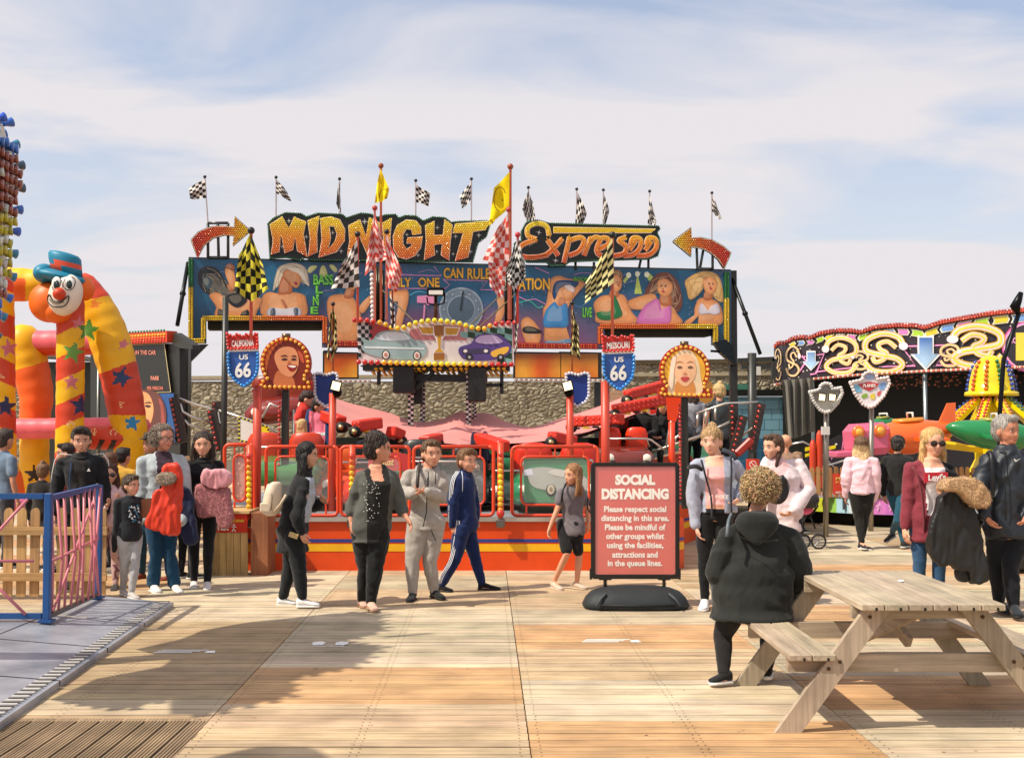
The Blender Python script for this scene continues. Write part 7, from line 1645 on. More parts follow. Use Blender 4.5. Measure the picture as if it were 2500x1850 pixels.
    def he(mm, c, r, kind='skin', col=(.5, .5, .5), n=16, m_=12): mm.sph(hp_(*c), tuple(x*hh for x in r), kind, col, M3, n, m_)
    he(m, (0, -.05, .13), (.37, .44, .37)); he(m, (0, .08, -.12), (.285, .30, .30)); he(m, (0, .17, -.32), (.17, .17, .15)); he(m, (0, .02, -.05), (.33, .34, .28))
    he(m, (0, .37, -.12), (.05, .075, .085), n=8, m_=6); he(m, (0, .33, -.02), (.035, .05, .12), n=8, m_=6); he(m, (0, .26, .10), (.24, .10, .07), n=10, m_=6); he(m, (0, .28, -.27), (.11, .08, .06), n=8, m_=6)
    for q in (-1, 1): he(m, (q*.37, -.02, -.06), (.05, .09, .12), n=8, m_=6); he(m, (q*.17, .22, -.13), (.10, .10, .09), n=8, m_=6)
    body = remesh(m, vox*.8, 2, None, kind='skin', col=skin)
    # face features and fingers are part of the same body mesh
    he(body, (0, .362, -.268), (.075, .03, .012), 'skin', mixc(lip, skin, .35), 10, 6); he(body, (0, .357, -.290), (.058, .03, .014), 'skin', mixc(lip, skin, .45), 10, 6); he(body, (0, .372, -.278), (.06, .02, .004), 'skin', mixc(lip, (.02, .01, .01), .5), 8, 4)
    for q in (-1, 1):
        if not glasses:
            he(body, (q*.145, .325, .005), (.052, .03, .024), 'skin', C(222, 214, 206), 10, 6); he(body, (q*.145, .345, .004), (.024, .02, .024), 'gloss', C(44, 34, 28), 8, 5); he(body, (q*.145, .345, .036), (.07, .02, .012), 'skin', mixc(skin, (.02, .01, .01), .7), 8, 5)
        body.tube([hp_(q*.07, .365, .085), hp_(q*.15, .36, .11), hp_(q*.23, .30, .09)], [.012*hh, .015*hh, .008*hh], 'hair', mixc(hair, (.02, .01, .01), .3), 5)
    for s in 'rl':
        wr_, el = j[s+'wr'], j[s+'el']; D_ = (wr_-el).normalized()
        tgt = j.get(s+'hand'); 
        if tgt is not None: D_ = (tgt-wr_).normalized()
        side = D_.cross(Rt if abs(D_.dot(Rt)) < .8 else U).normalized(); sq = 1 if s == 'r' else -1
        across = F-D_*F.dot(D_); across = across.normalized() if across.length > .2 else side      # thumb side points forward
        palmn = D_.cross(across).normalized(); hl = .098*H
        pm = MB(); c0 = wr_; c1 = wr_+D_*hl*.5
        body.loft([[c0+D_*hl*k+across*(a*hl*math.cos(q))+palmn*(b*hl*math.sin(q)) for q in [2*math.pi*i/10 for i in range(10)]] for k, a, b in ((-.08, .14, .12), (.1, .17, .13), (.35, .24, .12), (.52, .22, .09), (.56, .14, .05))], 'skin', skin)
        curl_ = curl; inn = palmn if palmn.dot((sp1-wr_)) > 0 else -palmn
        for k in range(4):
            o = across*(.165-.11*k)*hl; l = hl*(.40, .46, .43, .34)[k]; b0 = wr_+D_*hl*.5+o; a1 = curl_*.6; a2 = curl_*1.4
            p1 = b0+(D_*math.cos(a1)+inn*math.sin(a1))*l*.45; p2 = p1+(D_*math.cos(a2)+inn*math.sin(a2))*l*.32; p3 = p2+(D_*math.cos(a2*1.3)+inn*math.sin(a2*1.3))*l*.24
            body.tube([b0, p1, p2, p3], [.0054*H, .005*H, .0046*H, .0036*H], 'skin', skin, 6, True, True)
        tb = wr_+D_*hl*.16+across*hl*.17; p1 = tb+(D_*.75+across*.6+inn*.2).normalized()*hl*.24; p2 = p1+(D_*.95+across*.2+inn*.3).normalized()*hl*.2
        body.tube([tb-across*hl*.06, p1, p2], [.0068*H, .0058*H, .0045*H], 'skin', skin, 6, True, True)
    body.build('body', t)
    def folds(a, f1, seed):
        def g(p, n):
            w3 = Vector((noise.noise(p*3+Vector((seed, 0, 0))), noise.noise(p*3+Vector((0, seed, 0))), noise.noise(p*3+Vector((0, 0, seed)))))*.16
            q = p+w3; y = noise.noise(Vector((q.x*f1*.9+q.z*f1*.9, q.y*f1, q.z*f1*.55-q.x*f1*.5+seed))); z = noise.noise(Vector((q.x*f1*2.2, q.y*f1*2.2, q.z*f1*1.7+seed)))
            return a*(.55*noise.noise(p*4.2+Vector((seed, 1, 2)))+(.42-abs(y))*1.25+.35*(.4-abs(z)))
        return g
    sd = random.uniform(0, 50)
    # ---- top garment
    tc_ = jacket or shirt
    if tc_:
        m = MB(); prof = [p for p in BODY if p[0] > hem+.01]; 
        def at_(u_):
            for (a, b, c_), (a2, b2, c2) in zip(BODY, BODY[1:]):
                if u_ <= a2: f = max(0, (u_-a)/(a2-a)); return (u_, b+(b2-b)*f, c_+(c2-c_)*f)
            return BODY[-1]
        low = at_(max(hem, .47)); lo = []
        if hem < .47: hq = max((1+hemw)/2, hemw*.93); lo = [(hem, low[1]*hemw*1.02, low[2]*hemw*1.12), ((hem+.47)/2, low[1]*hq*1.02, low[2]*hq*1.08)]
        else: lo = [(hem, low[1]*hemw, low[2]*hemw)]
        kk = 1.10; prof2 = lo+([] if hem >= .47 else [(.47, BODY[0][1]*max(1.02, hemw*.93), BODY[0][2]*max(1.02, hemw*.93))])+[p for p in prof if p[0] > .475]
        prof2 = [p if p[0] < .80 else (p[0], p[1]*(1.0 if p[0] < .83 else 1.12), p[2]*(1.0 if p[0] < .83 else 1.12)) for p in prof2]
        torso(m, prof2, kk, kk*(1.08 if jacket else 1.04))
        for s in 'rl':
            sh, el, wr_ = j[s+'sh'], j[s+'el'], j[s+'wr']; sr = sleeve_r*(1.12 if jacket else 1.0); s0 = .031*H*(1+(sr-1)*.45)
            sh = sh-U*(.010*H+(s0-.031*H)); limb(m, [j['neck']-U*.028*H, (j['neck']-U*.030*H).lerp(sh, .5)+U*.006*H, sh], [.030*H, .029*H, s0*.9])
            if sleeves == 'long': limb(m, [sh, sh.lerp(el, .5), el, el.lerp(wr_, .5), el.lerp(wr_, .93)], [s0, .033*H*sr, .030*H*sr, .0275*H*sr, .0215*H*sr])
            elif sleeves == 'mid': limb(m, [sh, sh.lerp(el, .5), el, el.lerp(wr_, .35)], [s0, .033*H*sr, .030*H*sr, .027*H*sr])
            elif sleeves == 'short': limb(m, [sh, sh.lerp(el, .35), sh.lerp(el, .62)], [s0*1.05, .035*H*sr, .036*H*sr])
            else: limb(m, [sh, sh.lerp(el, .08)], [.030*H, .028*H])
        def jc(c):
            if jpaint:
                v = c-base; r_, f_, u_ = v.dot(Rt)/H, v.dot(F)/H, v.z/H
                k = jpaint(r_, f_, u_, c)
                if k is not None: return k if isinstance(k[0], str) else (jkind, k)
            return (jkind, tc_)
        remesh(m, vox, 2, folds((.020 if jacket else .013)*H/1.7*(wr/.012), 6.5, sd), kind=jkind, col=jc).build('jacket' if jacket else 'top', t)
    # ---- trousers or shorts
    if legs and (trousers or shorts):
        m = MB(); torso(m, [(.475, .074, .062), (.50, .090, .070), (.525, .094, .070), (.555, .080, .056)], .99, .97)
        for s in 'rl':
            hp, kn, an = j[s+'hip'], j[s+'kn'], j[s+'an']; k_ = leg_r*(.75+.25*fat)
            if shorts: limb(m, [hp, hp.lerp(kn, .5), hp.lerp(kn, .86)], [.054*H*k_, .049*H*k_, .043*H*k_])
            else: limb(m, [hp, hp.lerp(kn, .45), kn, kn.lerp(an, .35), kn.lerp(an, .92)], [.054*H*k_, .048*H*k_, .036*H*k_**.7, (.034+flare*.2)*H*k_**.7, (.024+flare)*H*k_**.5])
        tcol = shorts or trousers
        def tc2(c):
            if tpaint:
                v = c-base; k = tpaint(v.dot(Rt)/H, v.dot(F)/H, v.z/H, c)
                if k is not None: return k if isinstance(k[0], str) else ('cloth', k)
            return ('cloth', tcol)
        remesh(m, vox, 2, folds(.012*H/1.7*leg_r, 8, sd+9), kind='cloth', col=tc2).build('shorts' if shorts else 'trousers', t)
    # ---- shoes
    if legs and shoes:
        for s in 'rl':
            a, b = j[s+'an'], j[s+'toe']; ff = b-a; ff2 = Vector((ff.x, ff.y, 0)); ff2 = ff2.normalized() if ff2.length > .01 else F
            n_ = ff.normalized(); heel = a-ff2*.035*H; heel.z = min(a.z-.028*H, b.z+ (a.z-b.z)*.6) if a.z-b.z > .06*H else b.z
            toe = b+ff2*.032*H; ax = (toe-heel); l = ax.length; ax.normalize(); sd_ = ax.cross(U).normalized(); up = sd_.cross(ax).normalized(); m = MB()
            for pr, kd, cl in (([(0, .6, 0, .028), (.08, .95, 0, .03), (.45, .9, 0, .03), (.75, 1.1, 0, .03), (.95, .8, 0, .026), (1, .4, .004, .02)], 'rubber', sole), ([(.02, .55, .02, .085), (.10, .85, .02, .10), (.32, .82, .02, .095), (.55, .86, .02, .07), (.78, .98, .02, .052), (.95, .66, .02, .042), (.99, .3, .02, .034)], 'cloth', shoe)):
                m.loft([[heel+ax*(l*f)+sd_*(w2*.028*H*math.copysign(abs(math.cos(q))**.8, math.cos(q)))+up*((z0+(z1-z0)*(.5+.5*math.sin(q)))*H*.6-.012*H) for q in [2*math.pi*i/12 for i in range(12)]] for f, w2, z0, z1 in pr], kd, cl)
            m.build('shoe', t)
    # ---- hair
    if style:
        m = MB(); top = (0, -.09, .19)
        he(m, top, (.41, .43, .39)); he(m, (0, -.22, -.02), (.36, .30, .36))
        if style in ('quiff', 'short'): he(m, (0, .22, .42), (.26, .17, .12))
        if style == 'quiff': he(m, (.08, .26, .44), (.24, .16, .15)); he(m, (-.12, .24, .36), (.2, .14, .12))
        if style in ('long', 'verylong', 'bob', 'pony'):
            he(m, (0, -.07, .25), (.43, .40, .36))
            if style != 'pony':
                ln = {'long': 1.05, 'verylong': 1.9, 'bob': .45}[style]
                m.loft([[hp_(a*math.cos(q)*.40*wd, -.16+.25*math.sin(q)*dp+off, z) for q in [2*math.pi*i/14 for i in range(14)] for a in (1,)] for z, wd, dp, off in ((.3, .9, 1, 0), (-.1, 1.08, 1, 0), (-.5, 1.12, .9, -.03), (-.5-(ln-.5)*.5, 1.12, .8, -.08), (-ln*.93, .9, .6, -.08), (-ln, .5, .4, -.08))], 'hair', (.5, .5, .5))
                for q in (-1, 1):
                    limb(m, [hp_(q*.20, .12, .42), hp_(q*.38, -.02, .02), hp_(q*.42, -.04, -.5), hp_(q*.38, .06, -max(.6, ln*.9))], [.06*hh, .10*hh, .12*hh, .07*hh])
            else: limb(m, [hp_(0, -.42, .25), hp_(.0, -.55, -.1), hp_(.15, -.5, -.7), hp_(.2, -.4, -1.0)], [.12*hh, .12*hh, .10*hh, .05*hh])
        if style == 'bun': he(m, (0, -.16, .60), (.17, .17, .14)); he(m, (0, -.03, .22), (.405, .40, .37))
        if style == 'beehive': he(m, (0, -.18, .40), (.40, .42, .36)); he(m, (0, -.3, .05), (.36, .36, .42)); he(m, (0, .10, .42), (.30, .22, .16))
        if style == 'curly':
            m2 = MB()
            rr = random.Random(12)
            for k in range(1700):
                a, b = rr.uniform(0, 2*math.pi), rr.uniform(-.75, 1); sz = math.sqrt(1-b*b)
                q5 = rr.uniform(.92, 1.10); v = (.47*q5*sz*math.cos(a), -.10+.47*q5*sz*math.sin(a), .08+.48*q5*b)
                if v[1] > .12 and v[2] < .36: continue
                c_ = hp_(*v); rad = hh*rr.uniform(.022, .050); ax = Vector((rr.uniform(-1, 1), rr.uniform(-1, 1), rr.uniform(-1, 1))).normalized(); u1, v1, _ = fr(ax)
                m2.tube([c_+u1*(rad*math.cos(q*.9))+v1*(rad*math.sin(q*.9))+ax*(rad*.16*q) for q in range(7)], [.005*hh, .010*hh, .012*hh, .012*hh, .011*hh, .009*hh, .004*hh], hk, jit(hair, .45), 4)
            he(m, (0, -.10, .10), (.46, .44, .44))
        sdh = random.uniform(0, 9)
        am = .026 if style not in ('curly',) else .02
        hm = remesh(m, vox*.7, 1, lambda p, n: hh*am*(noise.noise(Vector((p.x*60, p.y*60, p.z*(14 if style != 'curly' else 50)+sdh)))*1.0+.5*noise.noise(p*22)), kind=hk, col=hair if hair2 is None else (lambda c: (hk, mixc(hair, hair2, min(1, max(0, ((hc.z+.1*hh)-c.z)/(.35*hh)))))))
        if style == 'curly': hm.v += []; o_ = len(hm.v); hm.v.extend(m2.v); hm.f += [[i+o_ for i in f] for f in m2.f]; hm.k += m2.k; hm.c += m2.c; hm.s += m2.s
        if style != 'curly' and vox < .015: strands(hm, 900, hh*.07, hh*.20, .0016, hk, 1.2, .0012)
        hm.build('hair', t)
    if hat:
        m = MB(); he(m, (0, -.05, .26), (.41, .44, .32), 'cloth', hat); m.loft([[hp_(.30*math.cos(q), .30+.28*math.sin(q)*k, .27+z-.05*math.sin(q)) for q in [math.pi*i/10 for i in range(11)]]+[hp_(-.2, .2, .27+z), hp_(.2, .2, .27+z)] for z, k in ((0, 1), (.03, 1))], 'cloth', hat); m.build('cap', t)
    if glasses:
        m = MB()
        for q in (-1, 1):
            m.sph(hp_(q*.16, .37, .0), (.135*hh, .03*hh, .105*hh) if glasses == 'sun' else (.12*hh, .015*hh, .08*hh), 'gloss' if glasses == 'sun' else 'perspex', C(50, 30, 20), M3, 14, 8)
            m.tube([hp_(q*.16+.13*math.cos(R(a)), .375, .1*math.sin(R(a))) for a in range(0, 375, 25)], .010*hh, 'plastic', C(50, 34, 24), 5); m.tube([hp_(q*.28, .36, .03), hp_(q*.38, .05, .02)], .012*hh, 'plastic', C(40, 30, 24), 5)
        m.tube([hp_(-.04, .385, .03), hp_(.04, .385, .03)], .012*hh, 'plastic', C(40, 30, 24), 5); m.build('glasses', t)
    if neckline:
        m = MB(); k_ = neckline; cc = j['neck']-U*.012*H; m.tube([cc+Rt*(.050*H*math.cos(R(a)))+F*(.048*H*math.sin(R(a))+.006*H)-U*(.012*H*math.sin(R(a))) for a in range(0, 375, 15)], .011*H, 'cloth', k_, 8); m.build('collar', t)
    if extra: extra(t, j, L, F, Rt, H, hp_, d)
    return t, j
hair2 = None
def strands(hm, n, l0, l1, w_, kind, down=1.0, lift=.006):
    nf = len(hm.f); rr = random.Random(nf)
    for _ in range(n):
        i = rr.randrange(nf); f = hm.f[i]
        if hm.k[i] != kind: continue
        a, b, c_ = hm.v[f[0]], hm.v[f[1]], hm.v[f[2]]; nr = (b-a).cross(c_-a)
        if nr.length < 1e-9: continue
        nr.normalize(); g = Vector((rr.uniform(-.5, .5), rr.uniform(-.5, .5), -down+rr.uniform(-.3, .3))); g = g-nr*g.dot(nr)
        if g.length < .05: continue
        g.normalize(); s_ = g.cross(nr)*w_; L_ = rr.uniform(l0, l1); p = a+nr*.001; q = p+g*L_*.5+nr*lift; e = p+g*L_+nr*rr.uniform(-.3, 1)*lift*1.5
        col = hm.c[i]; col = mixc(col, C(255, 240, 210), rr.uniform(0, .22)) if rr.random() < .5 else mixc(col, (.01, .008, .006), rr.uniform(.1, .5))
        hm.add([p-s_, p+s_, q+s_, q-s_, e], [(0, 1, 2, 3), (3, 2, 4)], kind, col)
def fabric(name, pts, d, th, col, label, cat, kind='cloth', vox=.012, amp=.045, group=None, extra_blobs=()):
    """a held garment: a soft bulky sheet through a photo outline, with real thickness"""
    m = MB(); pl = Plane(800, d, 1400, d); q = spl(pts, 4); loops = [[pl(x, y, th/2) for x, y in q]]; m.plate(loops, (0, th, 0), kind, col)
    for (x, y, dd, r_) in extra_blobs: m.sph(P(x, y, d+dd), r_, kind, col)
    sd = random.uniform(0, 40)
    g = remesh(m, vox, 3, lambda p, n: amp*(1.1*(.4-abs(noise.noise(Vector((p.x*7+p.z*1.5, p.y*4, p.z*2.2+sd)))))+.8*(.35-abs(noise.noise(Vector((p.x*15-p.z*2, p.y*9, p.z*5+sd)))))), kind=kind, col=col)
    if kind == 'fur': strands(g, 1600, .012, .028, .0022, 'fur', .3, .009)
    return tag(g.build(name), label, cat, group)
SKN = C(210, 156, 128); SK2 = C(196, 140, 112); JET = C(34, 34, 36)
def stripes(j, s, H, t, names, off, n=3, col=C(226, 224, 218), r=.004, gap=.011, side=None):
    m = MB()
    for k in range(n):
        pts = []
        for i, nm in enumerate(names):
            p, rad, sv = nm; pts.append(p+sv*rad+off*((k-(n-1)/2)*gap))
        m.tube(spl3(pts), r, 'cloth', col, 5)
    m.build('stripes', t)
def spl3(p): return [Vector(q) for q in spl([tuple(x) for x in p], 3, False)]
# --- 1 teenage boy in a black track top (left)
def x1(t, j, L, F, Rt, H, hp_, d):
    m = MB()
    for s, q in (('r', 1), ('l', -1)):
        sh, el, wr_ = j[s+'sh'], j[s+'el'], j[s+'wr']; o = Rt*q
        for k in (-1, 0, 1):
            m.tube([j['neck']+o*.05*H+U3*-.002*H+F*(.012*k), sh+o*.012*H+U3*.042*H+F*(.014*k), sh+o*.043*H+F*(.014*k), sh.lerp(el, .5)+o*.044*H+F*(.014*k), el+o*.038*H+F*(.014*k)], .0045, 'cloth', C(226, 224, 218), 5)
    m.build('shoulder_stripes', t)
    m = MB(); p = L(-.055, .078, .74); m.plate([[p+Rt*a+U3*b for a, b in ((-.02, -.01), (.02, -.01), (0, .025))]], F*.006, 'paint', WHT); m.build('emblem', t)
    m = MB(); m.tube([L(.05, .072, .79), L(.055, .085, .70), L(.05, .085, .58), L(.045, .08, .52)], .006, 'cloth', C(36, 60, 100), 5); m.build('zip', t)
U3 = Vector((0, 0, 1))
person('teenage boy with a dark fringe in a black track top behind the railing', (200, 1449), 1.74, 12, 22, d=12.7, skin=SKN, jacket=JET, hem=.47, sleeve_r=1.12, style='quiff', hair=C(40, 28, 22), trousers=C(26, 26, 28), nod=6, extra=x1, wide=1.06,
       jpaint=lambda r, f, u, c: C(46, 42, 40) if f > .02 and abs(r) < .035 and u > .56 else None, neckline=C(28, 28, 30))
# --- 2 girl in sunglasses, pink jumper
person('girl in round sunglasses and a pale pink jumper with patterned leggings', (265, 1434), 1.33, 10, 16, J={'rel': (242, 1262, -.05), 'rwr': (260, 1236, -.16), 'lel': (294, 1252, .05), 'lwr': (292, 1222, -.12), 'ran': (250, 1420, .1), 'lan': (282, 1428, -.1)}, skin=SKN, shirt=C(226, 186, 186), hem=.50, trousers=C(200, 166, 160), style='long', hair=C(84, 50, 34), glasses='sun', headk=1.12,
       tpaint=lambda r, f, u, c: C(130, 84, 92) if noise.noise(c*22) > .22 else None, shoe=C(60, 56, 56), female=False)
# --- 3 small boy
def x3(t, j, L, F, Rt, H, hp_, d):
    m = MB(); rr = random.Random(1)
    for k in range(22):
        p = L(rr.uniform(-.045, .045), .082, rr.uniform(.62, .76)); m.plate([[p+Rt*a+U3*b for a, b in ((-.014, -.01), (.012, -.006), (.002, .014))]], F*.005, 'cloth', rr.choice([C(206, 220, 224), C(70, 130, 160)]))
    m.build('print', t)
person('small boy in a dark long sleeved top and grey joggers', (315, 1457), 1.24, 42, 60, J={'rel': (284, 1300, -.04), 'rwr': (278, 1348, -.03), 'lel': (334, 1285, .1), 'lwr': (338, 1318, .08), 'ran': (300, 1440, .1), 'lan': (320, 1447, -.08)}, skin=SKN, shirt=C(36, 38, 42), hem=.47, trousers=C(166, 166, 168), leg_r=1.05, style='short', hair=C(64, 44, 32), shoe=C(176, 170, 166), headk=1.18, extra=x3)
# --- man behind with a cap
person('man in a cap and dark olive jacket half hidden behind the curly haired woman', (372, 1412), 1.68, -30, -40, skin=SK2, jacket=C(62, 58, 46), hem=.46, trousers=C(34, 66, 84), leg_r=1.1, style='short', hair=C(60, 50, 40), hat=C(50, 46, 40), J={'ran': (345, 1402, 0), 'lan': (425, 1402, 0), 'lkn': (405, 1330, 0)}, shoe=C(120, 50, 30), sole=C(140, 70, 40))
# --- 4 curly grey haired woman
def x4(t, j, L, F, Rt, H, hp_, d):
    m = MB(); m.tube([L(.09, .10, .80), L(.0, .13, .66), L(-.09, .10, .56)], .010, 'leather' if False else 'nylon', C(90, 60, 40), 6); m.build('bag_strap', t)
hair2 = None
person('woman with curly silver hair and glasses in a pale grey cardigan and flared jeans', (392, 1441), 1.76, 30, 52, J={'rel': (350, 1275, -.05), 'rwr': (385, 1250, -.25), 'lel': (458, 1250, -.05), 'lwr': (440, 1275, -.26), 'ran': (374, 1427, 0), 'lan': (426, 1428, .04), 'rkn': (380, 1350, -.04), 'lkn': (414, 1352, 0)}, skin=C(206, 140, 116), jacket=C(164, 172, 174), hem=.50, sleeve_r=1.12, fat=1.18, wide=1.08,
       trousers=C(28, 66, 96), leg_r=1.0, flare=.014, style='curly', hair=C(140, 124, 110), hk='curl', glasses='clear', shoe=C(216, 214, 210), female=True, jpaint=lambda r, f, u, c: C(60, 44, 54) if f > .02 and abs(r+.0) < .030+.02*(u > .7) and u > .60 else None)
fabric('folded_jacket', [(400, 1148), (415, 1134), (435, 1138), (443, 1165), (440, 1200), (436, 1290), (425, 1302), (400, 1298), (364, 1284), (372, 1240), (385, 1200), (398, 1190)], 12.02, .10, C(206, 54, 26), 'bright red jacket folded over the arms of the woman with curly silver hair', 'jacket', 'nylon')
fabric('fur_trim', [(385, 1168), (392, 1158), (415, 1155), (428, 1165), (420, 1178), (395, 1182)], 11.93, .10, C(176, 156, 136), 'grey fur trim of the red jacket in the curly haired woman\'s arms', 'fur trim', 'fur', amp=.012)
fabric('handbag', [(344, 1222), (372, 1218), (378, 1240), (365, 1258), (348, 1262)], 12.2, .1, C(140, 90, 56), 'tan handbag at the hip of the curly haired woman', 'handbag', 'nylon', amp=.004)
fabric('folded_coat', [(432, 1196), (450, 1190), (466, 1210), (478, 1290), (484, 1315), (462, 1325), (446, 1300), (436, 1250)], 12.45, .12, C(34, 40, 66), 'long navy coat hanging between the curly haired woman and the girl in black', 'coat')
# --- 6 girl in black hoodie with pink coats
person('girl with long dark hair in a black hoodie carrying pink coats', (492, 1431), 1.68, 14, 10, J={'rel': (468, 1222, .0), 'rwr': (496, 1205, -.24), 'lel': (545, 1215, 0), 'lwr': (522, 1192, -.22), 'ran': (474, 1420, .05), 'lan': (506, 1422, -.08)}, skin=SKN, shirt=C(24, 24, 26), hem=.49, trousers=C(26, 26, 30), style='long', hair=C(46, 32, 26), shoe=C(222, 214, 210), female=True, wide=1.02, leg_r=.95, neckline=C(26, 26, 28))
fabric('folded_coat', [(492, 1165), (505, 1150), (530, 1146), (556, 1152), (561, 1172), (548, 1190), (520, 1194), (500, 1182)], 12.6, .16, C(216, 150, 156), 'pale pink garment bundled on the forearms of the girl in black', 'coat')
fabric('folded_coat', [(482, 1185), (520, 1195), (555, 1190), (560, 1225), (568, 1262), (558, 1285), (535, 1282), (528, 1258), (500, 1262), (484, 1250)], 12.62, .12, C(176, 112, 116), 'dusky pink teddy coat draped below the arms of the girl in black', 'coat', 'fur', amp=.02)
# --- far people on the left
person('man in a blue grey shirt cut off by the left edge', (8, 1420), 1.72, 150, 150, d=14.6, skin=SK2, shirt=C(104, 122, 142), sleeves='short', hem=.47, style='short', hair=C(60, 50, 44), trousers=C(60, 60, 66), vox=.018)
person('woman with a brown bun seen from behind at the inflatable', (104, 1420), 1.30, 170, 190, d=14.4, skin=SK2, shirt=C(40, 36, 34), style='bun', hair=C(110, 80, 54), vox=.018)
person('boy with dark hair in a maroon top beside the striped column', (165, 1420), 1.55, -40, -60, d=14.0, skin=SK2, shirt=C(96, 36, 40), style='short', hair=C(40, 26, 22), vox=.018)
person('brown haired woman in profile beyond the teenage boy', (272, 1400), 1.42, -70, -80, d=14.6, skin=SKN, shirt=C(50, 50, 46), style='bob', hair=C(90, 58, 40), vox=.018)
person('person in a mustard jacket seen from behind', (300, 1400), 1.48, 165, 150, d=15.0, skin=SK2, jacket=C(196, 150, 60), style='short', hair=C(34, 26, 24), vox=.018)
person('child in a red top left of the girl in black', (460, 1400), 1.40, 150, 100, d=13.6, skin=SKN, shirt=C(190, 46, 40), style='short', hair=C(120, 90, 60), vox=.018)
# --- 8 woman with backpack, side view facing right
def x8(t, j, L, F, Rt, H, hp_, d):
    m = MB(); m.box(j['rwr']+Vector((-.07, -.03, -.03)), (.09, .012, .05), 'gloss', C(190, 160, 110), Matrix.Rotation(R(20), 3, 'Y'), bev=.004); tag(m.build('mobile_phone'), 'phone in a tan case in the hand of the woman with the backpack', 'phone')
person('woman with very long black hair in a black coat and leggings looking right', (722, 1480), 1.64, 62, 85, J={'rsh': (748, 1172, -.10), 'lsh': (735, 1170, .22), 'rel': (722, 1262, -.24), 'rwr': (736, 1298, -.22), 'lel': (770, 1240, .18), 'lwr': (782, 1225, .10), 'neck': (742, 1148, 0), 'chest': (730, 1205, 0), 'pel': (712, 1292, 0), 'head': (752, 1112, 0), 'rhip': (716, 1300, -.08), 'lhip': (722, 1300, .1),
       'rkn': (730, 1385, -.1), 'lkn': (708, 1390, .12), 'ran': (738, 1462, -.12), 'lan': (690, 1462, .14), 'rtoe': (768, 1478, -.12), 'ltoe': (716, 1475, .14)}, fat=1.3, skin=SKN, jacket=JET, hem=.40, hemw=1.12, sleeve_r=1.02, trousers=C(30, 32, 34), leg_r=1.15, style='verylong', hair=C(22, 19, 21), shoe=C(228, 226, 224), female=True, extra=x8,
       jpaint=lambda r, f, u, c: C(176, 184, 196) if f > .045 and -.06 < r < .035 and .50 < u < .77 and proj(c)[0] > 744 else None, headk=1.02)
m = MB(); d = 11.3
m.loft([[P(x, y, d-.02)+Vector((S(a, d)*math.cos(q), .13*b*math.sin(q), S(12, d)*0*math.sin(q))) for q in [2*math.pi*i/16 for i in range(16)]] for x, y, a, b in ((674, 1176, 8, .5), (670, 1182, 17, .9), (667, 1205, 21, 1), (664, 1235, 24, 1.05), (662, 1252, 20, 1), (662, 1258, 10, .6))], 'nylon', C(214, 192, 166))
bp = m.build('backpack'); tag(bp, 'small cream leather backpack on the long haired woman\'s back', 'backpack')
m = MB(); m.tube([P(668, 1250, d-.14), P(684, 1232, d-.2), P(698, 1208, d-.24)], .012, 'nylon', C(206, 184, 156), 6); m.tube([P(658, 1180, d-.1), P(664, 1215, d-.16), P(662, 1245, d-.16)], .006, 'nylon', C(140, 120, 100), 6); m.build('strap', bp)
m = MB(); m.box(P(648, 1238, d-.13), (.10, .05, .09), 'nylon', C(208, 186, 160), bev=.03); m.build('pocket', bp)
# --- 9 woman in grey jacket, looking right
def x9(t, j, L, F, Rt, H, hp_, d):
    m = MB(); rr = random.Random(6)
    for k in range(46):
        r_, u_ = rr.uniform(-.05, .05), rr.uniform(.50, .74); p = L(r_-.01, .0, u_); p = P(*proj(p), d-.165-.03*(u_ > .66)); m.sph(p, .0045, 'gloss', WHT, n=6, m=4)
    m.build('sequins', t)
person('woman with dark pinned up hair in a grey jacket over a spotted dark top', (902, 1486), 1.68, 28, 88, J={'rsh': (884, 1158, -.02), 'lsh': (958, 1160, .02), 'rel': (858, 1232, .0), 'rwr': (858, 1278, -.06), 'rhand': (862, 1310, -.08), 'lel': (978, 1238, .02), 'lwr': (992, 1262, -.06), 'lhand': (1006, 1285, -.08), 'head': (928, 1098, -.02), 'neck': (922, 1140, 0), 'pel': (905, 1290, 0), 'rhip': (886, 1300, 0), 'lhip': (924, 1300, 0),
       'rkn': (892, 1385, .05), 'lkn': (916, 1385, -.05), 'ran': (884, 1468, .12), 'lan': (905, 1474, -.06), 'rtoe': (890, 1480, .05), 'ltoe': (912, 1489, -.2)}, fat=1.25, wide=1.12, skin=C(204, 144, 116), jacket=C(84, 84, 78), hem=.455, hemw=1.05, sleeves='mid', sleeve_r=1.08, trousers=C(28, 28, 28), leg_r=1.22, style='beehive', hair=C(40, 26, 24), shoe=C(206, 166, 146), sole=C(150, 116, 90), female=True, extra=x9,
       jpaint=lambda r, f, u, c: (('skin', C(204, 144, 116)) if u > .735 and abs(r+.01) < .03 and f > 0 else C(38, 37, 36)) if (f > .0 and -.075 < r+.004 < .05) else None)
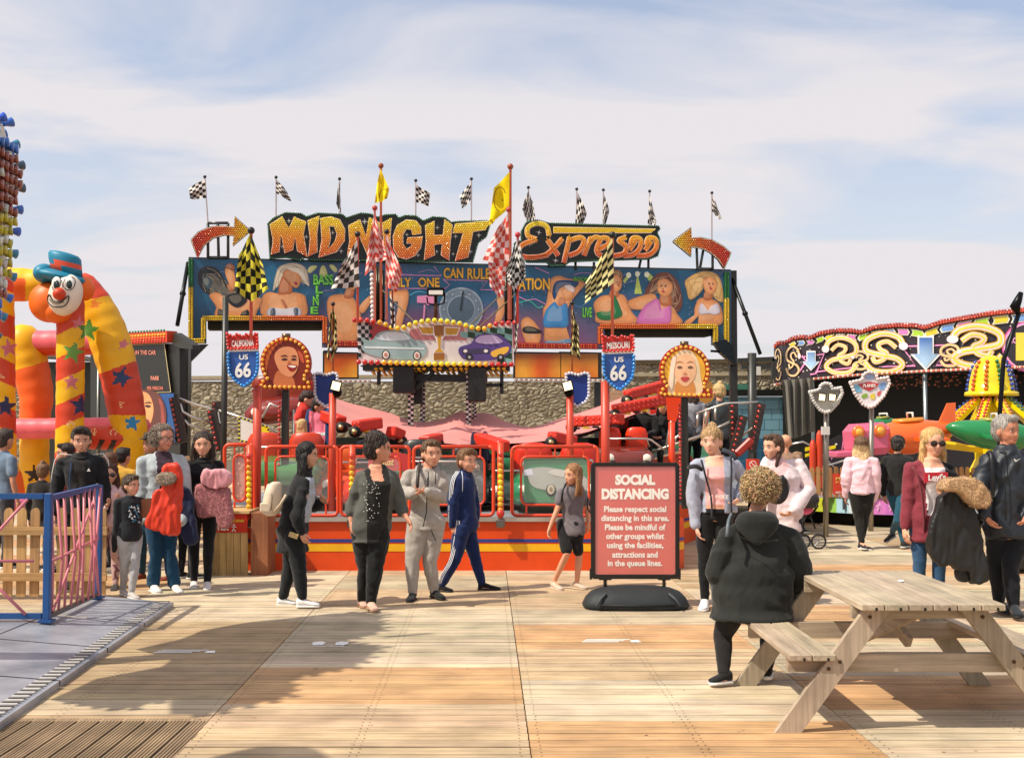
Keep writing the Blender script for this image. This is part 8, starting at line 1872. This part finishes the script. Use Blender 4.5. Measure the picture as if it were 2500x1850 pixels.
# --- 10 boy in grey hoodie
def x10(t, j, L, F, Rt, H, hp_, d):
    m = MB(); m.tube([P(1044, 1165, d-.22), P(1043, 1200, d-.23), P(1041, 1250, d-.22), P(1033, 1285, d-.2)], .006, 'cloth', C(34, 34, 34), 5)
    m.tube([P(1046, 1150, d-.2), P(1047, 1185, d-.23)], .005, 'cloth', C(40, 40, 40), 5); m.tube([P(1064, 1150, d-.2), P(1063, 1182, d-.23)], .005, 'cloth', C(40, 40, 40), 5); m.tube([P(1052, 1292, d-.16), P(1064, 1320, d-.16)], .005, 'cloth', C(34, 34, 34), 5); m.build('zip', t)
    m = MB(); m.tube([P(1025, 1128, d+.02), P(1021, 1150, d-.16), P(1019, 1185, d-.22), P(1012, 1215, d-.15)], .018, 'nylon', C(56, 48, 42), 6); tag(m.build('bag_strap'), 'dark bag strap over the shoulder of the boy in grey', 'strap')
    m = MB(); c = j['neck']-F*.03*H; m.tube([c+Rt*(.062*H*math.cos(R(a)))+F*(.055*H*math.sin(R(a)))-U3*(.016*H*math.sin(R(a))) for a in range(120, 425, 15)], .02*H, 'cloth', C(150, 144, 138), 8); m.build('hood', t)
person('smiling boy in a pale grey hoodie and joggers with folded hands', (1040, 1462), 1.56, 8, 22, J={'rel': (982, 1200, -.04), 'rwr': (1010, 1206, -.22), 'rhand': (1026, 1202, -.24), 'lel': (1076, 1214, -.02), 'lwr': (1040, 1200, -.26), 'lhand': (1020, 1196, -.27), 'rsh': (1000, 1152, 0), 'lsh': (1078, 1156, 0), 'head': (1054, 1108, -.02), 'neck': (1044, 1144, 0), 'ran': (1008, 1450, -.05), 'lan': (1060, 1444, .05), 'rtoe': (1000, 1466, -.2), 'ltoe': (1078, 1459, -.08), 'rkn': (1006, 1375, -.05), 'lkn': (1050, 1375, 0)},
       fat=1.08, skin=C(214, 156, 128), jacket=C(164, 156, 148), hem=.455, hemw=1.04, sleeve_r=1.25, trousers=C(166, 158, 150), leg_r=1.3, style='short', hair=C(96, 68, 46), shoe=C(30, 30, 30), sole=C(30, 30, 30), headk=1.2, extra=x10, wr=.016)
# --- 11 boy in navy tracksuit, striding right
def x11(t, j, L, F, Rt, H, hp_, d):
    m = MB()
    for k in (-1, 0, 1):
        o = Vector((k*.016, 0, 0))
        m.tube(spl3([P(1118, 1150, d-.10)+o, P(1106, 1172, d-.17)+o, P(1101, 1210, d-.17)+o, P(1100, 1250, d-.17)+o, P(1100, 1276, d-.15)+o]), .0045, 'cloth', C(226, 228, 230), 5)
        m.tube(spl3([P(1119, 1270, d-.15)+o, P(1112, 1320, d-.15)+o, P(1100, 1370, d-.17)+o, P(1082, 1400, d-.16)+o, P(1072, 1424, d-.13)+o]), .0045, 'cloth', C(226, 228, 230), 5)
    m.build('stripes', t)
    m = MB(); m.tube([P(1127, 1150, d-.14), P(1130, 1166, d-.16), P(1129, 1200, d-.16)], .004, 'cloth', C(226, 228, 230), 5); m.build('piping', t)
NV = C(28, 42, 84)
person('boy in a navy tracksuit with white stripes walking right and looking back', (1130, 1442), 1.47, 62, 42, J={'rsh': (1116, 1168, -.10), 'lsh': (1148, 1170, .14), 'neck': (1134, 1152, 0), 'chest': (1132, 1195, 0), 'head': (1141, 1126, -.04), 'pel': (1136, 1278, 0), 'rhip': (1128, 1290, -.08), 'lhip': (1140, 1290, .08), 'rel': (1105, 1228, -.13), 'rwr': (1104, 1284, -.12), 'rhand': (1112, 1304, -.14), 'lel': (1158, 1225, .12), 'lwr': (1160, 1270, .08),
       'rkn': (1112, 1365, -.1), 'ran': (1076, 1432, -.05), 'rtoe': (1096, 1442, -.08), 'lkn': (1160, 1362, .08), 'lan': (1178, 1428, .08), 'ltoe': (1212, 1437, .06)}, fat=1.05, skin=C(214, 156, 128), jacket=NV, hem=.475, sleeve_r=1.1, trousers=NV, leg_r=1.15, style='quiff', hair=C(120, 84, 56), shoe=C(30, 30, 32), sole=C(36, 36, 38), headk=1.2, extra=x11, neckline=NV)
# --- 12 girl in grey tee
def x12(t, j, L, F, Rt, H, hp_, d):
    m = MB(); m.tube([P(1382, 1180, d-.05), P(1374, 1196, d-.15), P(1371, 1225, d-.12)], .012, 'nylon', C(30, 30, 34), 6); m.tube([P(1436, 1215, d), P(1434, 1240, d-.05), P(1444, 1256, d)], .008, 'nylon', C(30, 30, 34), 6); m.build('straps', t)
hair2 = None
person('girl in a grey T-shirt and black shorts walking left with her mouth open', (1390, 1437), 1.38, -28, -58, J={'rel': (1362, 1240, -.06), 'rwr': (1342, 1288, -.08), 'rhand': (1338, 1310, -.1), 'rsh': (1370, 1198, -.02), 'lsh': (1422, 1200, .06), 'lel': (1434, 1240, .12), 'lwr': (1436, 1275, .1), 'head': (1398, 1160, -.03), 'neck': (1400, 1186, 0), 'pel': (1400, 1298, 0), 'rkn': (1384, 1352, -.12), 'ran': (1352, 1420, .06), 'rtoe': (1368, 1438, -.1), 'lkn': (1414, 1355, 0), 'lan': (1408, 1425, 0), 'ltoe': (1424, 1436, -.06)},
       skin=C(216, 156, 124), shirt=C(112, 104, 108), sleeves='short', hem=.50, shorts=C(32, 32, 34), trousers=None, style='long', hair=C(150, 104, 66), shoe=C(206, 180, 160), sole=C(190, 170, 150), headk=1.14, extra=x12, wr=.014)
# --- 13 teenage girl, grey zip jacket, pink crop top
def x13(t, j, L, F, Rt, H, hp_, d):
    m = MB(); f = Frame(P(1763, 1213, d-.155), (1, 0, -.06), (.06, 0, 1)); k_ = S(1, d)
    text(m, f, 'NIKE', -16*k_, 6*k_, 16*k_, -4*k_, WHT, .002, .02, shear=.2); text(m, f, 'N', -33*k_, 5*k_, -28*k_, -5*k_, WHT, .002, .02, shear=.2); m.build('waistband_lettering', t)
    m = MB()
    for pts in (((1712, 1122), (1722, 1160), (1736, 1215), (1738, 1265)), ((1784, 1112), (1786, 1150), (1784, 1200), (1786, 1250))): m.tube(spl3([P(x, y, d-.15) for x, y in pts]), .010, 'cloth', C(52, 54, 60), 6)
    m.tube(spl3([P(1682, 1140, d-.10), P(1700, 1138, d-.2), P(1714, 1146, d-.18)]), .022, 'cloth', C(40, 42, 46), 8); m.tube(spl3([P(1765, 1098, d-.06), P(1788, 1108, d-.14), P(1796, 1122, d-.14)]), .020, 'cloth', C(50, 56, 66), 8); m.build('lapels', t)
GJ = C(160, 164, 180)
person('teenage girl with hair tied back in a pale grey zip jacket and pink crop top', (1742, 1494), 1.72, -8, -22, J={'rsh': (1700, 1130, 0), 'lsh': (1790, 1128, .02), 'rel': (1693, 1215, 0), 'rwr': (1700, 1285, -.04), 'rhand': (1706, 1310, -.06), 'lel': (1818, 1175, .12), 'lwr': (1806, 1215, -.08), 'lhand': (1795, 1225, -.1), 'head': (1737, 1078, 0), 'neck': (1748, 1118, 0), 'chest': (1748, 1165, 0), 'pel': (1756, 1245, 0)}, d=11.35, skin=C(222, 170, 144), jacket=GJ, hem=.52, sleeve_r=1.1, trousers=C(24, 24, 26), style='bun', hair=C(176, 140, 96), shoe=C(214, 212, 210), extra=x13, female=True,
       jpaint=lambda r, f, u, c: (('skin', C(222, 170, 144)) if u > .80 else C(226, 164, 160) if u > .585 else ('skin', C(216, 160, 134)) if u > .565 else C(24, 24, 26)) if f > .005 and (-.055 < r < .048) else None)
# --- 14 girl in white hoodie with plait
def x14(t, j, L, F, Rt, H, hp_, d):
    m = MB(); pts = [hp_(-.22, -.2, .1), hp_(-.30, -.1, -.25), hp_(-.30, .02, -.6), hp_(-.28, .1, -1.0)]; m.tube(spl3(pts), [.11*.23, .10*.23, .11*.23, .10*.23, .11*.23, .09*.23, .08*.23, .08*.23, .06*.23, .03*.23][:len(spl3(pts))], 'hair', C(60, 38, 30), 8); m.build('plait', t)
person('girl with a dark plait in a loose white hooded top looking left', (1915, 1400), 1.66, -38, -62, d=12.3, J={'rel': (1858, 1190, -.1), 'rwr': (1852, 1225, -.12), 'lel': (1975, 1195, -.02), 'lwr': (1935, 1250, -.26), 'lhand': (1905, 1262, -.3), 'lsh': (1950, 1128, .04), 'rsh': (1875, 1122, 0), 'head': (1886, 1092, -.02), 'neck': (1900, 1124, 0), 'chest': (1910, 1165, 0)}, fat=1.25, wide=1.12, skin=C(224, 170, 142), jacket=C(216, 198, 200), hem=.40, hemw=1.12, sleeve_r=1.25, trousers=C(36, 34, 34), style='short', hair=C(84, 56, 40), extra=x14, female=True,
       jpaint=lambda r, f, u, c: C(222, 178, 178) if f > .02 and abs(r) < .04 and u > .70 else None)
fabric('folded_jacket', [(1872, 1152), (1890, 1158), (1915, 1170), (1925, 1190), (1915, 1215), (1895, 1225), (1880, 1205), (1884, 1180)], 11.8, .14, C(34, 32, 34), 'black jacket bundled in the arms of the girl with the plait', 'jacket', 'nylon')
person('bald man mostly hidden behind the girl in the white hooded top', (1918, 1330), 1.64, 180, 175, d=17.5, skin=C(206, 150, 120), shirt=C(150, 120, 100), style=None, trousers=C(30, 30, 30), vox=.018)
person('child with fair hair in a beige coat behind the girl with the plait', (1945, 1300), 1.35, 140, 120, d=18.6, skin=SKN, jacket=C(186, 176, 160), style='short', hair=C(140, 110, 80), trousers=C(34, 34, 34), J={'lan': (1960, 1292, 0)}, vox=.018)
# --- pink hoodie girl from behind
hair2 = C(222, 190, 140)
person('girl with two tone blonde hair in a baggy pale pink hoodie, seen from behind', (2106, 1341), 1.60, 165, 168, J={'ran': (2102, 1322, .1), 'lan': (2104, 1325, -.05), 'rtoe': (2110, 1338, -.2), 'ltoe': (2122, 1340, -.12), 'rwr': (2132, 1222, .04), 'rel': (2136, 1185, .0)}, skin=SKN, jacket=C(226, 188, 198), hem=.50, hemw=1.12, sleeve_r=1.3, fat=1.25, wide=1.0, trousers=C(34, 32, 30), leg_r=1.15, style='long', hair=C(104, 74, 50), shoe=C(40, 34, 34), wr=.018)
hair2 = None
person('boy with dark hair in a black hoodie and blue jeans walking away left', (2190, 1342), 1.62, 140, 150, d=16.9, J={'ran': (2178, 1300, .4), 'rtoe': (2166, 1322, .35), 'rkn': (2192, 1270, -.1), 'lan': (2206, 1325, 0)}, skin=SKN, jacket=C(34, 34, 34), hem=.47, sleeve_r=1.1, trousers=C(36, 80, 100), style='short', hair=C(34, 28, 28), shoe=C(50, 46, 44), sole=C(190, 190, 180))
# --- 17 blonde woman with sunglasses
def x17(t, j, L, F, Rt, H, hp_, d):
    m = MB(); pl = Frame(P(2284, 1166, d-.20), (1, 0, .06), (0, 0, 1)); k_ = S(1, d)
    draw(m, pl, [(-27*k_, -12*k_), (0, -4*k_), (30*k_, -16*k_), (30*k_, 12*k_), (-27*k_, 14*k_)], C(190, 44, 56), 0, 'cloth', .01); text(m, pl, "Levi's", -18*k_, 9*k_, 24*k_, -6*k_, WHT, .008, .04, 'cloth'); m.build('shirt_print', t)
    m = MB(); m.tube(spl3([P(2228, 1140, d-.1), P(2240, 1160, d-.17), P(2252, 1210, d-.18), P(2258, 1300, d-.14)]), .012, 'cloth', C(110, 44, 52), 6); m.build('lapel', t)
MR = C(126, 52, 62)
person('blonde woman in sunglasses, maroon cardigan and white T-shirt carrying a coat', (2262, 1492), 1.72, 4, 8, J={'rsh': (2222, 1138, 0), 'lsh': (2315, 1140, .02), 'rel': (2218, 1225, 0), 'rwr': (2208, 1290, -.04), 'rhand': (2210, 1315, -.06), 'lel': (2335, 1205, -.02), 'lwr': (2310, 1212, -.28), 'lhand': (2300, 1205, -.3), 'head': (2278, 1082, 0), 'neck': (2272, 1122, 0), 'chest': (2270, 1172, 0), 'pel': (2262, 1262, 0)}, skin=C(220, 164, 134), jacket=MR, hem=.40, hemw=1.08, trousers=C(48, 80, 112), style='long', hair=C(206, 164, 104), glasses='sun', shoe=C(220, 218, 214), female=True, extra=x17, d=11.2,
       jpaint=lambda r, f, u, c: (('skin', C(220, 164, 134)) if u > .795 else C(222, 214, 212) if u > .53 else C(48, 80, 112) if u < .5 else None) if f > .005 and (-.075 < r < .036) else (C(34, 32, 34) if r < -.075 else None))
fabric('folded_coat', [(2302, 1205), (2330, 1198), (2362, 1205), (2372, 1240), (2392, 1320), (2404, 1400), (2400, 1418), (2372, 1420), (2362, 1392), (2340, 1395), (2318, 1375), (2300, 1380), (2270, 1350), (2268, 1300), (2282, 1250)], 10.75, .12, C(30, 30, 30), 'long black padded coat hanging from the blonde woman\'s arm', 'coat', 'nylon', amp=.03)
fabric('folded_coat', [(2335, 1390), (2362, 1388), (2358, 1418), (2338, 1415)], 10.8, .1, C(30, 30, 30), 'sleeve end of a second black coat below the long padded coat', 'coat', 'nylon', amp=.01)
fabric('fur_hood', [(2296, 1192), (2308, 1172), (2340, 1166), (2375, 1172), (2402, 1196), (2410, 1222), (2395, 1238), (2368, 1228), (2340, 1200), (2315, 1196)], 10.6, .16, C(190, 152, 112), 'tan fur hood trim on top of the black padded coat', 'fur trim', 'fur', amp=.022)
# --- 18 old man
def x18(t, j, L, F, Rt, H, hp_, d):
    m = MB(); m.tube(spl3([P(2452, 1100, d-.12), P(2454, 1180, d-.18), P(2456, 1270, d-.17)]), .006, 'nylon', C(20, 22, 26), 5); m.build('zip', t)
    m = MB(); f = Frame(P(2483, 1124, d-.19), (1, 0, 0), (0, 0, 1)); draw(m, f, [(-.03, .012), (-.012, -.012), (.034, .02), (-.008, -.002), (-.02, .016)], WHT, 0, 'paint'); m.build('emblem', t)
    m = MB(); m.tube(spl3([j['rsh']+U3*.05, P(2420, 1110, d-.14), P(2424, 1180, d-.16), P(2418, 1240, d-.1)]), .022, 'nylon', C(22, 24, 28), 6); m.build('shoulder_strap', t)
person('tall grey haired man in a black padded jacket at the right edge', (2462, 1507), 1.84, 0, 26, J={'rsh': (2412, 1120, 0), 'lsh': (2505, 1118, 0), 'rel': (2392, 1205, -.02), 'rwr': (2408, 1262, -.2), 'rhand': (2418, 1275, -.2), 'lel': (2530, 1205, 0), 'lwr': (2508, 1258, -.18), 'head': (2458, 1052, 0), 'neck': (2456, 1096, 0), 'ran': (2440, 1470, .2), 'lan': (2474, 1486, -.05), 'ltoe': (2486, 1502, -.25), 'rkn': (2432, 1375, .1), 'lkn': (2468, 1380, -.05), 'chest': (2460, 1165, 0), 'pel': (2458, 1285, 0)},
       d=10.9, fat=1.12, wide=1.12, skin=C(196, 132, 104), jacket=C(34, 40, 48), jkind='nylon', hem=.48, sleeve_r=1.22, trousers=C(26, 28, 34), leg_r=1.2, style='short', hair=C(156, 150, 144), shoe=C(34, 38, 44), sole=C(30, 30, 30), extra=x18, wr=.018, neckline=C(30, 36, 42))
# --- 19 older woman perched on the bench, seen from behind
def x19(t, j, L, F, Rt, H, hp_, d):
    m = MB(); c = j['neck']-F*.09
    m.loft([[c+Rt*(a*math.cos(q))+F*(b*math.sin(q)-.02-o)+U3*z for q in [2*math.pi*i/18 for i in range(18)]] for z, a, b, o in ((.05, .09, .08, 0), (.03, .125, .10, 0), (-.02, .15, .10, 0), (-.07, .14, .065, .02), (-.13, .08, .03, .05), (-.17, .02, .012, .06))], 'cloth', C(36, 38, 38))
    remesh(m, .012, 2, lambda p, n: .008*noise.noise(p*9), kind='cloth', col=C(40, 42, 40)).build('hood', t)
    m = MB(); m.tube(spl3([P(1785, 1255, d-.02), P(1778, 1275, d-.17), P(1775, 1310, d-.2)]), .012, 'nylon', C(96, 104, 110), 6); m.build('bag_strap', t)
    m = MB()
    m.tube(spl3([P(1790, 1300, d-.16), P(1840, 1322, d-.22), P(1900, 1318, d-.2)]), .003, 'cloth', C(28, 30, 30), 4); m.build('seams', t)
person('woman with curly blonde hair in a long black coat perched on the bench', (1805, 1660), 1.62, 172, 165, d=8.0, J={'head': (1857, 1196, 0), 'neck': (1845, 1262, .02), 'rsh': (1930, 1302, 0), 'lsh': (1778, 1298, 0), 'rel': (1955, 1392, .02), 'rwr': (1935, 1460, .2), 'lel': (1750, 1398, .02), 'lwr': (1766, 1462, .22), 'chest': (1850, 1345, 0), 'pel': (1835, 1450, 0), 'lhip': (1795, 1475, .05), 'rhip': (1885, 1475, .05), 'lkn': (1764, 1550, .12), 'rkn': (1880, 1550, .25), 'lan': (1768, 1648, -.02), 'ltoe': (1748, 1664, -.04), 'ran': (1872, 1632, .1), 'rtoe': (1872, 1640, .22)},
       vox=.012, fat=1.5, wide=1.38, skin=C(206, 150, 124), jacket=C(40, 42, 40), hem=.425, hemw=1.48, sleeve_r=1.35, trousers=C(34, 32, 32), leg_r=.98, style='curly', hair=C(176, 148, 108), hk='curl', shoe=C(30, 30, 30), extra=x19, wr=.011, hd=.248)
# --- on the ride
person('ride attendant in a pink hi-vis vest over a blue hoodie with a face mask', (782, 1200), 1.72, 150, 70, d=17.6, zbase=.62, J={'rel': (802, 1045, -.1), 'rwr': (806, 1085, -.1), 'head': (780, 993, -.05)}, skin=C(190, 136, 108), jacket=C(40, 66, 110), hem=.47, style='short', hair=C(40, 28, 24), trousers=C(30, 30, 34), vox=.016, nod=14, jpaint=lambda r, f, u, c: ((C(206, 214, 210) if abs(u-.52) < .012 or abs(u-.60) < .012 else C(226, 118, 140)) if abs(r) < .10 and u < .80 and c.x < P(797, 1043, 17.6).x else None))
person('boy in a red T-shirt leaning over beside the attendant', (738, 1200), 1.72, 95, 95, d=18.2, zbase=.62, J={'rsh': (735, 1000, -.1), 'lsh': (742, 1000, .15), 'neck': (742, 985, 0), 'chest': (735, 1020, 0), 'head': (750, 975, 0), 'rel': (726, 1032, -.15), 'rwr': (738, 1052, -.15)}, skin=SKN, shirt=C(196, 54, 46), sleeves='short', style='short', hair=C(50, 34, 28), trousers=C(50, 50, 60), vox=.016, nod=35)
person('small child in a pink top climbing into the ride car', (735, 1180), 1.10, 120, 150, d=17.0, zbase=.75, skin=SKN, shirt=C(226, 130, 150), style='long', hair=C(196, 160, 110), trousers=C(120, 90, 110), vox=.016, headk=1.15)
def rider(label, x, y, d, top, hair, style, face, fem, jp=None):
    b = P(x, y, d); H = 1.55; J = {}
    fa = R(face); F = Vector((math.sin(fa), -math.cos(fa), 0)); Rt = Vector((F.y, -F.x, 0))
    for s, q in (('r', 1), ('l', -1)):
        J[s+'hip'] = b+Rt*(q*.09)+U3*.05; J[s+'kn'] = b+Rt*(q*.1)+F*.38+U3*.06; J[s+'an'] = b+Rt*(q*.1)+F*.42-U3*.28; J[s+'sh'] = b+Rt*(q*.165)+U3*.44; J[s+'el'] = b+Rt*(q*.2)+U3*.22+F*.08; J[s+'wr'] = b+Rt*(q*.06)+U3*.16+F*.26
    J.update(pel=b+U3*.08, chest=b+U3*.36, neck=b+U3*.50, head=b+U3*.64+F*.03)
    return person(label, (x, y), H, face, face, J=J, d=d, zbase=b.z-.53*H+.08, skin=SKN, jacket=top, hem=.50, trousers=C(28, 28, 30), style=style, hair=hair, vox=.016, female=fem, jpaint=jp)
rider('boy rider in a black jumper in the black ride car', 1572, 1088, 18.4, C(28, 28, 30), C(80, 56, 40), 'short', -10, False)
rider('girl rider with long dark hair looking down at her phone', 1622, 1092, 18.4, C(32, 32, 34), C(36, 26, 24), 'long', -30, True)
person('woman with a blonde bun in a black padded gilet on the ride steps', (1757, 1150), 1.70, 185, 200, d=19.0, zbase=.75, skin=SKN, shirt=C(214, 212, 214), jacket=C(48, 52, 56), sleeves='none', jkind='nylon', hem=.48, style='bun', hair=C(190, 160, 110), trousers=C(26, 26, 28), vox=.016, fat=1.1, wide=1.05)
person('person in a grey top and black skirt on the ride steps behind the blonde portrait', (1690, 1150), 1.66, 190, 170, d=19.4, zbase=.8, skin=SKN, shirt=C(150, 150, 158), style='long', hair=C(60, 44, 36), trousers=C(26, 26, 28), vox=.016)
person('child in a blue cap and navy coat between the chequered legs and the bulb column', (1172, 1230), 1.30, 60, 75, d=16.8, zbase=.62, skin=SKN, jacket=C(36, 40, 62), style='short', hair=C(60, 44, 34), hat=C(34, 62, 130), trousers=C(30, 30, 40), vox=.016, J={'head': (1170, 1078, 0), 'neck': (1168, 1098, 0)})
bpy.context.view_layer.update()
